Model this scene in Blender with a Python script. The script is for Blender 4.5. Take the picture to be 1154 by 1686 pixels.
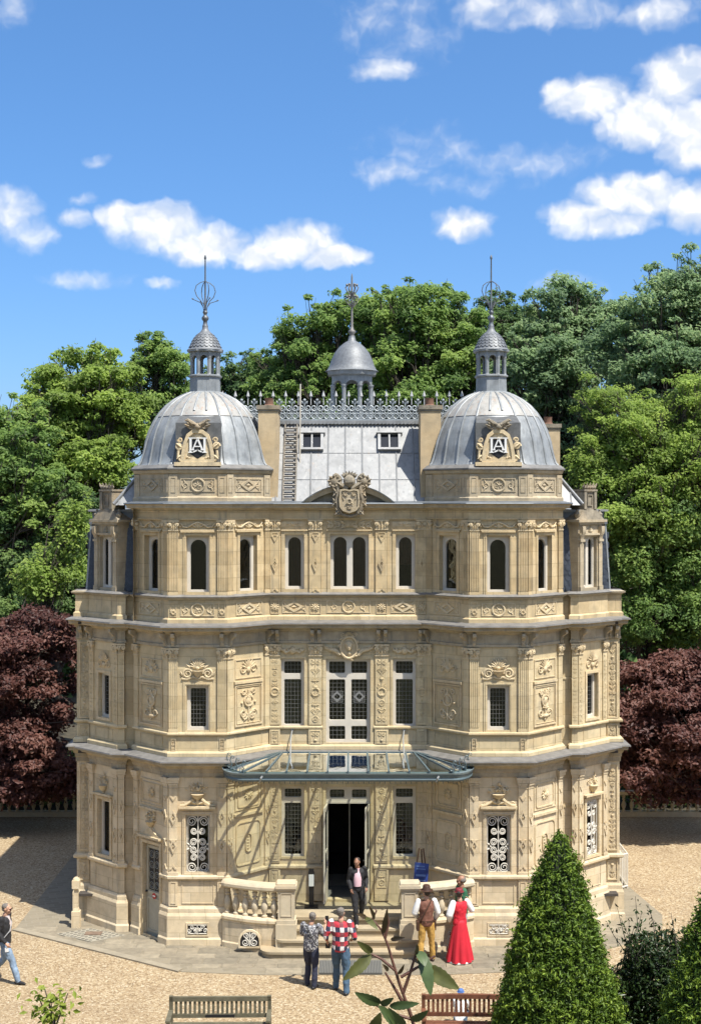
import bpy, bmesh, math, random
import numpy as np
from mathutils import Vector, Matrix

for _o in list(bpy.data.objects):
    bpy.data.objects.remove(_o)
sc = bpy.context.scene
col = sc.collection
R = math.radians
PI = math.pi

# ------------------------------------------------------------------ camera
cam_d = bpy.data.cameras.new('camera')
cam = bpy.data.objects.new('camera', cam_d)
col.objects.link(cam)
CAMX, CAMY, CAMZ = 0.057, -32.0, 10.5
cam.location = (CAMX, CAMY, CAMZ)
cam.rotation_euler = (R(90), 0, 0)
cam_d.sensor_fit = 'HORIZONTAL'
cam_d.sensor_width = 36
FPX = 2230.0
cam_d.lens = 36 * FPX / 1154
cam_d.shift_y = -18 / 1154
cam_d.clip_start = 0.1
cam_d.clip_end = 3000
sc.camera = cam

# ------------------------------------------------------------------ sun, sky
SUN_EL, SUN_AZ = 62.0, 43.0          # azimuth measured from -Y (towards the camera) to +X
sd = bpy.data.lights.new('sun', 'SUN')
sd.energy = 3.0
sd.angle = R(0.53)
sd.color = (1.0, 0.95, 0.86)
sun = bpy.data.objects.new('sun', sd)
col.objects.link(sun)
sv = Vector((math.cos(R(SUN_EL)) * math.sin(R(SUN_AZ)), -math.cos(R(SUN_EL)) * math.cos(R(SUN_AZ)), math.sin(R(SUN_EL))))
sun.rotation_euler = sv.to_track_quat('Z', 'Y').to_euler()
sun.location = (20, -20, 40)

sc.view_settings.view_transform = 'Standard'
sc.view_settings.look = 'None'
sc.view_settings.exposure = 1.46
sc.view_settings.gamma = 1
sc.view_settings.use_curve_mapping = False
sc.cycles.max_bounces = 6
sc.cycles.diffuse_bounces = 4
sc.cycles.glossy_bounces = 3
sc.cycles.transmission_bounces = 4
sc.cycles.transparent_max_bounces = 8
sc.cycles.caustics_reflective = False
sc.cycles.caustics_refractive = False
sc.cycles.use_denoising = True
sc.cycles.use_adaptive_sampling = True
sc.cycles.adaptive_threshold = 0.02

world = bpy.data.worlds.new('World')
sc.world = world
world.use_nodes = True
world.cycles.sampling_method = 'MANUAL'
world.cycles.sample_map_resolution = 256
wn = world.node_tree
wn.nodes.clear()


class NT:
    """small node-tree helper"""
    def __init__(s, t):
        s.t = t

    def n(s, typ, **kw):
        nd = s.t.nodes.new(typ)
        for k, v in kw.items():
            setattr(nd, k, v)
        return nd

    def set(s, nd, k, v):
        if hasattr(v, 'is_linked') or isinstance(v, bpy.types.NodeSocket):
            s.t.links.new(v, nd.inputs[k])
        else:
            nd.inputs[k].default_value = v

    def m(s, op, a, b=0.0, c=None, clamp=False):
        nd = s.n('ShaderNodeMath', operation=op, use_clamp=clamp)
        s.set(nd, 0, a)
        s.set(nd, 1, b)
        if c is not None:
            s.set(nd, 2, c)
        return nd.outputs[0]

    def vm(s, op, a, b=(0, 0, 0)):
        nd = s.n('ShaderNodeVectorMath', operation=op)
        s.set(nd, 0, a)
        s.set(nd, 1, b)
        return nd.outputs['Value'] if op in ('DOT_PRODUCT', 'LENGTH', 'DISTANCE') else nd.outputs[0]

    def comb(s, x, y, z=0.0):
        nd = s.n('ShaderNodeCombineXYZ')
        s.set(nd, 0, x)
        s.set(nd, 1, y)
        s.set(nd, 2, z)
        return nd.outputs[0]

    def sep(s, v):
        nd = s.n('ShaderNodeSeparateXYZ')
        s.set(nd, 0, v)
        return nd.outputs

    def noise(s, vec, scale, detail=4, rough=0.55, color=False, dist=0.0):
        nd = s.n('ShaderNodeTexNoise')
        s.set(nd, 'Vector', vec)
        nd.inputs['Scale'].default_value = scale
        nd.inputs['Detail'].default_value = detail
        nd.inputs['Roughness'].default_value = rough
        nd.inputs['Distortion'].default_value = dist
        return nd.outputs['Color'] if color else nd.outputs['Fac']

    def ramp(s, fac, stops, interp='LINEAR'):
        nd = s.n('ShaderNodeValToRGB')
        s.set(nd, 'Fac', fac)
        cr = nd.color_ramp
        cr.interpolation = interp
        while len(cr.elements) < len(stops):
            cr.elements.new(0.5)
        for e, (p, c) in zip(cr.elements, stops):
            e.position = p
            if isinstance(c, (int, float)):
                c = (c, c, c)
            e.color = (c[0], c[1], c[2], 1)
        return nd.outputs['Color']

    def sstep(s, x, a, b):
        nd = s.n('ShaderNodeMapRange', interpolation_type='SMOOTHSTEP')
        s.set(nd, 0, x)
        nd.inputs[1].default_value = a
        nd.inputs[2].default_value = b
        return nd.outputs[0]

    def mix(s, fac, a, b, blend='MIX'):
        nd = s.n('ShaderNodeMix', data_type='RGBA', blend_type=blend)
        s.set(nd, 0, fac)
        for k, v in ((6, a), (7, b)):
            if isinstance(v, tuple) and len(v) == 3:
                v = (*v, 1)
            s.set(nd, k, v)
        return nd.outputs[2]


W = NT(wn)
sky = W.n('ShaderNodeTexSky', sky_type='NISHITA')
sky.sun_disc = False
sky.sun_elevation = R(SUN_EL)
sky.sun_rotation = R(180 - SUN_AZ)
sky.altitude = 100
sky.air_density = 0.6
sky.dust_density = 2.2
sky.ozone_density = 6.0
SKY_STR = 0.121


def px_dir(px, py):
    a = (px - 577) / FPX
    return math.atan(a), (825 - py) / (FPX * math.sqrt(1 + a * a))


tc = W.n('ShaderNodeTexCoord')
dx, dy, dz = W.sep(tc.outputs['Generated'])
az = W.m('ARCTAN2', dx, dy)
hl = W.m('SQRT', W.m('ADD', W.m('MULTIPLY', dx, dx), W.m('MULTIPLY', dy, dy)))
el = W.m('DIVIDE', dz, W.m('MAXIMUM', hl, 0.02))
q = W.comb(az, el)
warp = W.vm('SUBTRACT', W.noise(q, 24, 3, 0.6, color=True), (0.5, 0.5, 0.5))
qw = W.vm('ADD', q, W.vm('MULTIPLY', warp, (0.028, 0.02, 0)))
warp2 = W.vm('SUBTRACT', W.noise(q, 95, 2, 0.6, color=True), (0.5, 0.5, 0.5))
qw = W.vm('ADD', qw, W.vm('MULTIPLY', warp2, (0.0075, 0.006, 0)))
# cumulus in view, one entry for each billow: centre and half axes, strength
CLOUDS = [
    (262, 372, 92, 44, 1.0), (335, 402, 88, 38, 1.0), (210, 358, 58, 26, .9), (122, 360, 34, 18, .55),
    (485, 398, 84, 40, 1.0), (545, 424, 70, 24, 1.0), (430, 416, 70, 26, .9),
    (18, 352, 46, 46, .6), (62, 386, 36, 28, .4), (142, 456, 66, 18, .5), (266, 464, 28, 13, .5),
    (158, 264, 20, 11, .28), (134, 324, 24, 13, .32), (8, 16, 44, 34, .45),
    (1112, 134, 66, 60, 1.0), (1060, 196, 92, 56, 1.0), (972, 165, 84, 44, 1.0), (922, 152, 36, 30, .9), (1150, 220, 80, 70, 1.0),
    (1050, 324, 108, 46, 1.0), (958, 352, 72, 28, .9), (1150, 338, 70, 46, 1.0), (1000, 368, 100, 22, .8),
    (762, 368, 58, 32, .85), (632, 286, 66, 24, .36), (705, 240, 80, 34, .2), (860, 268, 130, 28, .27), (785, 300, 90, 20, .2),
    (632, 116, 58, 24, .55), (880, 12, 140, 34, .42), (800, 2, 70, 32, .42), (1095, 24, 78, 30, .5), (650, 40, 90, 60, .2),
    (950, 470, 60, 20, .22),
]
acc = None
for (cx, cy, rx, ry, wgt) in CLOUDS:
    a, e = px_dir(cx, cy)
    d = W.vm('MULTIPLY', W.vm('SUBTRACT', qw, (a, e, 0)), (FPX / rx, FPX / ry, 0))
    v = W.m('MULTIPLY', W.m('SUBTRACT', 1.0, W.vm('DOT_PRODUCT', d, d)), wgt)
    acc = v if acc is None else W.m('MAXIMUM', acc, v)
dens_in = acc
# cumulus goes on round the unseen sky, cover raised there for whiter fill
far_n = W.noise(tc.outputs['Generated'], 5.5, 4, 0.55)
dens_out = W.m('MULTIPLY', W.m('SUBTRACT', far_n, 0.52), 5.0)
outm = W.sstep(W.m('MAXIMUM', W.m('ABSOLUTE', az), W.m('MULTIPLY', el, 0.72)), 0.27, 0.34)
dens_out = W.m('SUBTRACT', dens_out, W.m('MULTIPLY', W.m('SUBTRACT', 1.0, outm), 4.0))
n_a = W.noise(qw, 36, 3, 0.55)
n_b = W.noise(W.vm('ADD', qw, (0.004, 0.0075, 0)), 36, 2, 0.5)
fine = W.m('MULTIPLY', W.m('SUBTRACT', n_a, 0.5), 1.25)
dens = W.m('ADD', W.m('MAXIMUM', dens_in, dens_out), fine)
cov = W.m('POWER', W.sstep(dens, -0.16, 0.98), 1.15)
cov = W.m('MULTIPLY', cov, W.sstep(el, -0.01, 0.03))
# cloud tone: billows that face the sun white, the others pale grey
lit = W.m('ADD', 0.5, W.m('MULTIPLY', W.m('SUBTRACT', n_a, n_b), 2.6))
tone = W.ramp(lit, [(0.12, (0.335, 0.37, 0.43)), (0.5, (0.42, 0.435, 0.46)), (0.85, (0.54, 0.53, 0.51))])
bg1 = W.n('ShaderNodeBackground')
hs = W.n('ShaderNodeHueSaturation')
hs.inputs['Saturation'].default_value = 1.31
gmm = W.n('ShaderNodeGamma')
gmm.inputs['Gamma'].default_value = 0.75
W.set(gmm, 'Color', sky.outputs[0])
W.set(hs, 'Color', gmm.outputs[0])
tnt = W.mix(1.0, hs.outputs[0], (0.93, 1.0, 1.03), 'MULTIPLY')
W.set(bg1, 'Color', tnt)
bg1.inputs['Strength'].default_value = SKY_STR
bg2 = W.n('ShaderNodeBackground')
W.set(bg2, 'Color', tone)
bg2.inputs['Strength'].default_value = 0.83
mx = W.n('ShaderNodeMixShader')
W.set(mx, 0, W.m('MULTIPLY', cov, 0.97))
wn.links.new(bg1.outputs[0], mx.inputs[1])
wn.links.new(bg2.outputs[0], mx.inputs[2])
wo = W.n('ShaderNodeOutputWorld')
wn.links.new(mx.outputs[0], wo.inputs[0])


# ------------------------------------------------------------------ materials
MATS = {}


def mat(name, colr, rough=0.8, metal=0.0, var=0.0, vscale=3.0, bump=0.0, bscale=30.0, spec=0.5, col2=None, stretch=(1, 1, 1), extra=None):
    if name in MATS:
        return MATS[name]
    m = bpy.data.materials.new(name)
    m.use_nodes = True
    t = NT(m.node_tree)
    b = m.node_tree.nodes['Principled BSDF']
    b.inputs['Roughness'].default_value = rough
    b.inputs['Metallic'].default_value = metal
    b.inputs['Specular IOR Level'].default_value = spec
    pos = t.n('ShaderNodeNewGeometry').outputs['Position']
    vec = t.vm('MULTIPLY', pos, stretch)
    c = None
    if var or col2:
        f = t.noise(vec, vscale, 6, 0.6)
        if col2 is None:
            lo = tuple(x * (1 - var) for x in colr)
            hi = tuple(min(1, x * (1 + var)) for x in colr)
        else:
            lo, hi = colr, col2
        c = t.ramp(f, [(0.3, lo), (0.7, hi)])
    if extra:
        c = extra(t, pos, c if c is not None else (*colr, 1))
    if c is not None:
        t.set(b, 'Base Color', c)
    else:
        b.inputs['Base Color'].default_value = (*colr, 1)
    if bump:
        bn = t.n('ShaderNodeBump')
        bn.inputs['Strength'].default_value = bump
        bn.inputs['Distance'].default_value = 0.02
        t.set(bn, 'Height', t.noise(vec, bscale, 5, 0.6))
        m.node_tree.links.new(bn.outputs[0], b.inputs['Normal'])
    MATS[name] = m
    return m


def ashlar(scale_w=0.62, row=0.31, amt=0.5, stain=0.35, streak=0.5, stain_col=(0.13, 0.125, 0.11)):
    def fn(t, pos, c):
        x, y, z = t.sep(pos)
        v = t.comb(t.m('ADD', x, t.m('MULTIPLY', y, 0.72)), z)
        br = t.n('ShaderNodeTexBrick')
        t.set(br, 'Vector', v)
        br.inputs['Color1'].default_value = (1, 1, 1, 1)
        br.inputs['Color2'].default_value = (0.76, 0.73, 0.67, 1)
        br.inputs['Mortar'].default_value = (0.56, 0.53, 0.47, 1)
        br.inputs['Scale'].default_value = 1
        br.inputs['Mortar Size'].default_value = 0.008
        br.inputs['Mortar Smooth'].default_value = 0.3
        br.inputs['Brick Width'].default_value = scale_w
        br.inputs['Row Height'].default_value = row
        c = t.mix(amt, c, br.outputs['Color'], 'MULTIPLY')
        # warm golden patches of the iron-bearing stone
        g = t.sstep(t.noise(t.vm('MULTIPLY', pos, (1, 1, 1.3)), 1.1, 3, 0.5), 0.5, 0.68)
        c = t.mix(t.m('MULTIPLY', g, 0.22), c, (0.58, 0.40, 0.20))
        # grey lichen and rain streaks
        s1 = t.sstep(t.noise(t.vm('MULTIPLY', pos, (6, 6, 0.55)), 1.5, 5, 0.6), 0.54, 0.74)
        s2 = t.sstep(t.noise(pos, 2.3, 6, 0.65), 0.5, 0.72)
        c = t.mix(t.m('MULTIPLY', s1, streak * 0.6), c, stain_col)
        c = t.mix(t.m('MULTIPLY', s2, stain * 0.6), c, tuple(k * 1.3 for k in stain_col))
        return c
    return fn


STONE_A = mat('stone_pale', (0.60, 0.50, 0.34), 0.85, var=0.14, vscale=4, bump=0.25, bscale=45, extra=ashlar(amt=.7, stain=0.4, streak=0.7))
STONE_B = mat('stone_warm', (0.54, 0.445, 0.275), 0.85, var=0.14, vscale=4, bump=0.25, bscale=45, extra=ashlar(amt=.7, stain=0.38, streak=0.65))
STONE_C = mat('stone_gold', (0.525, 0.415, 0.245), 0.85, var=0.16, vscale=4, bump=0.25, bscale=45, extra=ashlar(amt=.7, stain=0.42, streak=0.75))
STONE_R = mat('carved_stone', (0.53, 0.43, 0.27), 0.85, var=0.2, vscale=9, bump=0.3, bscale=60, extra=ashlar(amt=0.0, stain=0.4, streak=0.25))
STONE_G = mat('weathered_stone', (0.225, 0.195, 0.145), 0.9, var=0.35, vscale=7, bump=0.4, bscale=50, extra=ashlar(amt=0.1, stain=0.9, streak=0.7, stain_col=(0.09, 0.085, 0.075)))
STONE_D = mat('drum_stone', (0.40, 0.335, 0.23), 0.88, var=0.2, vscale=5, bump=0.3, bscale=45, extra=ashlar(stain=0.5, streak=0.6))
STONE_K = mat('cornice_stone', (0.38, 0.325, 0.23), 0.85, var=0.2, vscale=5, bump=0.3, bscale=45, extra=ashlar(scale_w=0.8, row=4, amt=0.6, stain=0.7, streak=0.8))  # weathered cornices; base also darkened to deepen the shadow under the ledges
STEP_M = mat('step_stone', (0.33, 0.275, 0.185), 0.85, var=0.12, vscale=4, bump=0.2, bscale=60, extra=ashlar(scale_w=0.9, row=0.5, amt=0.5, stain=0.2, streak=0.0))


def zinc_extra(rust=0.25):
    def fn(t, pos, c):
        s = t.sstep(t.noise(t.vm('MULTIPLY', pos, (9, 9, 0.7)), 1.2, 5, 0.6), 0.5, 0.75)
        c = t.mix(t.m('MULTIPLY', s, 0.45), c, (0.36, 0.36, 0.345))
        k = t.sstep(t.noise(t.vm('MULTIPLY', pos, (13, 13, 0.9)), 1.0, 5, 0.65), 0.52, 0.72)
        c = t.mix(t.m('MULTIPLY', k, 0.55), c, (0.105, 0.112, 0.118))
        r = t.sstep(t.noise(t.vm('MULTIPLY', pos, (11, 11, 0.5)), 0.8, 4, 0.6), 0.6, 0.76)
        c = t.mix(t.m('MULTIPLY', r, rust), c, (0.30, 0.19, 0.10))
        return c
    return fn


ZINC = mat('zinc_roof', (0.215, 0.22, 0.222), 0.5, 0.1, var=0.2, vscale=3, bump=0.06, bscale=9, extra=zinc_extra(0.22))
ZINC_D = mat('zinc_dome', (0.225, 0.24, 0.247), 0.5, 0.12, var=0.28, vscale=4, bump=0.08, bscale=10, extra=zinc_extra(0.12))
LEAD = mat('lead_flashing', (0.17, 0.163, 0.152), 0.6, 0.2, var=0.25, vscale=5, bump=0.1, bscale=20)
LEAD_D = mat('dark_zinc', (0.13, 0.145, 0.16), 0.5, 0.3, var=0.25, vscale=6)
SLATE = mat('slate', (0.035, 0.042, 0.055), 0.42, var=0.4, vscale=12, bump=0.2, bscale=50)
SHINGLE = mat('zinc_shingle', (0.15, 0.16, 0.17), 0.55, 0.2, var=0.25, vscale=15)
WHITE_W = mat('white_window_paint', (0.54, 0.50, 0.425), 0.5, var=0.06, vscale=6)
WHITE_I = mat('white_iron_paint', (0.58, 0.55, 0.48), 0.5, var=0.1, vscale=12)
DOORP = mat('stone_coloured_door_paint', (0.40, 0.37, 0.28), 0.55, var=0.08, vscale=6)
STEEL_B = mat('blue_grey_steel', (0.09, 0.125, 0.135), 0.45, 0.2, var=0.15, vscale=6)
IRON = mat('black_iron', (0.018, 0.018, 0.02), 0.5, 0.3)
LEADBAR = mat('lead_came', (0.15, 0.15, 0.14), 0.5, 0.3)
INTER = mat('dark_interior', (0.05, 0.042, 0.035), 0.9, var=0.2)
CURT = mat('pale_curtain', (0.62, 0.54, 0.40), 0.9, var=0.1, vscale=5, stretch=(9, 9, 0.3))
BLIND = mat('brown_blind', (0.36, 0.15, 0.115), 0.8, var=0.2)
BRICK = mat('terracotta_pot', (0.16, 0.085, 0.055), 0.85, var=0.25, vscale=9)
RENDER = mat('ochre_render', (0.43, 0.335, 0.205), 0.9, var=0.16, vscale=4, bump=0.2, extra=ashlar(amt=0.0, stain=0.35, streak=0.45))


def glass_mat(name, tint=(0.55, 0.58, 0.58), rough=0.02, ior=1.5):
    m = bpy.data.materials.new(name)
    m.use_nodes = True
    nt = m.node_tree
    nt.nodes.clear()
    t = NT(nt)
    fr = t.n('ShaderNodeFresnel')
    fr.inputs[0].default_value = ior
    tr = t.n('ShaderNodeBsdfTransparent')
    tr.inputs[0].default_value = (*tint, 1)
    gl = t.n('ShaderNodeBsdfGlossy')
    gl.inputs['Roughness'].default_value = rough
    gl.inputs['Color'].default_value = (0.9, 0.95, 1, 1)
    pos = t.n('ShaderNodeNewGeometry').outputs['Position']
    bn = t.n('ShaderNodeBump')
    bn.inputs['Strength'].default_value = 0.12
    bn.inputs['Distance'].default_value = 0.05
    t.set(bn, 'Height', t.noise(pos, 2.5, 2, 0.5))
    nt.links.new(bn.outputs[0], gl.inputs['Normal'])
    ms = t.n('ShaderNodeMixShader')
    nt.links.new(fr.outputs[0], ms.inputs[0])
    nt.links.new(tr.outputs[0], ms.inputs[1])
    nt.links.new(gl.outputs[0], ms.inputs[2])
    o = t.n('ShaderNodeOutputMaterial')
    nt.links.new(ms.outputs[0], o.inputs[0])
    MATS[name] = m
    return m


GLASS = glass_mat('window_glass')
GLASS_C = glass_mat('canopy_glass', (0.80, 0.82, 0.76), 0.06, 1.07)


# ------------------------------------------------------------------ mesh helper
class MB:
    """collects shapes for ONE mesh; fr = wall frame (origin, along, outward): local (u, v, w) = along, up, outward"""
    def __init__(s, fr=None):
        s.v = []
        s.f = []
        s.fr = fr

    def P(s, p):
        if s.fr is None:
            return (p[0], p[1], p[2])
        o, e, n = s.fr
        return (o[0] + e[0] * p[0] + n[0] * p[2], o[1] + e[1] * p[0] + n[1] * p[2], o[2] + p[1])

    def add(s, vs, fs):
        b = len(s.v)
        s.v += [s.P(p) for p in vs]
        s.f += [tuple(b + i for i in f) for f in fs]

    def quad(s, *p):
        s.add(p, [tuple(range(len(p)))])

    def box(s, a0, a1, b0, b1, c0, c1):
        s.add([(a0, b0, c0), (a1, b0, c0), (a1, b1, c0), (a0, b1, c0), (a0, b0, c1), (a1, b0, c1), (a1, b1, c1), (a0, b1, c1)],
              [(3, 2, 1, 0), (4, 5, 6, 7), (0, 1, 5, 4), (1, 2, 6, 5), (2, 3, 7, 6), (3, 0, 4, 7)])

    def taper(s, a0, a1, b0, b1, c0, c1, t):
        """box whose outer face is inset by t on each side"""
        s.add([(a0, b0, c0), (a1, b0, c0), (a1, b1, c0), (a0, b1, c0), (a0 + t, b0 + t, c1), (a1 - t, b0 + t, c1), (a1 - t, b1 - t, c1), (a0 + t, b1 - t, c1)],
              [(3, 2, 1, 0), (4, 5, 6, 7), (0, 1, 5, 4), (1, 2, 6, 5), (2, 3, 7, 6), (3, 0, 4, 7)])

    def prism(s, poly, c0, c1):
        n = len(poly)
        s.add([(a, b, c0) for a, b in poly] + [(a, b, c1) for a, b in poly],
              [tuple(range(n - 1, -1, -1)), tuple(range(n, 2 * n))] + [(i, (i + 1) % n, n + (i + 1) % n, n + i) for i in range(n)])

    def ring(s, inner, outer, c0, c1):
        """plate between two loops of equal length"""
        n = len(inner)
        vs = [(a, b, c1) for a, b in inner] + [(a, b, c1) for a, b in outer] + [(a, b, c0) for a, b in inner] + [(a, b, c0) for a, b in outer]
        fs = []
        for i in range(n):
            j = (i + 1) % n
            fs += [(i, j, n + j, n + i), (2 * n + i, 2 * n + j, j, i), (n + i, n + j, 3 * n + j, 3 * n + i)]
        s.add(vs, fs)

    def rect_frame(s, a0, a1, b0, b1, t, c0, c1):
        s.ring([(a0 + t, b0 + t), (a1 - t, b0 + t), (a1 - t, b1 - t), (a0 + t, b1 - t)], [(a0, b0), (a1, b0), (a1, b1), (a0, b1)], c0, c1)

    def tube(s, pts, rad, n=5, caps=True):
        W_ = [Vector(s.P(p)) for p in pts]
        m = len(W_)
        if not hasattr(rad, '__len__'):
            rad = [rad] * m
        b = len(s.v)
        up = None
        for i in range(m):
            t = (W_[min(i + 1, m - 1)] - W_[max(i - 1, 0)])
            if t.length < 1e-9:
                t = Vector((0, 0, 1))
            t.normalize()
            if up is None:
                up = Vector((0.13, 0.21, 1)) if abs(t.z) < 0.9 else Vector((1, 0.1, 0.1))
            x = up - t * up.dot(t)
            if x.length < 1e-6:
                x = t.orthogonal()
            x.normalize()
            up = x
            y = t.cross(x)
            for k in range(n):
                a = 2 * PI * k / n
                s.v.append(tuple(W_[i] + (x * math.cos(a) + y * math.sin(a)) * rad[i]))
        for i in range(m - 1):
            for k in range(n):
                l = (k + 1) % n
                s.f.append((b + i * n + k, b + i * n + l, b + (i + 1) * n + l, b + (i + 1) * n + k))
        if caps:
            s.f.append(tuple(b + k for k in range(n - 1, -1, -1)))
            s.f.append(tuple(b + (m - 1) * n + k for k in range(n)))

    def lathe(s, ca, cc, prof, n=12, axis=1, a0=0.0, sq=None):
        """profile [(radius, height)] turned round the up axis (1 in wall frames, 2 in world)"""
        vs = []
        for r, h in prof:
            for k in range(n):
                a = a0 + 2 * PI * k / n
                x, y = ca + r * math.cos(a), cc + r * math.sin(a)
                vs.append((x, h, y) if axis == 1 else (x, y, h))
        fs = []
        for i in range(len(prof) - 1):
            for k in range(n):
                l = (k + 1) % n
                fs.append((i * n + k, i * n + l, (i + 1) * n + l, (i + 1) * n + k))
        fs.append(tuple(range(n - 1, -1, -1)))
        fs.append(tuple((len(prof) - 1) * n + k for k in range(n)))
        s.add(vs, fs)

    def disc(s, a, b, r, c0, c1, n=12):
        s.prism([(a + r * math.cos(2 * PI * k / n), b + r * math.sin(2 * PI * k / n)) for k in range(n)], c0, c1)

    def blob(s, c, r, nu=8, nv=5):
        vs = [(c[0], c[1], c[2] - r[2])]
        for j in range(1, nv):
            th = PI * j / nv
            for k in range(nu):
                a = 2 * PI * k / nu
                vs.append((c[0] + r[0] * math.sin(th) * math.cos(a), c[1] + r[1] * math.sin(th) * math.sin(a), c[2] - r[2] * math.cos(th)))
        vs.append((c[0], c[1], c[2] + r[2]))
        fs = [(0, 1 + (k + 1) % nu, 1 + k) for k in range(nu)]
        for j in range(nv - 2):
            for k in range(nu):
                l = (k + 1) % nu
                fs.append((1 + j * nu + k, 1 + j * nu + l, 1 + (j + 1) * nu + l, 1 + (j + 1) * nu + k))
        e = len(vs) - 1
        fs += [(1 + (nv - 2) * nu + k, 1 + (nv - 2) * nu + (k + 1) % nu, e) for k in range(nu)]
        s.add(vs, fs)

    def torus(s, a, b, c, Rr, r, n=20, m=6):
        s.tube([(a + Rr * math.cos(2 * PI * k / n), b + Rr * math.sin(2 * PI * k / n), c) for k in range(n + 1)], r, m)

    def leaf(s, a, b, ang, L, wd, c=0.0, h=0.02):
        ca, sa = math.cos(ang), math.sin(ang)
        g = lambda x, y, z: (a + x * ca - y * sa, b + x * sa + y * ca, c + z)
        s.add([g(0, 0, 0), g(L * .45, wd / 2, 0), g(L, 0, h * .6), g(L * .45, -wd / 2, 0), g(L * .5, 0, h)], [(0, 4, 1), (1, 4, 2), (2, 4, 3), (3, 4, 0)])

    def spiral(s, a, b, Rr, turns, a0, dr, rad, c=0.0, n=None, m=5, tail=0.15):
        n = n or int(14 * turns)
        pts = []
        rr = []
        for i in range(n + 1):
            t = i / n
            r = Rr * (1 - t) ** 0.8 + Rr * tail * t
            an = a0 + dr * 2 * PI * turns * t
            pts.append((a + r * math.cos(an), b + r * math.sin(an), c))
            rr.append(rad * (1 - 0.35 * t))
        s.tube(pts, rr, m)
        return pts[0]

    def sweep(s, path, prof, ends=True):
        """closed profile [(outward, z)] swept along a plan path, outside on the right-hand side of left-to-right travel"""
        n = len(path)
        m = len(prof)
        P = [Vector(p) for p in path]
        b = len(s.v)
        for i in range(n):
            d0 = (P[i] - P[i - 1]).normalized() if i else None
            d1 = (P[i + 1] - P[i]).normalized() if i < n - 1 else None
            d0 = d0 or d1
            d1 = d1 or d0
            n0 = Vector((d0.y, -d0.x))
            n1 = Vector((d1.y, -d1.x))
            mm = n0 + n1
            mm = mm / max(0.35, mm.dot(n0))
            for w, z in prof:
                s.v.append((P[i].x + mm.x * w, P[i].y + mm.y * w, z))
        for i in range(n - 1):
            for k in range(m):
                l = (k + 1) % m
                s.f.append((b + i * m + k, b + (i + 1) * m + k, b + (i + 1) * m + l, b + i * m + l))
        if ends:
            s.f.append(tuple(b + k for k in range(m)))
            s.f.append(tuple(b + (n - 1) * m + k for k in range(m - 1, -1, -1)))

    def wall(s, u0, u1, v0, v1, holes=(), depth=0.25, w=0.0):
        us = sorted({u0, u1, *[h[0] for h in holes], *[h[1] for h in holes]})
        vs = sorted({v0, v1, *[h[2] for h in holes], *[h[3] for h in holes]})
        for i in range(len(us) - 1):
            for j in range(len(vs) - 1):
                cu, cv = (us[i] + us[i + 1]) / 2, (vs[j] + vs[j + 1]) / 2
                if any(h[0] < cu < h[1] and h[2] < cv < h[3] for h in holes):
                    continue
                s.quad((us[i], vs[j], w), (us[i + 1], vs[j], w), (us[i + 1], vs[j + 1], w), (us[i], vs[j + 1], w))
        for a, b_, c, d in holes:
            s.quad((a, c, w), (a, d, w), (a, d, w - depth), (a, c, w - depth))
            s.quad((b_, d, w), (b_, c, w), (b_, c, w - depth), (b_, d, w - depth))
            s.quad((a, d, w), (b_, d, w), (b_, d, w - depth), (a, d, w - depth))
            s.quad((b_, c, w), (a, c, w), (a, c, w - depth), (b_, c, w - depth))

    def build(s, name, m, parent=None, smooth=0):
        me = bpy.data.meshes.new(name)
        me.from_pydata(s.v, [], s.f)
        if smooth:
            me.polygons.foreach_set('use_smooth', [True] * len(me.polygons))
            me.set_sharp_from_angle(angle=R(smooth))
        me.materials.append(m)
        me.update()
        o = bpy.data.objects.new(name, me)
        col.objects.link(o)
        if parent is not None:
            o.parent = parent
        return o


def frame(p0, p1):
    d = Vector((p1[0] - p0[0], p1[1] - p0[1]))
    L = d.length
    d.normalize()
    return ((p0[0], p0[1], 0.0), (d.x, d.y), (d.y, -d.x)), L


def tag(o, label=None, cat=None, group=None, kind=None):
    if label:
        o['label'] = label
    if cat:
        o['category'] = cat
    if group:
        o['group'] = group
    if kind:
        o['kind'] = kind
    return o


def empty(name, loc=(0, 0, 0), rz=0.0):
    o = bpy.data.objects.new(name, None)
    o.location = loc
    o.rotation_euler = (0, 0, rz)
    o.empty_display_size = 0.2
    col.objects.link(o)
    return o


def copy_tree(o, parent=None):
    c = o.copy()
    col.objects.link(c)
    c.parent = parent
    for ch in [x for x in bpy.data.objects if x.parent == o]:
        copy_tree(ch, c)
    return c


def at(px, py, Y):
    """pixel of the photograph -> point at depth Y"""
    Z = Y - CAMY
    return Vector((CAMX + (px - 577) * Z / FPX, Y, CAMZ - (py - 825) * Z / FPX))


def ground_at(px, py, z=0.0):
    Z = (CAMZ - z) * FPX / (py - 825)
    return Vector((CAMX + (px - 577) * Z / FPX, CAMY + Z, z))

# ================================================================== CHATEAU
chateau = tag(empty('chateau'), 'ornate pale stone chateau with two zinc domed towers, glass canopy and carved facade', 'chateau')
rnd = random.Random(7)


# ---------------------------------------------------------------- carved ornament
def diamond(mb, u, v, du, dv, w, d=0.03, boss=True):
    k = 0.58
    o = [(u - du, v), (u, v - dv), (u + du, v), (u, v + dv)]
    i = [(u - du * k, v), (u, v - dv * k), (u + du * k, v), (u, v + dv * k)]
    mb.ring(i, o, w - 0.005, w + d)
    if boss:
        mb.add([(u - du * .36, v, w), (u, v - dv * .36, w), (u + du * .36, v, w), (u, v + dv * .36, w), (u, v, w + d * 1.2)], [(0, 1, 4), (1, 2, 4), (2, 3, 4), (3, 0, 4)])


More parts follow.
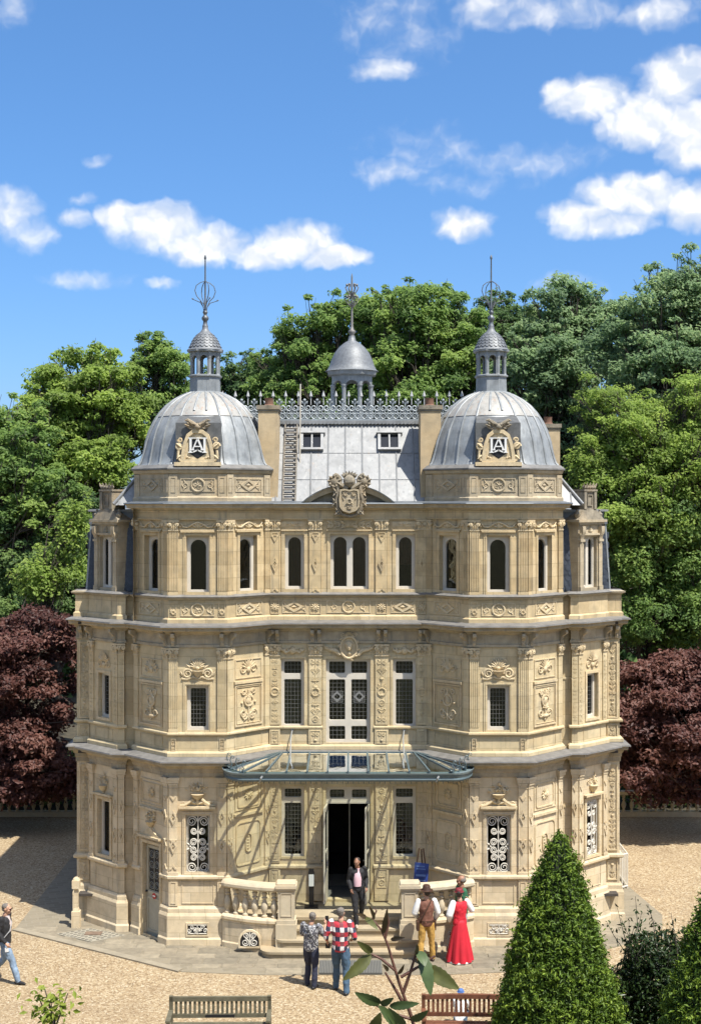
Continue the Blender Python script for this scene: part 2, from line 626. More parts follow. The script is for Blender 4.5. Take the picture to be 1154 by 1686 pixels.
def chevron(mb, u, v, du, dv, w, sgn=1, d=0.02):
    k = 0.5
    mb.prism([(u - du, v), (u, v + sgn * dv), (u + du, v), (u + du * k, v), (u, v + sgn * dv * k), (u - du * k, v)], w - 0.005, w + d)


def palmette(mb, u, v, rad, w, a0=0.0, spread=PI, n=7, d=0.03):
    for i in range(n):
        a = a0 - spread / 2 + spread * i / (n - 1)
        L = rad * (1 - 0.25 * abs(i - (n - 1) / 2) / (n / 2))
        mb.leaf(u, v, a, L, rad * 0.42, w, d)


def scrollpair(mb, u, v, rr, w, up=1, rad=None, spread=1.0, leaf=True):
    rad = rad or rr * 0.2
    for sg in (-1, 1):
        cx = u + sg * rr * 1.15 * spread
        mb.spiral(cx, v, rr, 1.6, PI / 2 * (1 - sg) if True else 0, sg * up * -1, rad, w)
        if leaf:
            mb.leaf(cx, v + up * rr * 0.7, PI / 2 * up - sg * 0.7, rr * 1.1, rr * 0.6, w, rad * 1.5)
            mb.leaf(cx, v - up * rr * 0.6, -PI / 2 * up + sg * 0.6, rr * 0.9, rr * 0.5, w, rad * 1.3)
        mb.blob((cx, v, w), (rr * .28, rr * .28, rad * 1.3), 6, 4)


def arabesque(mb, u0, u1, v0, v1, w, seed, mod=0.95):
    r_ = random.Random(seed)
    wd = u1 - u0
    uc = (u0 + u1) / 2
    n = max(1, int(round((v1 - v0) / (wd * mod))))
    h = (v1 - v0) / n
    mb.tube([(uc, v0 + 0.02, w), (uc, v1 - 0.02, w)], wd * 0.045, 4)
    kinds = []
    for i in range(n):
        v = v0 + h * (i + .5)
        k = r_.choice([0, 1, 1, 2, 3, 4])
        if kinds and kinds[-1] == k and k != 1:
            k = 1
        kinds.append(k)
        rr = min(wd * 0.21, h * .36)
        if k == 0:
            mb.torus(uc, v, w, min(wd, h) * .34, rr * .25, 14, 5)
            palmette(mb, uc, v - rr * .5, rr * 1.4, w, PI / 2, 2.4, 5, rr * .3)
        elif k == 1:
            scrollpair(mb, uc, v, rr, w, r_.choice([1, -1]), rr * .26, 1.0)
            mb.leaf(uc, v - h * .3, PI / 2, h * .7, rr * .9, w, rr * .4)
        elif k == 2:
            palmette(mb, uc, v - h * .35, h * .68, w, PI / 2, 2.6, 7, rr * .4)
            mb.blob((uc, v - h * .3, w), (rr * .5, rr * .5, rr * .5), 6, 4)
        elif k == 3:
            mb.blob((uc, v - h * .05, w), (wd * .24, h * .22, rr * .5), 8, 5)
            palmette(mb, uc, v + h * .1, h * .36, w, PI / 2, 2.8, 5, rr * .35)
            palmette(mb, uc, v - h * .2, h * .3, w, -PI / 2, 2.4, 5, rr * .3)
        else:
            for sg in (-1, 1):
                mb.leaf(uc, v - h * .3, PI / 2 - sg * .75, h * .62, rr * .8, w, rr * .4)
                mb.leaf(uc, v + h * .05, PI / 2 - sg * .95, h * .45, rr * .7, w, rr * .4)
                mb.blob((uc + sg * wd * .33, v + h * .22, w), (rr * .4, rr * .4, rr * .4), 6, 4)


def bouquet(mb, u, v, wd, h, w, seed=0):
    r_ = random.Random(seed)
    mb.lathe(u, w, [(wd * .10, v), (wd * .07, v + h * .06), (wd * .24, v + h * .2), (wd * .30, v + h * .36), (wd * .33, v + h * .38)], 10)
    for i in range(26):
        a = R(15 + 150 * r_.random())
        rr = h * (.25 + .38 * r_.random())
        x, y = u + math.cos(a) * rr * (wd / h) * .8, v + h * .36 + math.sin(a) * rr * .95
        if r_.random() < .5:
            q_ = wd * (.04 + .04 * r_.random())
            mb.blob((x, y, w + .01), (q_, q_, q_ * 1.1), 6, 4)
        else:
            mb.leaf(x, y, a + r_.uniform(-.6, .6), wd * .17, wd * .1, w, .03)


def capital(mb, u0, u1, v0, v1, w, d=0.0):
    h = v1 - v0
    uc = (u0 + u1) / 2
    wd = u1 - u0
    mb.box(u0 - .01, u1 + .01, v0, v0 + h * .1, w - .1, w + .022)
    mb.taper(u0 + .005, u1 - .005, v0 + h * .1, v0 + h * .84, w - .1, w + .02, 0.004)
    mb.box(u0 - .03, u1 + .03, v0 + h * .84, v1, w - .1, w + .05)
    for sg in (-1, 1):
        x = uc + sg * wd * .40
        mb.disc(x, v0 + h * .63, h * .2, w, w + .055, 9)
        mb.blob((x, v0 + h * .63, w + .055), (h * .09, h * .09, .015), 6, 4)
        mb.leaf(uc + sg * wd * .25, v0 + h * .08, PI / 2 + sg * .1, h * .55, wd * .3, w + .012, .05)
        mb.leaf(uc + sg * wd * .1, v0 + h * .55, PI / 2 - sg * 1.1, wd * .35, h * .2, w + .015, .04)
    mb.leaf(uc, v0 + h * .08, PI / 2, h * .6, wd * .3, w + .015, .06)
    mb.blob((uc, v0 + h * .78, w + .03), (h * .13, h * .13, .03), 7, 4)


def console(mb, u, wd, v0, v1, w0, w1):
    """S-shaped bracket under a cornice"""
    h = v1 - v0
    d = w1 - w0
    pr = [(w0, v0), (w0 + d * .22, v0 + h * .02), (w0 + d * .3, v0 + h * .2), (w0 + d * .35, v0 + h * .42), (w0 + d * .6, v0 + h * .6), (w0 + d * .95, v0 + h * .72), (w1, v0 + h * .86), (w0 + d * .95, v1), (w0, v1)]
    n = len(pr)
    a, b = u - wd / 2, u + wd / 2
    mb.add([(a, v, w) for w, v in pr] + [(b, v, w) for w, v in pr], [tuple(range(n)), tuple(range(2 * n - 1, n - 1, -1))] + [(i, n + i, n + (i + 1) % n, (i + 1) % n) for i in range(n)])
    mb.leaf(u, v0 + h * .1, PI / 2, h * .4, wd * .8, w0 + d * .33, .03)


def roundel(mb, u, v, rr, w, seed=0):
    mb.torus(u, v, w + .008, rr, rr * .16, 22, 6)
    r_ = random.Random(seed)
    a0 = r_.random() * 6
    for k in range(3):
        a = a0 + k * 2 * PI / 3
        mb.spiral(u + math.cos(a) * rr * .42, v + math.sin(a) * rr * .42, rr * .3, 1.2, a, 1, rr * .1, w, 12, 4)
        mb.leaf(u, v, a + .8, rr * .7, rr * .3, w, .02)
    mb.blob((u, v, w), (rr * .16, rr * .16, .03), 6, 4)


def lattice_panel(mb, u0, u1, v0, v1, w, kind, seed=0):
    """parapet panel: moulded frame, roundel or lozenge in the middle, foliage at both sides"""
    uc, vc = (u0 + u1) / 2, (v0 + v1) / 2
    h = v1 - v0
    mb.rect_frame(u0, u1, v0, v1, .02, w - .005, w + .014)
    if kind == 'r':
        roundel(mb, uc, vc, h * .48, w, seed)
        inner = h * .62
    else:
        diamond(mb, uc, vc, h * .78, h * .46, w, .024)
        mb.blob((uc, vc, w), (h * .12, h * .12, .025), 6, 4)
        inner = h * .55
    for sg in (-1, 1):
        span = (u1 - u0) / 2 - inner - .02
        if span < .05:
            continue
        nn = max(1, int(span / (h * .55)))
        for i in range(nn):
            x = uc + sg * (inner + span * (i + .5) / nn)
            mb.spiral(x, vc, h * .24, 1.3, 0 if sg > 0 else PI, sg * (1 if i % 2 else -1), h * .055, w, 14, 4)
            mb.leaf(x, vc + h * .08, 1.2 * sg + (0 if sg > 0 else PI), h * .36, h * .2, w, .022)
            mb.leaf(x, vc - h * .08, -1.1 * sg + (0 if sg > 0 else PI), h * .36, h * .2, w, .022)


# ---------------------------------------------------------------- windows
def rrect(a0, a1, b0, b1, r, n=3):
    p = []
    for (cx, cy, s0) in ((a1 - r, b0 + r, -PI / 2), (a1 - r, b1 - r, 0), (a0 + r, b1 - r, PI / 2), (a0 + r, b0 + r, PI)):
        for i in range(n + 1):
            a = s0 + PI / 2 * i / n
            p.append((cx + r * math.cos(a), cy + r * math.sin(a)))
    return p


def archloop(a0, a1, b0, b1, n=12):
    r = (a1 - a0) / 2
    cx, cy = (a0 + a1) / 2, b1 - r
    return [(a0, b0), (a1, b0)] + [(cx + r * math.cos(PI * i / n), cy + r * math.sin(PI * i / n)) for i in range(n + 1)]


def archouter(a0, a1, b0, b1, ib1, iw, n=12):
    r = iw / 2
    cx, cy = (a0 + a1) / 2, ib1 - r
    out = [(a0, b0), (a1, b0)]
    hw, hh = (a1 - a0) / 2, b1 - cy
    for i in range(n + 1):
        c, s_ = math.cos(PI * i / n), math.sin(PI * i / n)
        k = min(hw / abs(c) if abs(c) > 1e-6 else 9, hh / s_ if s_ > 1e-6 else 9)
        out.append((cx + c * k, cy + s_ * k))
    return out


def window(fr, lights, mode='rect', w=-0.12, t=0.06, grid=None, sill=None, name='window', m=None):
    """lights: list of (u0,u1,v0,v1) casements that make up ONE window; parts pane and lead_grid"""
    mb = MB(fr)
    gp = MB(fr)
    gg = MB(fr)
    for (a0, a1, b0, b1) in lights:
        i0, i1, j0, j1 = a0 + t, a1 - t, b0 + t, b1 - t
        if mode == 'arch':
            mb.ring(archloop(i0, i1, j0, j1), archouter(a0, a1, b0, b1, j1, i1 - i0), w - .06, w)
            mb.ring(archloop(i0 + .012, i1 - .012, j0 + .012, j1 - .012), archloop(i0, i1, j0, j1), w - .05, w - .02)
        else:
            r = min(.035, (i1 - i0) * .2)
            mb.ring(rrect(i0, i1, j0, j1, r), rrect(a0, a1, b0, b1, .001), w - .06, w)
            mb.ring(rrect(i0 + .01, i1 - .01, j0 + .01, j1 - .01, r), rrect(i0, i1, j0, j1, r), w - .05, w - .02)
        gp.box(i0 - .01, i1 + .01, j0 - .01, j1 + .01, w - .048, w - .042)
        if grid:
            gu, gv = grid
            nu, nv = max(1, round((i1 - i0) / gu)), max(1, round((j1 - j0) / gv))
            for k in range(1, nu):
                x = i0 + (i1 - i0) * k / nu
                gg.box(x - .0035, x + .0035, j0, j1, w - .042, w - .034)
            for k in range(1, nv):
                y = j0 + (j1 - j0) * k / nv
                gg.box(i0, i1, y - .0035, y + .0035, w - .0425, w - .0335)
    if sill:
        a0, a1, b0 = sill
        mb.box(a0, a1, b0 - .05, b0 - .002, w - .05, w + .05)
    o = mb.build(name, m or WHITE_W, chateau)
    gp.build('pane', GLASS, o)
    if grid:
        gg.build('lead_grid', LEADBAR, o)
    return o


def curtain(fr, a0, a1, b0, b1, m, w=-0.24, nm='curtain'):
    mb = MB(fr)
    n = 10
    pts = [(a0 + (a1 - a0) * i / n, w + (.012 if i % 2 else -.012)) for i in range(n + 1)]
    for i in range(n):
        mb.quad((pts[i][0], b0, pts[i][1]), (pts[i + 1][0], b0, pts[i + 1][1]), (pts[i + 1][0], b1, pts[i + 1][1]), (pts[i][0], b1, pts[i][1]))
    return mb.build(nm, m, chateau)


def grille(fr, a0, a1, b0, b1, w, m, rad=0.014):
    """wrought-iron scroll grille, mirrored left-right"""
    mb = MB(fr)
    uc = (a0 + a1) / 2
    wd, h = a1 - a0, b1 - b0
    mb.tube([(uc, b0, w), (uc, b1, w)], rad, 5)
    R1, R2 = wd * .235, wd * .15
    rows = [(b1 - R1 * 1.1, R1, 1), (b1 - R1 * 2.2 - R2 * 1.2, R2, -1), (b0 + h * .535, R2 * 1.1, 1), (b0 + h * .535 - R2 * 2.3, R2 * 1.1, -1), (b0 + R1 * 2.2 + R2 * 1.1, R2, 1), (b0 + R1 * 1.1, R1, -1)]
    for (v, rr, up) in rows:
        for sg in (-1, 1):
            mb.spiral(uc + sg * (rr + rad * 1.2), v, rr, 2.1, PI if sg > 0 else 0, -sg * up, rad, w, 32, 5, .12)
    for sg in (-1, 1):
        mb.leaf(uc + sg * wd * .36, b0 + h * .48, PI / 2 - sg * .9, wd * .2, wd * .1, w, .02)
        mb.leaf(uc + sg * wd * .36, b0 + h * .44, -PI / 2 + sg * .9, wd * .2, wd * .1, w, .02)
        mb.blob((uc + sg * wd * .34, b0 + h * .46, w), (.025, .025, .02), 6, 4)
    mb.rect_frame(a0, a1, b0, b1, .016, w - .01, w + .006)
    return mb.build('grille', m, chateau, 50)


# ---------------------------------------------------------------- plan
A1, A2, A3, A4 = (1.92, .95), (2.87, 0.0), (4.23, 0.0), (5.19, .96)
A5, A6, A7, A8, A9, A10, A11, A12 = (5.19, 1.14), (5.45, 1.14), (5.45, 1.02), (5.60, 1.02), (6.43, 1.80), (6.43, 1.95), (6.80, 1.95), (6.80, 12.5)


def face(s, a, b):
    return frame(a, b) if s > 0 else frame((-b[0], b[1]), (-a[0], a[1]))


def mpath(s, pts):
    return list(pts) if s > 0 else [(-x, y) for x, y in reversed(pts)]


Z1, Z2, Z3 = 4.42, 7.60, 10.42


def wallpart(fr, L, v0, v1, holes, m):
    mb = MB(fr)
    mb.wall(0, L, v0, v1, holes)
    return mb.build('wall', m, chateau)


def part(fr, fn, name, m, smooth=0, parent=None):
    mb = MB(fr)
    fn(mb)
    return mb.build(name, m, parent or chateau, smooth)


def doric_pilaster(fr, u0, u1, v0=1.66, v1=3.97, pattern='d'):
    def fn(mb):
        w = .045
        mb.box(u0, u1, v0, v1 - .2, -.05, w)
        mb.box(u0 - .012, u1 + .012, v0, v0 + .07, -.05, w + .015)
        mb.box(u0 - .012, u1 + .012, v1 - .27, v1 - .245, -.05, w + .012)
        mb.taper(u0 - .02, u1 + .02, v1 - .2, v1 - .13, -.05, w + .03, .012)
        mb.box(u0 - .035, u1 + .035, v1 - .13, v1 - .06, -.05, w + .05)
        mb.box(u0 - .05, u1 + .05, v1 - .06, v1, -.05, w + .068)
        if pattern == 'd':
            uc, du = (u0 + u1) / 2, (u1 - u0) * .38
            H = v1 - .3 - v0
            chevron(mb, uc, v0 + H * .93, du, H * .06, w, -1)
            for f in (.62, .28):
                diamond(mb, uc, v0 + H * (f + .06), du, H * .09, w)
            chevron(mb, uc, v0 + H * .42, du, H * .05, w, -1)
            chevron(mb, uc, v0 + H * .07, du, H * .06, w, 1)
        elif pattern == 'a':
            arabesque(mb, u0 + .03, u1 - .03, v0 + .1, v1 - .3, w, int(u0 * 100) + 5, .9)
    return part(fr, fn, 'pilaster', STONE_A)


def fluted_pilaster(fr, u0, u1, v0, v1, m, n=4):
    def fn(mb):
        w = .035
        mb.box(u0, u1, v0, v1, -.05, w)
        mb.box(u0 - .01, u1 + .01, v0, v0 + .06, -.05, w + .014)
        mb.box(u0 - .01, u1 + .01, v0 + .06, v0 + .09, -.05, w + .007)
        k = (u1 - u0) / (n + .5)
        for i in range(n + 1):
            x = u0 + k * .25 + k * i
            mb.box(max(u0, x - k * .25), min(u1, x + k * .25), v0 + .12, v1 - .03, w - .01, w + .014)
    return part(fr, fn, 'pilaster', m)


def cap_part(fr, u0, u1, v0, v1, w=.035, m=None):
    return part(fr, lambda mb: capital(mb, u0, u1, v0, v1, w), 'capital', m or STONE_R, 40)


# ---------------------------------------------------------------- walls and ornament, storey by storey
def gf_common(fr, L, holes=(), m=STONE_A):
    wallpart(fr, L, 0, Z1 - .1, holes, m)


for s in (-1, 1):
    # ---- tower, front face
    fr, L = face(s, A2, A3)
    c = L / 2
    gf_common(fr, L, [(c - .285, c + .285, 1.66, 3.07), (c - .23, c + .23, .27, .52)])
    wallpart(fr, L, Z1 - .1, Z2 - .1, [(c - .265, c + .265, 5.05, 6.14)], STONE_B)
    wallpart(fr, L, Z2 - .1, Z3, [(c - .27, c + .27, 8.30, 9.67)], STONE_C)
    for u0 in (.0, L - .21):
        doric_pilaster(fr, u0, u0 + .21)
        fluted_pilaster(fr, u0, u0 + .21, 5.03, 6.76, STONE_B)
        cap_part(fr, u0, u0 + .21, 6.76, 7.03)
        fluted_pilaster(fr, u0, u0 + .22, 8.26, 9.79, STONE_C, 5)
        cap_part(fr, u0, u0 + .22, 9.79, 10.05)
        part(fr, lambda mb: mb.box(u0, u0 + .21, .93, 1.55, -.02, .045), 'pedestal', STONE_A)
        part(fr, lambda mb: mb.rect_frame(u0 + .04, u0 + .17, .99, 1.5, .014, .044, .058), 'pedestal_panel', STONE_A)
        part(fr, lambda mb: (mb.rect_frame(u0 + .05, u0 + .16, 4.6, 4.88, .012, .0, .03), arabesque(mb, u0 + .06, u0 + .15, 4.62, 4.86, .012, 3)), 'pedestal_panel', STONE_R)
        part(fr, lambda mb: (mb.rect_frame(u0 + .03, u0 + .18, 7.76, 8.12, .012, .03, .05), palmette(mb, u0 + .105, 7.86, .11, .04, PI / 2, 2.8, 7), palmette(mb, u0 + .105, 7.86, .08, .04, -PI / 2, 2.2, 5)), 'pedestal_panel', STONE_R)
    # ground floor window, frame mouldings, grille, pediment and vase
    window(fr, [(c - .285, c + .285, 1.66, 3.07)], w=-.16, t=.05)
    grille(fr, c - .265, c + .265, 1.69, 3.05, -.05, WHITE_I, .0155)
    part(fr, lambda mb: (mb.rect_frame(c - .36, c + .36, 1.66, 3.15, .075, 0, .03), mb.rect_frame(c - .325, c + .325, 1.67, 3.11, .022, .03, .04)), 'architrave', STONE_A)

    def ped(mb):
        mb.box(c - .43, c + .43, 3.24, 3.29, -.02, .13)
        mb.box(c - .40, c + .40, 3.20, 3.24, -.02, .08)
        for sg in (-1, 1):
            mb.tube([(c + sg * .41, 3.31, .06), (c + sg * .3, 3.32, .06), (c + sg * .2, 3.38, .06), (c + sg * .1, 3.46, .06)], [.03, .03, .03, .035], 6)
            mb.spiral(c + sg * .33, 3.36, .045, 1.4, 0, sg, .015, .05, 14, 4)
            mb.leaf(c, 3.33, PI / 2 - sg * 1.1, .22, .08, .05, .04)
        mb.leaf(c, 3.3, PI / 2, .18, .1, .05, .04)
    part(fr, ped, 'window_pediment', STONE_R, 50)
    part(fr, lambda mb: bouquet(mb, c, 3.42, .50, .42, .03, 11 + s), 'carved_flower_vase', STONE_R, 40)
    part(fr, lambda mb: mb.rect_frame(.30, L - .30, .98, 1.5, .018, .0, .014), 'panel_moulding', STONE_A)
    part(fr, lambda mb: mb.rect_frame(c - .27, c + .27, .23, .56, .04, .07, .105), 'vent_surround', STONE_A)
    part(fr, lambda mb: mb.box(c - .24, c + .24, .26, .53, .08, .0885), 'cellar_vent', IRON)

    def vent(mb):
        w = .1
        for k in range(3):
            for sg in (-1, 1):
                mb.spiral(c + sg * (.05 + .07 * k), .4 + (.05 if k % 2 else -.03), .05, 1.4, 0, sg, .012, w, 14, 4)
        mb.tube([(c, .28, w), (c, .51, w)], .012, 4)
        mb.tube([(c - .22, .30, w), (c + .22, .30, w)], .01, 4)
        mb.tube([(c - .22, .50, w), (c + .22, .50, w)], .01, 4)
        palmette(mb, c, .36, .12, w, PI / 2, 2.8, 7)
    part(fr, vent, 'cellar_vent_grille', WHITE_I, 50)
    # first floor window and carving over it
    window(fr, [(c - .265, c + .265, 5.06, 6.14)], t=.075, grid=(.08, .1))
    part(fr, lambda mb: (mb.rect_frame(c - .35, c + .35, 5.0, 6.22, .085, -.01, .02), mb.rect_frame(c - .31, c + .31, 5.03, 6.185, .02, .02, .032)), 'architrave', STONE_B)

    def ffrel(mb):
        for sg in (-1, 1):
            mb.spiral(c + sg * .24, 6.42, .12, 1.7, PI if sg > 0 else 0, -sg, .03, .01, 26, 6)
            mb.tube([(c + sg * .38, 6.30, .01), (c + sg * .26, 6.285, .01), (c + sg * .1, 6.34, .01), (c, 6.3, .01)], .026, 5)
            mb.leaf(c + sg * .35, 6.34, PI / 2 - sg * .4, .16, .08, .01, .03)
            mb.leaf(c + sg * .1, 6.5, PI / 2 - sg * .9, .22, .1, .01, .03)
        mb.lathe(c, .01, [(.03, 6.33), (.10, 6.42), (.13, 6.47), (.14, 6.49)], 10)
        mb.blob((c, 6.55, .01), (.06, .05, .05), 8, 5)
        palmette(mb, c, 6.56, .25, .02, PI / 2, 2.7, 9, .04)
        for sg in (-1, 1):
            mb.spiral(c + sg * .13, 6.70, .06, 1.3, 0, sg, .018, .01, 16, 5)
    part(fr, ffrel, 'carved_palmette', STONE_R, 40)
    # attic window
    window(fr, [(c - .27, c + .27, 8.31, 9.67)], 'arch', t=.075, sill=(c - .265, c + .265, 8.30))
    part(fr, lambda mb: (mb.rect_frame(c - .35, c + .35, 8.27, 9.76, .08, -.01, .018), mb.box(c - .40, c + .40, 9.76, 9.80, -.02, .06), mb.rect_frame(c - .31, c + .31, 8.28, 9.72, .018, .018, .03)), 'architrave', STONE_C)

    def swag(mb):
        for sg in (-1, 1):
            mb.tube([(c + sg * .42, 9.99, .03), (c + sg * .34, 9.89, .03), (c + sg * .24, 9.88, .03), (c + sg * .13, 9.95, .03), (c, 10.0, .03)], [.012, .02, .022, .02, .02], 5)
            mb.leaf(c, 9.86, PI / 2 - sg * 1.1, .17, .06, .01, .03)
            mb.leaf(c, 9.86, PI / 2 - sg * .55, .17, .06, .01, .03)
            mb.spiral(c + sg * .2, 9.92, .04, 1.3, 0, sg, .012, .02, 14, 4)
            mb.blob((c + sg * .42, 9.9, .02), (.03, .03, .02), 6, 4)
        mb.leaf(c, 9.84, PI / 2, .18, .07, .02, .03)
        mb.box(c - .42, c + .42, 9.803, 9.83, -.02, .03)
    part(fr, swag, 'carved_swag', STONE_R, 40)
    part(fr, lambda mb: lattice_panel(mb, .28, L - .28, 7.78, 8.08, .035, 'r', s + 3), 'parapet_panel', STONE_R, 45)
    # ---- tower, canted faces
    for inner in (0, 1):
        fr, L = face(s, A1, A2) if inner else face(s, A3, A4)
        c = L / 2
        door_here = (s < 0 and not inner)
        g_h = [(c - .33, c + .33, 0.0, 2.25)] if door_here else []
        gf_common(fr, L, g_h)
        wallpart(fr, L, Z1 - .1, Z2 - .1, [], STONE_B)
        wallpart(fr, L, Z2 - .1, Z3, [(c - .27, c + .27, 8.30, 9.67)], STONE_C)
        for u0 in (.0, L - .17):
            doric_pilaster(fr, u0, u0 + .17)
            part(fr, lambda mb: mb.box(u0, u0 + .17, 5.03, 6.76, -.05, .035), 'pilaster', STONE_B)
            cap_part(fr, u0, u0 + .17, 6.76, 7.03)
            fluted_pilaster(fr, u0, u0 + .17, 8.26, 9.79, STONE_C, 4)
            cap_part(fr, u0, u0 + .17, 9.79, 10.05)
        window(fr, [(c - .27, c + .27, 8.31, 9.67)], 'arch', t=.075, sill=(c - .265, c + .265, 8.30))
        part(fr, lambda mb: (mb.rect_frame(c - .35, c + .35, 8.27, 9.76, .08, -.01, .018), mb.box(c - .40, c + .40, 9.76, 9.80, -.02, .06)), 'architrave', STONE_C)
        part(fr, swag, 'carved_swag', STONE_R, 40)
        part(fr, lambda mb: lattice_panel(mb, .26, L - .26, 7.78, 8.08, .035, 'd', s), 'parapet_panel', STONE_R, 45)
        # first floor: two framed reliefs, cartouche below, small above
        def rel(mb):
            mb.rect_frame(.24, L - .24, 5.12, 6.12, .035, -.005, .03)
            mb.rect_frame(.30, L - .30, 5.18, 6.06, .012, -.005, .02)
            mb.box(.22, L - .22, 6.14, 6.20, -.01, .05)
            mb.rect_frame(.26, L - .26, 6.26, 6.72, .022, -.005, .02)
            arabesque(mb, .36, L - .36, 5.24, 6.0, .012, 17 + inner, .42)
            mb.torus(c, 5.72, .02, .13, .028, 16, 5)
            mb.blob((c, 5.72, .01), (.09, .12, .04), 8, 5)
            for sg in (-1, 1):
                mb.spiral(c + sg * .17, 5.42, .09, 1.5, 0, sg, .022, .015, 20, 5)
                mb.spiral(c + sg * .15, 5.93, .07, 1.5, PI, -sg, .02, .015, 20, 5)
                mb.spiral(c + sg * .17, 6.48, .10, 1.4, 0, sg, .02, .01, 20, 5)
                for k in range(4):
                    mb.leaf(c, 6.48, sg * (.35 + k * .36) + (0 if sg > 0 else PI), .28, .08, .01, .03)
            mb.blob((c, 6.46, .01), (.07, .08, .05), 8, 5)
        part(fr, rel, 'relief_panel', STONE_R, 40)
        part(fr, lambda mb: (mb.rect_frame(.24, L - .24, 4.6, 4.9, .014, 0, .012)), 'panel_moulding', STONE_B)
        if not door_here:
            def gfrel(mb):
                mb.rect_frame(.25, L - .25, 3.12, 3.82, .022, -.005, .02)
                mb.ring(rrect(.36, L - .36, 3.2, 3.72, .07), rrect(.33, L - .33, 3.17, 3.75, .08), -.005, .022)
                palmette(mb, c, 3.46, .17, .01, PI / 2, 5.6, 11, .035)
                mb.blob((c, 3.46, .01), (.06, .06, .04), 8, 5)
                mb.box(.22, L - .22, 2.98, 3.04, -.01, .05)
                mb.ring(rrect(.31, L - .31, 1.82, 2.8, .1), rrect(.28, L - .28, 1.79, 2.83, .1), -.005, .024)
                mb.ring(rrect(c - .075, c + .075, 2.12, 2.52, .074), rrect(c - .105, c + .105, 2.09, 2.55, .10), -.005, .035)
                for k in range(5):
                    mb.blob((c, 2.18 + k * .07, .0), (.045, .03, .025), 6, 4)
            part(fr, gfrel, 'relief_panel', STONE_R, 40)
        else:
            # service door with iron grille, pediment and vase over it
            dm = MB(fr)
            dm.box(c - .33, c + .33, .02, 2.25, -.16, -.10)
            dm.rect_frame(c - .30, c + .30, .12, .95, .05, -.10, -.08)
            dm.rect_frame(c - .30, c + .30, 1.04, 2.2, .06, -.10, -.075)
            d_o = dm.build('side_door', DOORP, chateau)
            d_o['label'] = 'stone coloured door with iron grille and no entry disc'
            gm = MB(fr)
            gm.box(c - .22, c + .22, 1.12, 2.12, -.0995, -.097)
            gm.build('door_pane', IRON, d_o)
            ir = MB(fr)
            for vv in (1.25, 1.5, 1.75, 2.0):
                for sg in (-1, 1):
                    ir.spiral(c + sg * .1, vv, .1, 1.8, 0, sg, .012, -.085, 24, 4)
            ir.tube([(c, 1.12, -.085), (c, 2.12, -.085)], .012, 4)
            ir.build('door_grille', mat('grey_iron_paint', (.22, .22, .19), .5), d_o)
            sg_ = MB(fr)
            sg_.disc(c, 1.0, .075, -.075, -.07, 20)
            so = sg_.build('no_entry_disc', mat('sign_red', (.42, .02, .02), .4), d_o)
            sg_ = MB(fr)
            sg_.box(c - .05, c + .05, .985, 1.015, -.0695, -.067)
            sg_.build('no_entry_bar', mat('sign_white', (.8, .8, .78), .4), d_o)
            hm = MB(fr)
            hm.blob((c - .27, 1.08, -.05), (.03, .03, .03), 8, 5)
            hm.build('door_knob', IRON, d_o, 60)

            def dped(mb):
                mb.box(c - .42, c + .42, 2.42, 2.47, -.02, .12)
                mb.rect_frame(c - .40, c + .40, .0, 2.34, .07, 0, .03)
                mb.prism([(c - .40, 2.47), (c + .40, 2.47), (c + .2, 2.56), (c, 2.68), (c - .2, 2.56)], -.01, .07)
                bouquet(mb, c, 2.66, .42, .42, .03, 5)
                mb.rect_frame(.25, L - .25, 3.2, 3.82, .022, -.005, .02)
                mb.rect_frame(.33, L - .33, 3.28, 3.74, .016, -.005, .02)
                palmette(mb, c, 3.5, .16, .01, PI / 2, 5.6, 11, .035)
                mb.box(.22, L - .22, 3.08, 3.13, -.01, .05)
            part(fr, dped, 'door_pediment', STONE_R, 40)
    # ---- narrow returns, recess
    for a, b in ((A4, A5), (A5, A6), (A6, A7), (A9, A10)):
        fr, L = face(s, a, b)
        gf_common(fr, L)
        wallpart(fr, L, Z1 - .1, Z2 - .1, [], STONE_B)
        if a != A9:
            part(fr, lambda mb: (mb.box(0, L, 3.0, 3.05, -.01, .02), mb.box(0, L, 6.14, 6.19, -.01, .02)), 'string_course', STONE_B)
        if a in (A4,):
            wallpart(fr, L + .25, Z2 - .1, Z3, [], STONE_C)
        if a == A5:
            wallpart(fr, L, Z2 - .1, 8.26, [], STONE_C)
            part(fr, lambda mb: mb.box(0, L, 8.14, 8.23, -.1, .02), 'string_course', STONE_K)
    # ---- side bay: slim pilaster, canted window face, corner pier
    fr, L = face(s, A7, A8)
    gf_common(fr, L)
    wallpart(fr, L, Z1 - .1, Z2 - .1, [], STONE_B)
    doric_pilaster(fr, .0, L)
    part(fr, lambda mb: (mb.box(0, L, 5.03, 6.76, -.05, .035), arabesque(mb, .02, L - .02, 5.1, 6.7, .035, 8)), 'pilaster', STONE_B)
    cap_part(fr, 0, L, 6.76, 7.03)
    fr, L = face(s, A8, A9)
    c = L / 2
    gh = (c - .24, c + .24, 1.75, 3.12)
    gf_common(fr, L, [gh])
    fh = (c - .22, c + .22, 5.15, 6.25)
    wallpart(fr, L, Z1 - .1, Z2 - .1, [fh], STONE_B)
    for u0 in (0, L - .16):
        doric_pilaster(fr, u0, u0 + .16)
        part(fr, lambda mb: (mb.box(u0, u0 + .16, 5.03, 6.76, -.05, .035), arabesque(mb, u0 + .02, u0 + .14, 5.1, 6.7, .035, 9)), 'pilaster', STONE_B)
        cap_part(fr, u0, u0 + .16, 6.76, 7.03)
    window(fr, [gh], t=.06, w=-.1)
    if s > 0:
        grille(fr, gh[0] + .02, gh[1] - .02, gh[2] + .02, gh[3] - .02, -.03, WHITE_I, .0155)
    window(fr, [fh], t=.06, w=-.1, grid=(.08, .1))
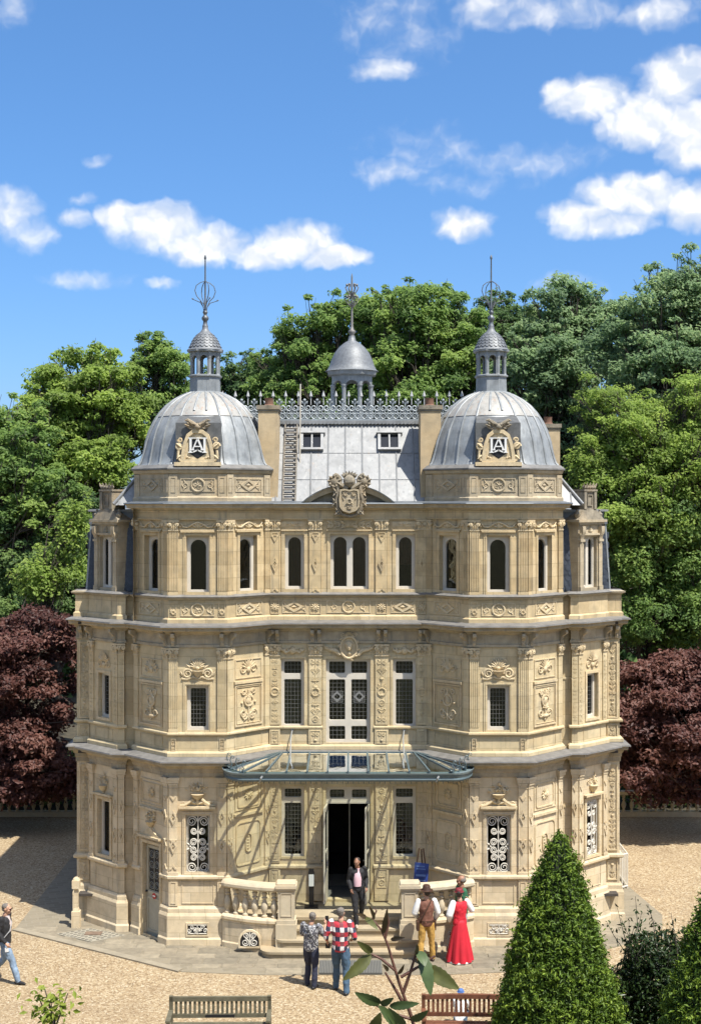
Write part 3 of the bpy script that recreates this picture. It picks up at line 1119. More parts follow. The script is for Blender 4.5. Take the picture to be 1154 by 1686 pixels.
    part(fr, lambda mb: (mb.rect_frame(c - .32, c + .32, 1.70, 3.2, .07, -.01, .03), mb.box(c - .36, c + .36, 3.24, 3.29, -.02, .11), bouquet(mb, c, 3.3, .4, .5, .03, 4)), 'window_pediment', STONE_R, 40)

    def bayrel(mb):
        mb.rect_frame(c - .29, c + .29, 5.09, 6.32, .065, -.01, .025)
        for sg in (-1, 1):
            mb.spiral(c + sg * .16, 6.48, .09, 1.6, PI if sg > 0 else 0, -sg, .024, .01, 22, 5)
            mb.leaf(c + sg * .08, 6.52, PI / 2 - sg * .8, .2, .1, .01, .03)
        mb.blob((c, 6.46, .01), (.07, .07, .05), 8, 5)
        palmette(mb, c, 6.56, .26, .02, PI / 2, 2.6, 9, .04)
    part(fr, bayrel, 'architrave', STONE_R, 40)
    part(fr, lambda mb: mb.rect_frame(.22, L - .22, 4.6, 4.9, .014, 0, .012), 'panel_moulding', STONE_B)
    part(fr, lambda mb: mb.rect_frame(.22, L - .22, .98, 1.5, .014, 0, .012), 'panel_moulding', STONE_A)
    fr, L = face(s, A10, A11)
    gf_common(fr, L)
    wallpart(fr, L, Z1 - .1, Z2 - .1, [], STONE_B)
    part(fr, lambda mb: (mb.rect_frame(.06, L - .05, 1.74, 3.9, .03, -.005, .03), arabesque(mb, .10, L - .09, 1.8, 3.84, .01, 21, .72)), 'relief_panel', STONE_R, 40)
    part(fr, lambda mb: (mb.rect_frame(.06, L - .05, 5.06, 6.98, .03, -.005, .03), arabesque(mb, .10, L - .09, 5.12, 6.92, .01, 22, .72)), 'relief_panel', STONE_R, 40)
    part(fr, lambda mb: (mb.rect_frame(.06, L - .05, 4.58, 4.9, .02, -.005, .025), arabesque(mb, .10, L - .09, 4.6, 4.88, .01, 23, .9)), 'relief_panel', STONE_R, 40)
    part(fr, lambda mb: (mb.rect_frame(.06, L - .05, 1.0, 1.5, .02, -.005, .025), arabesque(mb, .10, L - .09, 1.04, 1.46, .01, 24, .9)), 'relief_panel', STONE_R, 40)
    # side walls
    fr, L = face(s, A11, A12)
    holes_g = [(k, k + .6, 1.7, 3.2) for k in (1.6, 4.0, 6.4, 8.6)]
    holes_f = [(k, k + .6, 5.1, 6.3) for k in (1.6, 4.0, 6.4, 8.6)]
    gf_common(fr, L, holes_g)
    wallpart(fr, L, Z1 - .1, Z2 - .1, holes_f, STONE_B)
    for h in holes_g + holes_f:
        window(fr, [h], t=.06)

# back wall
fr, L = frame(A12, (-A12[0], A12[1]))
wallpart(fr, L, 0, Z2 - .1, [], STONE_B)
wallpart(fr, L, Z2 - .1, Z3, [], STONE_C)

# ---------------------------------------------------------------- centre bay
fr, L = frame((-A1[0], A1[1]), A1)
C0 = L / 2
GW = [(C0 - 1.62, C0 - 1.07, 1.80, 3.55), (C0 + 1.09, C0 + 1.65, 1.80, 3.55)]
GD = (C0 - .54, C0 + .54, .78, 3.55)
FW = [(C0 - 1.63, C0 - 1.07, 4.98, 6.66), (C0 + 1.09, C0 + 1.65, 4.98, 6.66)]
FD = (C0 - .54, C0 + .54, 4.60, 6.66)
AW = [(C0 - 1.54, C0 - 1.07, 8.34, 9.70), (C0 + 1.16, C0 + 1.63, 8.34, 9.70)]
AD_ = (C0 - .43, C0 + .50, 8.34, 9.70)
wallpart(fr, L, 0, Z1 - .1, GW + [GD], STONE_A)
wallpart(fr, L, Z1 - .1, Z2 - .1, FW + [FD], STONE_B)
wallpart(fr, L, Z2 - .1, Z3, AW + [AD_], STONE_C)
for (a0, a1, b0, b1) in GW:
    window(fr, [(a0, a1, b0, 3.20), (a0, a1, 3.20, b1)], t=.065, w=-.09, grid=(.085, .1), sill=(a0 - .02, a1 + .02, b0))
    curtain(fr, a0 + (.06 if a0 < C0 else .3), a1 - (.28 if a0 < C0 else .06), b0, 3.2, CURT, w=-.17)
for (a0, a1, b0, b1) in FW:
    window(fr, [(a0, a1, b0, 6.22), (a0, a1, 6.22, b1)], t=.065, w=-.09, grid=(.085, .1), sill=(a0 - .03, a1 + .03, b0))
    curtain(fr, a0 + .05, a1 - .05, b0, 6.2, mat('olive_curtain', (.40, .35, .20), .9, var=.25), w=-.17)
for (a0, a1, b0, b1) in AW:
    window(fr, [(a0, a1, b0, b1)], 'arch', t=.07, w=-.11, sill=(a0, a1, b0))
    curtain(fr, a0 + .03, a1 - .03, b0 + (.02 if a0 < C0 else .6), b1, BLIND, w=-.2, nm='blind')
a0, a1, b0, b1 = AD_
mid = (a0 + a1) / 2
window(fr, [(a0, mid, b0, b1), (mid, a1, b0, b1)], 'arch', t=.065, w=-.11, sill=(a0, a1, b0))
curtain(fr, a0 + .03, a1 - .03, b0 + .02, b1, BLIND, w=-.185, nm='blind')
a0, a1, b0, b1 = FD
window(fr, [(a0, C0, 6.22, b1), (C0, a1, 6.22, b1), (a0, C0, 5.08, 6.22), (C0, a1, 5.08, 6.22), (a0, C0, b0, 5.08), (C0, a1, b0, 5.08)], t=.07, w=-.09, grid=(.09, .105), name='french_window')
for cx in (C0 - .27, C0 + .27):
    gm = MB(fr)
    gm.rect_frame(cx - .14, cx + .14, 5.58, 5.86, .012, -.12, -.11)
    diamond(gm, cx, 5.72, .14, .14, -.12, .012, False)
    gm.torus(cx, 5.72, -.115, .07, .008, 12, 4)
    for q_ in range(4):
        gm.spiral(cx + (.07 if q_ % 2 else -.07), 5.72 + (.07 if q_ > 1 else -.07), .045, 1.3, q_, 1, .006, -.115, 12, 4)
    gm.build('leaded_ornament', mat('pale_came', (.17, .17, .165), .5), chateau)

# entrance: transom with two lights, open double doors
a0, a1, b0, b1 = GD
window(fr, [(a0, C0, 3.17, b1), (C0, a1, 3.17, b1)], t=.085, w=-.07, grid=(.1, .1), name='transom_window')
em = MB(fr)
em.box(a0, a0 + .045, b0, 3.17, -.16, -.06)
em.box(a1 - .045, a1, b0, 3.17, -.16, -.06)
em.box(a0 + .045, a1 - .045, 3.12, 3.17, -.16, -.06)
em.build('door_frame', WHITE_W, chateau)
# leaves swung outward against the reveals
for sg in (-1, 1):
    hx = (-A1[0] + (a0 + .03 if sg < 0 else a1 - .03))
    ang = R(97) if sg < 0 else R(80)
    lm = MB()
    lw = .52
    def leafbox(x0, x1, z0, z1, y0, y1):
        lm.box(x0, x1, y0, y1, z0, z1)
    leafbox(0, lw, .82, 1.55, -.02, .02)
    leafbox(0, .07, 1.55, 3.12, -.02, .02)
    leafbox(lw - .07, lw, 1.55, 3.12, -.02, .02)
    leafbox(.07, lw - .07, 3.0, 3.12, -.02, .02)
    leafbox(.07, lw - .07, 2.0, 2.05, -.02, .02)
    do = lm.build('door_leaf', WHITE_W, chateau)
    gp = MB()
    gp.box(.07, lw - .07, -.004, .004, 1.55, 3.0)
    gp.build('door_pane', GLASS, do)
    kn = MB()
    kn.blob((lw - .035, -.05, 1.85), (.03, .03, .03), 8, 5)
    kn.build('door_knob', IRON, do)
    do.location = (hx, A1[1] + .05, 0)
    do.rotation_euler = (0, 0, -ang if sg < 0 else -(PI - ang))

# centre pilasters and ornament
for u0, u1 in ((C0 - 1.90, C0 - 1.66), (C0 - .95, C0 - .64), (C0 + .66, C0 + .97), (C0 + 1.68, C0 + 1.90)):
    uc = (u0 + u1) / 2
    part(fr, lambda mb: (mb.box(u0, u1, 1.70, 3.98, -.02, .04), arabesque(mb, u0 + .04, u1 - .04, 1.78, 3.9, .042, int(u0 * 50), .8), mb.rect_frame(u0 + .015, u1 - .015, 1.74, 3.94, .016, .04, .052)), 'pilaster', STONE_A, 40)
    part(fr, lambda mb: (mb.box(u0 - .015, u1 + .015, .78, 1.60, -.02, .055), mb.rect_frame(u0 + .03, u1 - .03, 1.1, 1.55, .015, .055, .068), arabesque(mb, u0 + .06, u1 - .06, 1.13, 1.52, .06, 31, .9)), 'pedestal', STONE_A, 40)
    part(fr, lambda mb: (mb.box(u0, u1, 5.06, 6.73, -.02, .04), arabesque(mb, u0 + .035, u1 - .035, 5.1, 6.68, .042, int(u0 * 70), .85), mb.torus(uc, 5.86, .045, .09, .022, 16, 5)), 'pilaster', STONE_B, 40)
    part(fr, lambda mb: (mb.box(u0 - .01, u1 + .01, 4.50, 4.98, -.02, .05), mb.rect_frame(u0 + .03, u1 - .03, 4.6, 4.92, .015, .05, .062), arabesque(mb, u0 + .06, u1 - .06, 4.62, 4.9, .055, 33, .9)), 'pedestal', STONE_B, 40)
    cap_part(fr, u0, u1, 6.73, 7.02, .045)

    def app(mb):
        mb.box(u0, u1, 8.26, 9.80, -.02, .035)
        chevron(mb, uc, 9.66, .09, .16, .035, -1)
        mb.rect_frame(uc - .09, uc + .09, 9.66, 9.74, .02, .03, .05)
        diamond(mb, uc, 8.98, .09, .21, .035)
        diamond(mb, uc, 8.98, .055, .1, .04, .03)
        chevron(mb, uc, 8.30, .09, .11, .035, 1)
        mb.rect_frame(u0 + .01, u1 - .01, 8.27, 9.78, .01, .03, .042)
    part(fr, app, 'pilaster', STONE_C, 40)
    cap_part(fr, u0, u1, 9.80, 10.05, .04)
    part(fr, lambda mb: (mb.rect_frame(u0 + .02, u1 - .02, 7.76, 8.12, .014, .03, .05), palmette(mb, uc, 7.92, .13, .04, PI / 2, 5.4, 10, .03), mb.blob((uc, 7.92, .04), (.04, .04, .03), 6, 4)), 'pedestal_panel', STONE_R, 40)
for (a0, a1, b0, b1) in AW + [AD_]:
    part(fr, lambda mb: (mb.rect_frame(a0 - .08, a1 + .08, b0 - .06, b1 + .07, .078, -.01, .02), mb.box(a0 - .09, a1 + .09, b1 + .075, b1 + .11, -.02, .05)), 'architrave', STONE_C)
for (a0, a1, b0, b1) in FW + GW:
    part(fr, lambda mb: mb.rect_frame(a0 - .055, a1 + .055, b0 - .01, b1 + .06, .053, -.01, .02), 'architrave', STONE_B)
for (a0, a1, b0, b1) in (FD, GD):
    part(fr, lambda mb: mb.rect_frame(a0 - .075, a1 + .075, b0 - .05, b1 + .07, .073, -.01, .022), 'architrave', STONE_B)
for (x0, x1, kind) in ((C0 - 1.60, C0 - 1.02, 'd'), (C0 - .52, C0 + .54, 'r'), (C0 + 1.04, C0 + 1.62, 'd')):
    part(fr, lambda mb: lattice_panel(mb, x0, x1, 7.78, 8.08, .03, kind, 5), 'parapet_panel', STONE_R, 45)
for cx in (C0 - 1.35, C0 + 1.37):
    part(fr, lambda mb: (mb.box(cx - .3, cx + .3, 9.88, 10.0, -.01, .012), mb.blob((cx, 9.94, .012), (.05, .045, .03), 8, 5), mb.leaf(cx - .04, 9.94, PI, .12, .05, .012, .02), mb.leaf(cx + .04, 9.94, 0, .12, .05, .012, .02)), 'carved_flower', STONE_R, 40)

    def ffgar(mb):
        mb.blob((cx, 6.86, .02), (.09, .1, .07), 9, 6)
        for sg in (-1, 1):
            mb.tube([(cx + sg * .07, 6.86, .02), (cx + sg * .16, 6.82, .03), (cx + sg * .27, 6.88, .02)], [.035, .045, .03], 6)
            mb.blob((cx + sg * .2, 6.87, .03), (.05, .05, .04), 7, 5)
            for k in range(3):
                mb.leaf(cx + sg * (.1 + .07 * k), 6.83, PI / 2 - sg * .5, .12, .06, .02, .03)
    part(fr, ffgar, 'carved_garland', STONE_R, 40)


def medallion(mb):
    c, v = C0 + .02, 6.94
    n = 26
    pts = [(c + .20 * math.cos(2 * PI * k / n), v + .26 * math.sin(2 * PI * k / n), .07) for k in range(n + 1)]
    mb.tube(pts, .032, 6)
    mb.prism([(c + .19 * math.cos(2 * PI * k / n), v + .25 * math.sin(2 * PI * k / n)) for k in range(n)], -.02, .05)
    mb.blob((c, v + .02, .07), (.085, .115, .08), 10, 7)
    mb.blob((c, v + .075, .06), (.1, .085, .07), 10, 6)
    mb.leaf(c, v + .04, -PI / 2, .07, .05, .14, .025)
    mb.blob((c - .033, v + .04, .135), (.018, .01, .01), 6, 4)
    mb.blob((c + .033, v + .04, .135), (.018, .01, .01), 6, 4)
    mb.blob((c, v - .045, .135), (.03, .011, .012), 6, 4)
    mb.blob((c, v - .14, .05), (.07, .07, .05), 8, 5)
    for k in range(10):
        a = k * 2 * PI / 10 + .3
        mb.leaf(c + .21 * math.cos(a), v + .27 * math.sin(a), a + 1.2, .12, .08, .06, .03)
    for sg in (-1, 1):
        mb.tube([(c + sg * .22, v - .18, .03), (c + sg * .32, v - .08, .04), (c + sg * .45, v - .05, .03), (c + sg * .6, v + .0, .03)], [.06, .055, .05, .035], 7)
        for k in range(6):
            mb.leaf(c + sg * (.24 + k * .06), v - .16 + k * .024, PI / 2 - sg * .6, .13, .07, .05, .035)
        mb.spiral(c + sg * .14, v + .3, .06, 1.4, 0, sg, .018, .05, 16, 5)
    palmette(mb, c, v + .27, .14, .05, PI / 2, 2.4, 7, .04)


part(fr, medallion, 'portrait_medallion', STONE_R, 40)


def cfrieze(mb):
    for sg in (-1, 1):
        for k in range(3):
            x = C0 + .03 + sg * (.12 + k * .17)
            mb.spiral(x, 9.92, .065, 1.5, 0 if sg > 0 else PI, sg * (1 if k % 2 else -1), .02, .02, 18, 5)
            mb.leaf(x, 9.95, PI / 2 - sg * .9, .13, .07, .02, .03)
            mb.leaf(x, 9.9, -PI / 2 + sg * .9, .12, .06, .02, .03)
    palmette(mb, C0 + .03, 9.88, .16, .03, PI / 2, 2.8, 9, .04)


part(fr, cfrieze, 'carved_frieze', STONE_R, 40)

# ---------------------------------------------------------------- plinth, rails, cornices swept along the plan
PATHS = {
    'centre': [(-1.94, .95), (1.94, .95)],
}
for s in (-1, 1):
    PATHS['tower%d' % s] = mpath(s, [(1.90, .97), A2, A3, A4, (5.19, 1.5)])
    PATHS['bay%d' % s] = mpath(s, [(5.45, 1.5), A7, A8, A9, (6.43, 1.93)])
    PATHS['pier%d' % s] = mpath(s, [(6.40, 1.95), A11, A12])
PATHS['back'] = [(6.8, 12.5), (-6.8, 12.5)]
for k, (nm, path) in enumerate(PATHS.items()):
    e = .002 * k
    ex = .0015 * k

    def sw(name, prof, m):
        mb = MB()
        kf = .62 if (nm.startswith('pier') and name in ('cornice', 'lead_flashing')) else 1.0
        mb.sweep(path, [(w * kf + ex, z + e) for w, z in prof])
        return mb.build(name, m, chateau)
    full = path
    pieces = [path]
    if nm == 'tower-1':
        pieces = [[(-5.19, 1.5), (-5.19, .96), (-4.985, .755)], [(-4.435, .205), (-4.23, 0), (-2.87, 0), (-1.90, .97)]]
    if nm == 'centre':
        pieces = [[(-1.94, .95), (-.62, .95)], [(.62, .95), (1.94, .95)]]
    if nm != 'centre':
      for path in pieces:
        sw('plinth', [(0, 0), (.11, 0), (.11, .16), (.085, .2), (.085, .70), (.06, .77), (0, .77)], STONE_A)
        sw('base_moulding', [(0, .775), (.05, .775), (.05, .86), (.02, .92), (0, .92)], STONE_A)
    if nm != 'back':
      for path in pieces:
        sw('dado_rail', [(0, 1.55), (.05, 1.55), (.075, 1.58), (.075, 1.63), (.05, 1.66), (0, 1.66)], STONE_A)
      path = full
      if True:
        sw('base_moulding', [(0, Z1 + .04), (.075, Z1 + .04), (.075, Z1 + .12), (.04, Z1 + .16), (0, Z1 + .16)], STONE_B)
      for path in (pieces if nm == 'centre' else [full]):
        sw('dado_rail', [(0, 4.95), (.045, 4.95), (.062, 4.975), (.062, 5.01), (.045, 5.03), (0, 5.03)], STONE_B)
    path = full
    # first cornice
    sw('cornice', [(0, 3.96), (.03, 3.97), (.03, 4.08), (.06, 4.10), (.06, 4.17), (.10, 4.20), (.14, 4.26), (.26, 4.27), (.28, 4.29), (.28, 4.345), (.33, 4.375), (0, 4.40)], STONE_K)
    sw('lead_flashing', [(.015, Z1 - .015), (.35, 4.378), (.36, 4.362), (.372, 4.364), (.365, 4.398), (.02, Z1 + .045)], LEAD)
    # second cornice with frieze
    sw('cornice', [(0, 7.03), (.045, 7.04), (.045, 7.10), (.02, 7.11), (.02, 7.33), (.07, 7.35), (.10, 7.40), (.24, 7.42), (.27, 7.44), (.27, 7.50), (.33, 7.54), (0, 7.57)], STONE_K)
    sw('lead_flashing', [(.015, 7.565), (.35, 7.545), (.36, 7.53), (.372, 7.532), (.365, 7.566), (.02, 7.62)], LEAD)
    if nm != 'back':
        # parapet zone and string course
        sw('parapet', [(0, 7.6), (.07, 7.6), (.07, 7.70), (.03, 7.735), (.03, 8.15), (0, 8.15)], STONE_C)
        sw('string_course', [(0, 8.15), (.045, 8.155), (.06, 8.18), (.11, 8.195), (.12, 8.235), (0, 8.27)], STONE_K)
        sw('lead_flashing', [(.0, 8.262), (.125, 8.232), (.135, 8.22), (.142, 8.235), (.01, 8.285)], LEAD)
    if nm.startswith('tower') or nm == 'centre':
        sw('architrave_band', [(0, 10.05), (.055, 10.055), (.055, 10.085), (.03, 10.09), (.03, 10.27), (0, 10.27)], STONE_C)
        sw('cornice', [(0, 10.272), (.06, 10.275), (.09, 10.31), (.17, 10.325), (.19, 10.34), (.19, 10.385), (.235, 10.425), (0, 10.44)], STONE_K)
        sw('lead_flashing', [(.01, 10.435), (.25, 10.42), (.265, 10.432), (.255, 10.452), (.01, 10.5)], LEAD_D)

# consoles under the second cornice: a pair over each pilaster
def consoles(fr, us):
    for u in us:
        mb = MB(fr)
        console(mb, u, .085, 7.06, 7.38, .02, .23)
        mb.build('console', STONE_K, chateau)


fr, L = frame((-A1[0], A1[1]), A1)
consoles(fr, [C0 - 1.72, C0 - .87, C0 - .70, C0 + .73, C0 + .90, C0 + 1.74])
for s in (-1, 1):
    fr, L = face(s, A2, A3)
    consoles(fr, [.10, L - .10])
    for a, b in ((A1, A2), (A3, A4)):
        fr, L = face(s, a, b)
        consoles(fr, [.08, L - .08])
    fr, L = face(s, A8, A9)
    consoles(fr, [.08, L - .08])
    fr, L = face(s, A10, A11)
    consoles(fr, [L * .3, L * .75])

# ---------------------------------------------------------------- interior shell (dark rooms behind the glass)
im = MB()
for z in (.74, 4.3, 7.5):
    im.box(-6.7, 6.7, 1.6, 12.3, z - .06, z)
    im.box(-1.85, 1.85, 1.1, 1.6, z - .06, z)
im.box(-6.6, 6.6, 5.6, 5.7, .74, 10.2)
for x in (-2.1, 2.1):
    im.box(x - .04, x + .04, 1.3, 5.6, .74, 10.2)
im.build('interior_floor', INTER, chateau)
rm = MB()
rm.box(-1.8, 1.8, .96, 3.4, .7405, .7455)
rm.build('hall_floor', mat('hall_tile', (.30, .27, .22), .5, var=.15), chateau)
rm = MB()
for x_ in (-.52, .03, .58):
    rm.box(x_ - .018, x_ + .018, 2.55, 2.59, .746, 3.1)
rm.box(-.502, .562, 2.55, 2.59, 3.05, 3.1)
rm.build('inner_door_frame', mat('brushed_metal', (.4, .4, .38), .4, .4), chateau)
rm = MB()
rm.box(-.55, .75, 1.25, 2.3, .746, .752)
rm.build('entrance_mat', mat('grey_mat', (.12, .12, .115), .95, var=.2, vscale=20), chateau)

# ---------------------------------------------------------------- towers: drum, dome, lantern, finial
OCX, OCY, AP = 3.55, 1.64, 1.64


def octo(cx, cy, ap, z):
    r = ap / math.cos(PI / 8)
    return [(cx + r * math.cos(PI / 8 + k * PI / 4), cy + r * math.sin(PI / 8 + k * PI / 4), z) for k in range(8)]


def octprism(mb, cx, cy, prof):
    """[(apothem, z)] stacked octagons"""
    n = len(prof)
    vs = []
    for ap, z in prof:
        vs += octo(cx, cy, ap, z)
    fs = [tuple(range(7, -1, -1)), tuple((n - 1) * 8 + k for k in range(8))]
    for i in range(n - 1):
        for k in range(8):
            l = (k + 1) % 8
            fs.append((i * 8 + k, i * 8 + l, (i + 1) * 8 + l, (i + 1) * 8 + k))
    mb.add(vs, fs)


def rust_run(t, pos, c):
    c = zinc_extra(.1)(t, pos, c)
    r = t.sstep(t.noise(t.vm('MULTIPLY', pos, (7, 7, .4)), 1.6, 4, .6), .58, .7)
    return t.mix(t.m('MULTIPLY', r, .55), c, (.30, .15, .07))


ZINC_P = mat('pale_patina_zinc', (.30, .29, .265), .55, .08, var=.15, vscale=6, extra=rust_run)
DPROF = [(1.60, 11.36), (1.56, 11.42), (1.53, 11.55), (1.49, 11.75), (1.455, 11.95), (1.37, 12.22), (1.25, 12.47), (1.12, 12.67), (.97, 12.84), (.78, 12.99), (.58, 13.10), (.38, 13.18)]


def tower_top(s):
    cx, cy = s * OCX, OCY
    mb = MB()
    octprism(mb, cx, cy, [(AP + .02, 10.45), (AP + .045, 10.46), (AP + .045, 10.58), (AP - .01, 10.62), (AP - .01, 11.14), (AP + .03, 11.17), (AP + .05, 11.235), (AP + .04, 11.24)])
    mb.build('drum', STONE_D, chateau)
    for k, (a, b) in enumerate(((A3, A4), (A2, A3), (A1, A2))):
        a2 = (OCX - .68 - .966, .966) if a == A1 else a
        fr, L = face(s, a2, b)
        c = L / 2
        def dr(mb):
            for u0 in (.0, L - .2):
                mb.box(u0, u0 + .2, 10.6, 11.13, -.03, .02)
                mb.rect_frame(u0 + .04, u0 + .16, 10.7, 11.06, .012, .02, .03)
            lattice_panel(mb, .27, L - .27, 10.72, 11.04, -.008, 'r' if k == 1 else 'd', k + s)
        part(fr, dr, 'drum_panel', STONE_D, 45)
    mb = MB()
    octprism(mb, cx, cy, [(AP + .06, 11.24), (AP + .085, 11.25), (AP + .085, 11.285), (AP - .02, 11.37)])
    mb.build('lead_flashing', LEAD, chateau)
    # dome: round above, easing to the octagon at the foot
    N = 48
    vs, fs = [], []
    def dome_pt(a, r, i):
        k = max(0, 1 - i / 5) * .8
        aa = ((a + PI / 8) % (PI / 4)) - PI / 8
        f = (1 - k) + k * (1 / math.cos(aa)) * .985
        return (cx + r * f * math.cos(a), cy + r * f * math.sin(a))
    for i, (r, z) in enumerate(DPROF):
        for k in range(N):
            x, y = dome_pt(2 * PI * k / N + PI / 8 * 0, r, i)
            vs.append((x, y, z))
    for i in range(len(DPROF) - 1):
        for k in range(N):
            l = (k + 1) % N
            fs.append((i * N + k, i * N + l, (i + 1) * N + l, (i + 1) * N + k))
    fs.append(tuple(range(N - 1, -1, -1)))
    mb = MB()
    mb.add(vs, fs)
    dome = mb.build('dome', ZINC_D, chateau, 60)
    for k in range(24):
        a = 2 * PI * (k + .5) / 24
        if abs(((a + PI / 2) + PI) % (2 * PI) - PI) < .2:
            prof = DPROF[7:]
            i0 = 7
        else:
            prof, i0 = DPROF, 0
        pts = []
        for i, (r, z) in enumerate(prof):
            x, y = dome_pt(a, r + .008, i + i0)
            pts.append((x, y, z + .006))
        mb = MB()
        mb.tube(pts, .03, 6)
        mb.build('standing_seam', ZINC_D, dome, 60)
    mb = MB()
    mb.lathe(cx, cy, [(1.205, 12.565), (1.13, 12.672), (.98, 12.845), (.79, 12.998), (.59, 13.11), (.40, 13.19)], 48, 2)
    mb.build('crown_sheet', ZINC_P, dome, 60)
    mb = MB()
    octprism(mb, cx, cy, [(.44, 13.14), (.42, 13.19), (.37, 13.21), (.36, 13.56), (.40, 13.58), (.40, 13.61), (.36, 13.63)])
    lan = mb.build('lantern', ZINC_D, chateau)
    mb = MB()
    for k in range(8):
        a = PI / 8 + k * PI / 4
        x, y = cx + .345 * math.cos(a), cy + .345 * math.sin(a)
        mb = MB()
        mb.lathe(x, y, [(.05, 13.62), (.04, 13.66), (.038, 14.0), (.05, 14.05), (.05, 14.2)], 8, 2)
        mb.build('column', LEAD_D if False else ZINC_D, lan)
        a2 = a + PI / 8
        fr2 = ((cx + .325 * math.cos(a2), cy + .325 * math.sin(a2), 0), (-math.sin(a2), math.cos(a2)), (math.cos(a2), math.sin(a2)))
        mb = MB(fr2)
        mb.ring(archloop(-.085, .085, 13.60, 14.10, 8), archouter(-.12, .12, 13.59, 14.2, 14.10, .17, 8), -.02, .02)
        mb.build('arch', ZINC_D, lan)
    mb = MB()
    octprism(mb, cx, cy, [(.40, 14.19), (.43, 14.2), (.43, 14.25), (.33, 14.26)])
    mb.build('lantern_cornice', ZINC_D, lan)
    mb = MB()
    CAPP = [(.46, 14.24), (.41, 14.29), (.37, 14.36), (.335, 14.45), (.28, 14.55), (.2, 14.64), (.12, 14.71), (.075, 14.78), (.07, 14.86)]
    mb.lathe(cx, cy, CAPP, 16, 2)
    cap = mb.build('lantern_roof', SHINGLE, lan, 50)
    for row in range(5):
        z0 = 14.31 + row * .075
        r0 = np.interp(z0, [p[1] for p in CAPP], [p[0] for p in CAPP])
        r1 = np.interp(z0 + .085, [p[1] for p in CAPP], [p[0] for p in CAPP])
        n = max(8, int(2 * PI * r0 / .105))
        for k in range(n):
            a = 2 * PI * (k + .5 * (row % 2)) / n
            if math.sin(a) > .35:
                continue
            w_ = PI / n * .93
            pt = lambda da, t, o: (cx + (r0 + (r1 - r0) * t + o) * math.cos(a + da), cy + (r0 + (r1 - r0) * t + o) * math.sin(a + da), z0 + .085 * t)
            mb = MB()
            mb.add([pt(-w_, 1, .004), pt(w_, 1, .004), pt(w_, .45, .012), pt(w_ * .5, .1, .016), pt(0, 0, .018), pt(-w_ * .5, .1, .016), pt(-w_, .45, .012)], [tuple(range(7))])
            mb.add([pt(-w_, .45, 0), pt(-w_, .45, .012), pt(-w_ * .5, .1, .016), pt(0, 0, .018), pt(w_ * .5, .1, .016), pt(w_, .45, .012), pt(w_, .45, 0), pt(0, .1, -.02)], [tuple(range(8))])
            mb.build('shingle', SHINGLE, cap)
    # finial: knob, rod, wrought scrolls
    mb = MB()
    mb.lathe(cx, cy, [(.075, 14.85), (.055, 14.9), (.05, 14.97), (.085, 15.02), (.09, 15.06), (.06, 15.1), (.035, 15.13), (.06, 15.18), (.06, 15.21), (.03, 15.24), (.022, 15.3), (.02, 15.95), (.016, 16.5), (.03, 16.53), (.03, 16.57), (.01, 16.62)], 10, 2)
    fin = mb.build('finial', LEAD_D, lan, 60)
    for k in range(4):
        a = k * PI / 2 + .45
        dirx, diry = math.cos(a), math.sin(a)
        mb = MB()
        prof = [(.03, 15.2), (.05, 15.32), (.12, 15.48), (.22, 15.58), (.27, 15.72), (.23, 15.85), (.12, 15.93), (.02, 15.96)]
        mb.tube([(cx + dirx * r, cy + diry * r, z) for r, z in prof], .011, 4)
        prof2 = [(.05, 15.32), (.13, 15.43), (.24, 15.47), (.33, 15.50)]
        mb.tube([(cx + dirx * r, cy + diry * r, z) for r, z in prof2], .01, 4)
        mb.blob((cx + dirx * .33, cy + diry * .33, 15.51), (.025, .025, .02), 6, 4)
        mb.build('finial_scroll', LEAD_D, fin)
    return dome


domes = {s: tower_top(s) for s in (-1, 1)}


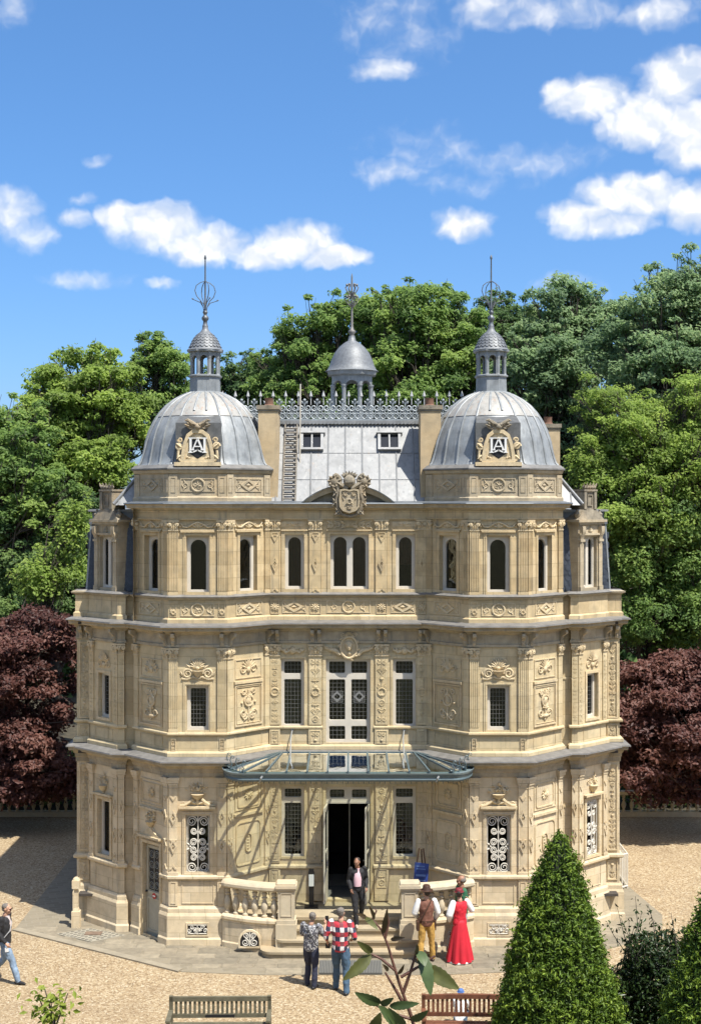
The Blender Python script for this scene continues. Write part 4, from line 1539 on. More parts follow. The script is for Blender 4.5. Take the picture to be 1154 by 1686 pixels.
# monogram cartouche on each dome's front
def cartouche(s):
    cx = s * OCX
    fr = ((cx, .03, 0), (1, 0), (0, -1))
    mb = MB(fr)
    mb.box(-.53, .53, 11.38, 12.36, -.9, -.03)
    mb.add([(-.52, 12.36, -.04), (.52, 12.36, -.04), (.46, 12.62, -.62), (-.46, 12.62, -.62), (-.52, 12.36, -.7), (.52, 12.36, -.7)], [(0, 1, 2, 3), (0, 3, 4), (1, 5, 2)])
    pl = mb.build('slate_backing', mat('lead_backing', (.095, .098, .098), .6, .1, var=.3, vscale=9), chateau)
    mb = MB(fr)
    sh = [(-.40, 11.40), (.40, 11.40), (.385, 11.62), (.34, 11.86), (.26, 12.08), (.12, 12.19), (-.12, 12.19), (-.26, 12.08), (-.34, 11.86), (-.385, 11.62)]
    mb.prism(sh, -.05, .05)
    k = .78
    ins = [(x * k, 11.80 + (z - 11.80) * k) for x, z in sh]
    mb.ring(ins, sh, .05, .085)
    mb.box(-.55, .55, 11.33, 11.42, -.1, .12)
    for sg in (-1, 1):
        mb.spiral(sg * .44, 11.80, .085, 1.5, 0, sg, .028, .05, 20, 6)
        mb.tube([(sg * .40, 11.45, .05), (sg * .47, 11.55, .05), (sg * .45, 11.70, .05)], .035, 6)
        mb.spiral(sg * .42, 11.95, .06, 1.3, PI, -sg, .022, .04, 16, 5)
        mb.leaf(sg * .36, 11.75, PI / 2 - sg * .9, .2, .1, .06, .04)
        mb.leaf(sg * .36, 11.6, -PI / 2 + sg * .9, .18, .1, .06, .04)
        for q_ in range(2):
            mb.blob((sg * (.2 + .05 * q_), 11.52 + .02 * q_, .07), (.03, .03, .02), 6, 4)
    o = mb.build('cartouche', STONE_R, chateau, 40)
    o['label'] = 'carved stone shield with white letter monogram on the %s dome' % ('left' if s < 0 else 'right')
    mb = MB(fr)
    for sg in (-1, 1):
        mb.spiral(sg * .15, 12.28, .09, 1.6, PI if sg > 0 else 0, -sg, .03, .06, 22, 6)
        mb.leaf(sg * .05, 12.22, PI / 2 - sg * .7, .3, .12, .07, .06)
        mb.leaf(sg * .12, 12.24, PI / 2 - sg * 1.2, .22, .1, .06, .05)
        mb.blob((sg * .22, 12.34, .06), (.05, .06, .05), 7, 5)
    palmette(mb, 0, 12.2, .17, .08, PI / 2, 1.6, 5, .06)
    mb.blob((0, 12.26, .1), (.08, .08, .07), 8, 5)
    for sg in (-1, 1):
        mb.tube([(sg * .04, 12.3, .08), (sg * .14, 12.36, .08), (sg * .24, 12.42, .07), (sg * .3, 12.40, .06)], [.04, .045, .04, .02], 6)
        mb.blob((sg * .05, 12.31, .13), (.035, .035, .03), 7, 5)
    mb.build('crown_ornament', STONE_G, o, 40)
    # dark field and the interlaced white letters
    mb = MB(fr)
    mb.prism([(-.17, 11.62), (.17, 11.62), (.17, 11.96), (-.17, 11.96)], .05, .056)
    mb.prism([(-.2, 11.63), (.2, 11.63), (.0, 11.50)], .05, .055)
    mb.prism([(-.18, 11.642), (.18, 11.642), (.0, 11.53)], .055, .06)
    mb.build('monogram_field', IRON, o)
    mb = MB(fr)
    wht = mat('white_letters', (.66, .66, .64), .5)
    y0, y1 = 11.64, 12.0
    def stroke(x0, z0, x1, z1, wd, d0=.06, d1=.085):
        dx_, dz_ = x1 - x0, z1 - z0
        l = math.hypot(dx_, dz_)
        nx, nz = -dz_ / l * wd / 2, dx_ / l * wd / 2
        mb.prism([(x0 + nx, z0 + nz), (x0 - nx, z0 - nz), (x1 - nx, z1 - nz), (x1 + nx, z1 + nz)], d0, d1)
    for sg in (-1, 1):                       # the two uprights with serifs
        stroke(sg * .165, y0, sg * .165, y1, .052)
        stroke(sg * .165 - .055, y0 + .012, sg * .165 + .055, y0 + .012, .024, .06, .087)
        stroke(sg * .165 - .055, y1 - .012, sg * .165 + .055, y1 - .012, .024, .06, .087)
        stroke(0, y1 - .02, sg * .115, y0 + .07, .042 if sg > 0 else .03, .061, .09)
        stroke(sg * .115 - .04, y0 + .07, sg * .115 + .04, y0 + .07, .022, .062, .092)
        stroke(sg * .1, y0 + .02, -sg * .02, y0 + .075, .03, .061, .088)
    stroke(-.08, y0 + .15, .08, y0 + .15, .026, .063, .093)
    stroke(-.165, y1 - .01, .165, y1 - .01, .02, .0605, .0855)
    mb.build('monogram', wht, o)


for s in (-1, 1):
    cartouche(s)

# ---------------------------------------------------------------- main roof
RB, RT = 10.40, 12.50
bx, by0, by1 = 5.72, 1.02, 12.2
tx, ty0, ty1 = 4.15, 2.45, 10.8
mb = MB()
mb.add([(-bx, by0, RB), (bx, by0, RB), (bx, by1, RB), (-bx, by1, RB), (-tx, ty0, RT), (tx, ty0, RT), (tx, ty1, RT), (-tx, ty1, RT)], [(3, 2, 1, 0), (0, 1, 5, 4), (1, 2, 6, 5), (2, 3, 7, 6), (3, 0, 4, 7), (4, 5, 6, 7)])
roof = mb.build('roof', ZINC, chateau)


def roof_pt(x, t, o=0.0):
    """front slope, t from eave to crest, o proud of it"""
    nrm = Vector((0, -(RT - RB), ty0 - by0)).normalized()
    return Vector((x, by0 + (ty0 - by0) * t, RB + (RT - RB) * t)) + nrm * o


k = 0
x = -5.6
while x <= 5.61:
    t1 = 1.0 if abs(x) < tx else max(.1, (bx - abs(x)) / (bx - tx))
    mb = MB()
    mb.tube([tuple(roof_pt(x, 0, .004)), tuple(roof_pt(x, t1, .004))], .02, 6)
    mb.build('standing_seam', ZINC, roof)
    x += .425
for s in (-1, 1):
    for j in range(14):
        y = 1.9 + j * .7
        t1 = min(1, (y - by0) / (ty0 - by0) * .98)
        mb = MB()
        mb.tube([(s * (bx + .01), y, RB), (s * (bx - (bx - tx) * t1 + .012), y, RB + (RT - RB) * t1)], .026, 4)
        mb.build('standing_seam', ZINC, roof)
    mb = MB()
    mb.tube([(s * bx, by0, RB + .02), (s * tx, ty0, RT + .02)], .045, 6)
    mb.build('hip_roll', ZINC, roof, 60)
for t_ in (.30, .62):
    mb = MB()
    p, q2 = roof_pt(-5, t_, .0), roof_pt(-5, t_ + .012, .0)
    for xx in range(24):
        pass
    mb.tube([tuple(roof_pt(-4.6, t_, .004)), tuple(roof_pt(4.6, t_, .004))], .009, 4)
    mb.build('sheet_joint', ZINC, roof)
mb = MB()
mb.box(-tx - .08, tx + .08, ty0 - .1, ty0 + .06, RT - .04, RT + .05)
for s in (-1, 1):
    mb.box(s * tx - .08, s * tx + .08, ty0 + .06, ty1, RT - .038, RT + .048)
mb.build('ridge_flashing', ZINC, roof)
mb = MB()
n = 90
for i in range(n):
    xx = -tx + 2 * tx * i / (n - 1)
    mb.box(xx - .022, xx + .022, ty0 - .125, ty0 - .1, RT - .05, RT + .0)
mb.build('ridge_beading', ZINC, roof)['kind'] = 'stuff'

# skylights
for px_ in (513, 641):
    X = (px_ - 573) * 33.9 / FPX
    e1 = Vector((1, 0, 0))
    e2 = (roof_pt(0, 1) - roof_pt(0, 0)).normalized()
    nr = Vector((0, -(RT - RB), ty0 - by0)).normalized()
    o0 = roof_pt(X, .735)

    def sk(mb, x0, x1, y0, y1, z0, z1):
        vs = [tuple(o0 + e1 * a + e2 * b + nr * c) for c in (z0, z1) for a, b in ((x0, y0), (x1, y0), (x1, y1), (x0, y1))]
        mb.add(vs, [(3, 2, 1, 0), (4, 5, 6, 7), (0, 1, 5, 4), (1, 2, 6, 5), (2, 3, 7, 6), (3, 0, 4, 7)])
    mb = MB()
    sk(mb, -.29, -.22, -.24, .26, -.02, .10)
    sk(mb, .22, .29, -.24, .26, -.02, .10)
    sk(mb, -.22, .22, -.24, -.18, -.02, .099)
    sk(mb, -.33, .33, .26, .31, -.02, .13)
    sk(mb, -.02, .02, -.18, .26, -.02, .085)
    so = mb.build('skylight', ZINC, chateau)
    mb = MB()
    sk(mb, -.22, .22, -.18, .26, .02, .03)
    mb.build('pane', mat('dark_pane', (.012, .013, .016), .12), so)

# roof ladder: rails and rungs hooked over the slope
lx0, lx1 = (468 - 573) * 33.8 / FPX, (488 - 573) * 33.8 / FPX
wood = mat('grey_ladder_wood', (.22, .20, .17), .85, var=.25, vscale=8)
mb = MB()
for xx in (lx0, lx1):
    mb.tube([tuple(roof_pt(xx, .03, .05)), tuple(roof_pt(xx, .98, .05))], .022, 4)
lad = mb.build('roof_ladder', wood, chateau)
for i in range(17):
    mb = MB()
    t_ = .06 + i * .053
    p0, p1 = roof_pt(lx0, t_, .06), roof_pt(lx1, t_, .06)
    mb.tube([tuple(p0), tuple(p1)], .024, 4)
    mb.build('rung', wood, lad)
mb = MB()
mb.tube([(-1.205, 1.75, 11.2), (-1.19, 1.75, 13.42)], .018, 6)
mb.build('aerial_pole', WHITE_W, chateau)

# cresting: repeated cast panel along the ridge
mb = MB()
MW = .32
for sg in (-1, 1):
    mb.spiral(sg * .08, .33, .085, 1.3, PI if sg > 0 else 0, sg, .026, 0, 14, 5)
    mb.torus(sg * .08, .12, 0, .062, .022, 12, 5)
    mb.blob((sg * .08, .12, 0), (.03, .02, .02), 6, 4)
    mb.leaf(sg * .02, .42, PI / 2 - sg * .6, .12, .07, 0, .02)
mb.torus(0, .235, 0, .055, .02, 10, 5)
mb.torus(MW / 2, .235, 0, .045, .02, 10, 5)
mb.box(-MW / 2, MW / 2, .0, .045, -.02, .02)
mb.box(-MW / 2, MW / 2, .19, .212, -.014, .014)
mb.box(-.012, .012, .03, .5, -.01, .01)
mb.blob((0, .53, 0), (.042, .042, .042), 7, 5)
mb.v = [(x, -z, y) for x, y, z in mb.v]
cre = mb.build('cresting_panel', mat('painted_zinc_cresting', (.27, .30, .315), .55, .1, var=.25, vscale=8), roof)
cre.location = (-tx, ty0, RT + .04)
spk = MB()
spk.lathe(0, 0, [(.014, 0), (.014, .2), (.045, .22), (.035, .26), (.003, .36)], 6, 2)
spo = spk.build('cresting_spike', mat('pale_zinc_spike', (.34, .345, .34), .5), cre)
spo.location = (MW / 2, 0, .41)
first = True


def crest_at(loc, rz):
    global first
    if first:
        o, first = cre, False
    else:
        o = cre.copy()
        col.objects.link(o)
        o.parent = roof
        sp = spo.copy()
        col.objects.link(sp)
        sp.parent = o
    o.location = loc
    o.rotation_euler = (0, 0, rz)


n = int(2 * tx / MW)
for i in range(n):
    crest_at((-tx + MW * (i + .5), ty0, RT + .04), 0)
for s in (-1, 1):
    for i in range(int((ty1 - ty0) / MW)):
        crest_at((s * tx, ty0 + MW * (i + .6), RT + .04), PI / 2)


# chimneys
def chimney(x0, x1, y0, y1, z0, z1, pots=1):
    mb = MB()
    mb.box(x0, x1, y0, y1, z0, z1)
    ch = mb.build('chimney', RENDER, chateau)
    mb = MB()
    mb.box(x0 - .04, x1 + .04, y0 - .04, y1 + .04, z1 - .01, z1 + .09)
    mb.box(x0 - .015, x1 + .015, y0 - .015, y1 + .015, z1 - .06, z1 - .012)
    mb.build('chimney_cap', STONE_G, ch)
    for i in range(pots):
        mb = MB()
        mb.lathe((x0 + x1) / 2, y0 + (y1 - y0) * (i + .5) / pots, [(.13, z1 + .08), (.14, z1 + .12), (.11, z1 + .14), (.105, z1 + .27), (.12, z1 + .3)], 10, 2)
        mb.build('chimney_pot', BRICK, ch, 40)
    return ch


chimney(-2.2, -1.72, 1.15, 2.1, 10.4, 12.76)
chimney(1.77, 2.27, 1.15, 2.1, 10.4, 12.76)
chimney(5.02, 5.5, 3.2, 4.2, 10.4, 12.42)
mb = MB()
mb.box(1.92, 2.06, 1.12, 1.3, 10.95, 11.35)
mb.build('flue_box', BRICK, chateau)

# cupola on the rear of the roof
cx, cy = 0.10, 9.0
mb = MB()
octprism(mb, cx, cy, [(.75, 12.45), (.75, 12.75), (.70, 12.8)])
cup = mb.build('cupola', ZINC_D, chateau)
for k in range(8):
    a = PI / 8 + k * PI / 4
    mb = MB()
    x_, y_ = cx + .62 * math.cos(a), cy + .62 * math.sin(a)
    mb.lathe(x_, y_, [(.08, 12.78), (.065, 12.85), (.06, 13.9), (.085, 13.96), (.085, 14.0)], 8, 2)
    mb.build('column', ZINC_D, cup)
    a2 = a + PI / 8
    fr2 = ((cx + .575 * math.cos(a2), cy + .575 * math.sin(a2), 0), (-math.sin(a2), math.cos(a2)), (math.cos(a2), math.sin(a2)))
    mb = MB(fr2)
    pts = [(.19 * math.cos(PI * i / 8), 13.95 + .17 * math.sin(PI * i / 8)) for i in range(9)]
    mb.prism(pts + [(-.25, 13.95), (-.25, 14.3), (.25, 14.3), (.25, 13.95)], -.03, .03)
    mb.build('arch', ZINC_D, cup)
mb = MB()
octprism(mb, cx, cy, [(.66, 14.28), (.72, 14.3), (.74, 14.42), (.6, 14.44)])
mb.build('cupola_cornice', ZINC_D, cup)
mb = MB()
mb.lathe(cx, cy, [(.82, 14.42), (.74, 14.48), (.68, 14.60), (.62, 14.78), (.53, 14.98), (.40, 15.15), (.25, 15.28), (.12, 15.36), (.09, 15.5)], 16, 2)
mb.build('cupola_roof', SHINGLE, cup, 60)
mb = MB()
mb.lathe(cx, cy, [(.09, 15.48), (.07, 15.55), (.11, 15.6), (.11, 15.66), (.06, 15.7), (.04, 15.8), (.03, 16.3), (.025, 17.3), (.005, 17.4)], 8, 2)
for k in range(6):
    a = k * PI / 3
    for zz in (16.5, 16.85):
        mb.tube([(cx, cy, zz - .15), (cx + .14 * math.cos(a), cy + .14 * math.sin(a), zz), (cx + .2 * math.cos(a), cy + .2 * math.sin(a), zz + .12), (cx + .13 * math.cos(a), cy + .13 * math.sin(a), zz + .18)], .018, 4)
        mb.blob((cx + .15 * math.cos(a), cy + .15 * math.sin(a), zz + .2), (.04, .04, .04), 6, 4)
mb.build('finial', LEAD, cup, 60)

# segmental pediment with coat of arms
fr = ((0, .95, 0), (1, 0), (0, -1))
mb = MB(fr)
Rr, cyy = 1.62, 10.45 - 1.62 + .44
n = 18
a_max = math.acos((10.45 - cyy) / Rr)
outer = [(Rr * math.sin(-a_max + 2 * a_max * i / n), cyy + Rr * math.cos(-a_max + 2 * a_max * i / n)) for i in range(n + 1)]
inner = [(x_ * .88, 10.43 + (z_ - 10.45) * .74) for x_, z_ in outer]
for i in range(n):
    for (w0, w1, o_, i_) in ((-.1, .2, outer, inner),):
        mb.add([(*inner[i], w0), (*inner[i + 1], w0), (*outer[i + 1], w0), (*outer[i], w0), (*inner[i], w1 - .05), (*inner[i + 1], w1 - .05), (*outer[i + 1], w1), (*outer[i], w1)],
               [(4, 5, 6, 7), (0, 1, 5, 4), (3, 7, 6, 2), (0, 3, 2, 1)])
mb.prism([(x_, z_ + .002) for x_, z_ in inner], -.08, .0)
mb.prism([outer[0], (outer[0][0] - .06, 10.43), (outer[-1][0] + .06, 10.43), outer[-1]], -.1, .225)
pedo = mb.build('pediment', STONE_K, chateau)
mb = MB(fr)
for i in range(n):
    mb.add([(*outer[i], -.1), (*outer[i + 1], -.1), (*outer[i + 1], .23), (*outer[i], .23), (outer[i][0] * 1.015, outer[i][1] + .02, -.1), (outer[i + 1][0] * 1.015, outer[i + 1][1] + .02, -.1), (outer[i + 1][0] * 1.015, outer[i + 1][1] + .02, .235), (outer[i][0] * 1.015, outer[i][1] + .02, .235)],
           [(4, 5, 6, 7), (2, 3, 7, 6)])
mb.build('lead_flashing', LEAD_D, pedo)
mb = MB(fr)
cxx = .03
sh = [(-.23, 10.78), (-.12, 10.80), (0, 10.77), (.12, 10.80), (.23, 10.78), (.25, 10.55), (.24, 10.36), (.16, 10.26), (0, 10.21), (-.16, 10.26), (-.24, 10.36), (-.25, 10.55)]
mb.prism([(x_ + cxx, z_) for x_, z_ in sh], .1, .30)
mb.ring([(x_ * .84 + cxx, 10.5 + (z_ - 10.5) * .86) for x_, z_ in sh], [(x_ + cxx, z_) for x_, z_ in sh], .3, .335)
for (x_, z_) in ((-.1, 10.66), (.1, 10.66), (0, 10.34)):
    palmette(mb, cxx + x_, z_, .085, .3, PI / 2, 3.6, 5, .04)
    mb.blob((cxx + x_, z_ - .02, .31), (.03, .03, .03), 6, 4)
mb.torus(cxx, 10.49, .315, .055, .02, 12, 5)
for sg in (-1, 1):
    mb.leaf(cxx, 10.5, PI / 2 - sg * 2.2, .13, .05, .31, .03)
    mb.leaf(cxx + sg * .12, 10.5, PI / 2 - sg * .4, .12, .05, .3, .03)
coat = mb.build('coat_of_arms', STONE_D, chateau, 40)
coat['label'] = 'weathered carved coat of arms on the curved pediment'
mb = MB(fr)
rc = random.Random(12)
for sg in (-1, 1):
    # big curled mantling at the top corners
    for rr_, tt in ((.165, 1.9), (.10, 1.2)):
        mb.spiral(cxx + sg * .36, 10.98, rr_, tt, PI / 2 if sg > 0 else PI / 2, sg, .045, .22, 26, 6)
    mb.blob((cxx + sg * .36, 10.98, .2), (.13, .13, .08), 10, 6)
    for k in range(9):
        a_ = k * 2 * PI / 9
        mb.leaf(cxx + sg * .36 + .07 * math.cos(a_), 10.98 + .07 * math.sin(a_), a_ + .5, .12, .09, .24, .06)
    # side scrolls
    for (x_, z_, r_) in ((.31, 10.70, .085), (.33, 10.46, .085), (.27, 10.24, .075)):
        mb.spiral(cxx + sg * x_, z_, r_, 1.6, PI / 2, sg, r_ * .36, .24, 20, 6)
        mb.blob((cxx + sg * x_, z_, .24), (r_ * .45, r_ * .45, .06), 7, 5)
        mb.leaf(cxx + sg * x_, z_, PI / 2 - sg * .6, r_ * 1.7, r_, .24, .06)
        mb.leaf(cxx + sg * x_, z_, -PI / 2 + sg * .8, r_ * 1.5, r_, .24, .05)
    mb.tube([(cxx + sg * .27, 10.86, .24), (cxx + sg * .27, 10.70, .26), (cxx + sg * .32, 10.55, .24), (cxx + sg * .28, 10.35, .24), (cxx + sg * .16, 10.17, .2), (cxx, 10.13, .2)], [.06, .05, .05, .05, .045, .045], 6)
    mb.tube([(cxx + sg * .05, 10.80, .26), (cxx + sg * .15, 10.86, .28), (cxx + sg * .24, 10.94, .26)], [.05, .06, .05], 6)
    mb.leaf(cxx + sg * .1, 10.8, PI / 2 - sg * .9, .26, .12, .28, .06)
# helm with visor and plume
mb.blob((cxx, 10.98, .22), (.15, .17, .15), 12, 8)
mb.box(cxx - .1, cxx + .1, 10.95, 10.975, .3, .385)
for k in range(7):
    a_ = PI / 2 + (k - 3) * .36
    mb.leaf(cxx + .05 * math.cos(a_), 11.06, a_, .19, .09, .2, .07)
for k in range(5):
    mb.blob((cxx - .14 + k * .07, 11.12 + .02 * (k % 2), .24), (.045, .05, .05), 6, 4)
mb.build('crest_scrollwork', STONE_G, coat, 40)

# ---------------------------------------------------------------- side bays, attic: slate mansard, dormer
tile = MB()
tile.add([(-.065, .19, .004), (.065, .19, .004), (.065, .08, .012), (.05, .03, .014), (0, .0, .015), (-.05, .03, .014), (-.065, .08, .012), (-.065, .19, -.004), (.065, .19, -.004), (.065, .08, .0), (.05, .03, .0), (0, 0, .0), (-.05, .03, .0), (-.065, .08, .0)],
         [tuple(range(7)), (2, 9, 10, 3), (3, 10, 11, 4), (4, 11, 12, 5), (5, 12, 13, 6)])
tile_me = None


def slates(p0, p1, v0, v1, batter, parent):
    """rounded slates hung one by one on a mansard face"""
    global tile_me
    fr, L = frame(p0, p1)
    nu = max(1, int(round(L / .135)))
    nv = int((v1 - v0) / .125)
    for j in range(nv):
        for i in range(nu + (j % 2)):
            u = (i + .5 - .5 * (j % 2)) * L / nu
            if u < .03 or u > L - .03:
                continue
            v = v0 + j * .125
            w = .006 - batter * (v - v0) / (v1 - v0)
            if tile_me is None:
                o = tile.build('slate', SLATE, parent)
                tile_me = o.data
            else:
                o = bpy.data.objects.new('slate', tile_me)
                col.objects.link(o)
                o.parent = parent
            (ox, oy, _), e, nn = fr
            tl = math.atan2(batter, v1 - v0)
            M = Matrix(((e[0], 0, nn[0], ox + e[0] * u + nn[0] * w), (e[1], 0, nn[1], oy + e[1] * u + nn[1] * w), (0, 1, 0, v), (0, 0, 0, 1)))
            o.matrix_local = M @ Matrix.Rotation(-tl + rnd.uniform(-.03, .03), 4, 'X') @ Matrix.Rotation(rnd.uniform(-.02, .02), 4, 'Z')


for s in (-1, 1):
    # mansard body behind recess and pier
    mb = MB()
    bot = mpath(s, [(5.10, 1.30), (5.62, 1.30), (6.30, 2.0), (6.56, 2.0), (6.56, 12.3), (5.1, 12.3)])
    top = mpath(s, [(5.10, 1.38), (5.60, 1.38), (6.22, 2.12), (6.47, 2.14), (6.47, 12.2), (5.1, 12.2)])
    n = 6
    mb.add([(x_, y_, 8.24) for x_, y_ in bot] + [(x_, y_, 9.92) for x_, y_ in top], [tuple(range(n - 1, -1, -1)), tuple(range(n, 2 * n))] + [(i, (i + 1) % n, n + (i + 1) % n, n + i) for i in range(n)])
    man = mb.build('mansard_roof', SLATE, chateau)
    slates(*mpath(s, [(5.20, 1.29), (5.60, 1.29)]), 8.28, 9.85, .075, man)
    slates(*mpath(s, [(6.32, 1.99), (6.55, 1.99)]), 8.28, 9.85, .13, man)
    mb = MB()
    tp2 = mpath(s, [(5.10, 1.33), (5.64, 1.33), (6.27, 2.06), (6.52, 2.08), (6.52, 12.26), (5.1, 12.26)])
    mb.prism(tp2, 9.92, 10.05)
    tp3 = mpath(s, [(5.10, 1.39), (5.60, 1.39), (6.2, 2.14), (6.45, 2.16), (6.45, 12.2), (5.1, 12.2)])
    mb.prism(tp3, 10.05, 10.24)
    mb.build('gutter_band', LEAD_D, man)
    mb = MB()
    mb.prism(mpath(s, [(5.10, 1.3), (5.66, 1.3), (6.3, 2.03), (6.54, 2.05), (6.54, 12.28), (5.1, 12.28)]), 10.24, 10.29)
    mb.build('gutter', ZINC, man)
    mb = MB()
    mb.tube([(s * 6.56, 1.99, 8.25), (s * 6.47, 2.13, 9.95)], .03, 6)
    mb.build('hip_roll', ZINC_D, man)
    # dormer
    fr, L = face(s, A8, A9)
    c = L / 2
    mb = MB(fr)
    w = -.06
    mb.wall(.10, L - .10, 8.27, 10.0, [(c - .27, c + .27, 8.36, 9.62)], .3, w)
    mb.quad((.10, 8.27, w), (.10, 10.0, w), (.10, 10.0, w - .7), (.10, 8.27, w - .7))
    mb.quad((L - .10, 8.27, w), (L - .10, 10.0, w), (L - .10, 10.0, w - .7), (L - .10, 8.27, w - .7))
    mb.box(.0, L - .0, 9.98, 10.04, w - .7, w + .10)
    mb.box(.06, L - .06, 9.92, 9.98, w - .7, w + .06)
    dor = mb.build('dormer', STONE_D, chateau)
    dormer_st = STONE_D
    mb = MB(fr)
    for u0 in (.12, L - .26):
        mb.box(u0, u0 + .14, 8.28, 9.5, w - .02, w + .04)
        mb.box(u0 - .02, u0 + .16, 9.5, 9.56, w - .02, w + .07)
        console(mb, u0 + .07, .12, 9.3, 9.88, w + .0, w + .12)
        mb.box(u0 - .01, u0 + .15, 8.28, 8.4, w - .02, w + .06)
    mb.box(.10, L - .10, 9.66, 9.71, w - .02, w + .06)
    arabesque(mb, c - .25, c + .25, 9.72, 9.9, w + .005, 12, .5)
    mb.build('dormer_pilaster', dormer_st, dor, 40)
    # acroterion block with crown
    mb = MB(fr)
    mb.add([(.05, 10.04, w - .5), (L - .05, 10.04, w - .5), (L - .05, 10.04, w + .05), (.05, 10.04, w + .05), (c - .24, 10.3, w - .4), (c + .24, 10.3, w - .4), (c + .24, 10.3, w + .0), (c - .24, 10.3, w + .0)], [(0, 1, 5, 4), (1, 2, 6, 5), (2, 3, 7, 6), (3, 0, 4, 7), (4, 5, 6, 7)])
    mb.box(c - .22, c + .22, 10.3, 10.74, w - .38, w - .02)
    mb.rect_frame(c - .10, c + .10, 10.38, 10.66, .02, w - .02, w + .005)
    for sg in (-1, 1):
        mb.box(c + sg * .20 - .05, c + sg * .20 + .05, 10.3, 10.72, w - .39, w + .02)
    mb.box(c - .27, c + .27, 10.74, 10.79, w - .42, w + .03)
    for k in range(5):
        mb.blob((c - .2 + k * .1, 10.84, w - .03), (.055, .06, .05), 6, 5)
        mb.leaf(c - .2 + k * .1, 10.8, PI / 2 + (k - 2) * -.2, .17, .09, w - .01, .04)
    for sg in (-1, 1):
        mb.lathe(c + sg * (L / 2 - .12), w - .05, [(.05, 10.04), (.04, 10.08), (.075, 10.14), (.08, 10.18), (.05, 10.21), (.02, 10.25), (.03, 10.28), (.01, 10.31)], 8)
    mb.build('acroterion', STONE_G, dor, 40)
    a0, a1, b0, b1 = c - .27, c + .27, 8.36, 9.62
    wo_ = window(fr, [(a0, c, b0, b1), (c, a1, b0, b1)], 'arch', t=.05, w=w - .1)
    if s > 0:
        curtain(fr, a0 + .02, a1 - .02, b0, b1, mat('yellow_blind', (.45, .36, .17), .8), -.32, 'blind')

# ================================================================== GROUND
def gravel_extra(t, pos, c):
    vo = t.n('ShaderNodeTexVoronoi')
    t.set(vo, 'Vector', pos)
    vo.inputs['Scale'].default_value = 26
    c1 = t.ramp(t.sep(vo.outputs['Color'])[0], [(0.0, (.17, .115, .06)), (.3, (.265, .19, .105)), (.75, (.335, .257, .152)), (1.0, (.44, .37, .255))])
    big = t.noise(pos, .6, 4, .6)
    c1 = t.mix(t.m('MULTIPLY', t.sstep(big, .45, .7), .3), c1, (.175, .12, .07))
    return c1


GRAVEL = mat('gravel', (.4, .3, .2), .95, bump=.45, bscale=40, extra=gravel_extra)
mb = MB()
mb.add([(-400, -60, 0), (400, -60, 0), (400, 900, 0), (-400, 900, 0)], [(0, 1, 2, 3)])
tag(mb.build('gravel_forecourt', GRAVEL), 'pale tan gravel forecourt spreading round the chateau', kind='structure')


def pave_extra(t, pos, c):
    x, y, z = t.sep(pos)
    br = t.n('ShaderNodeTexBrick')
    rot = t.comb(t.m('ADD', t.m('MULTIPLY', x, .94), t.m('MULTIPLY', y, .34)), t.m('SUBTRACT', t.m('MULTIPLY', y, .94), t.m('MULTIPLY', x, .34)))
    t.set(br, 'Vector', t.vm('ADD', rot, t.vm('MULTIPLY', t.vm('SUBTRACT', t.noise(pos, 3, 3, .6, color=True), (.5, .5, .5)), (.12, .12, 0))))
    br.inputs['Color1'].default_value = (.22, .187, .13, 1)
    br.inputs['Color2'].default_value = (.17, .145, .10, 1)
    br.inputs['Mortar'].default_value = (.22, .19, .14, 1)
    br.inputs['Scale'].default_value = 1
    br.inputs['Mortar Size'].default_value = .022
    br.inputs['Mortar Smooth'].default_value = .6
    br.inputs['Brick Width'].default_value = .34
    br.inputs['Row Height'].default_value = .2
    c1 = t.mix(t.m('MULTIPLY', t.sstep(t.noise(pos, 1.2, 5, .65), .45, .7), .45), br.outputs['Color'], (.22, .19, .13))
    return c1


PAVE = mat('stone_paving', (.25, .22, .17), .9, bump=.8, bscale=16, extra=pave_extra)
mb = MB()
out = [(-8.15, 12.8), (-8.15, 1.1), (-6.6, .1), (-3.7, -1.85), (-1.9, -2.05), (1.9, -2.05), (3.7, -1.85), (6.4, -.1), (7.7, 1.2), (7.95, 2.3), (7.6, 4.9), (7.5, 12.8)]
mb.prism(out, -.05, .012)
apron = tag(mb.build('paved_apron', PAVE), 'worn stone paving around the foot of the chateau', kind='structure')
# the flagstones of the apron, laid one by one near the front
flagm = [mat('flagstone_%d' % i, c_, .9, var=.2, vscale=6, bump=.5, bscale=25) for i, c_ in enumerate(((.215, .182, .128), (.185, .158, .112), (.24, .205, .145), (.17, .147, .106)))]
rf = random.Random(5)


def inside(px_, py_, poly):
    r_ = False
    n_ = len(poly)
    for i in range(n_):
        x1, y1 = poly[i]
        x2, y2 = poly[(i + 1) % n_]
        if (y1 > py_) != (y2 > py_) and px_ < (x2 - x1) * (py_ - y1) / (y2 - y1) + x1:
            r_ = not r_
    return r_


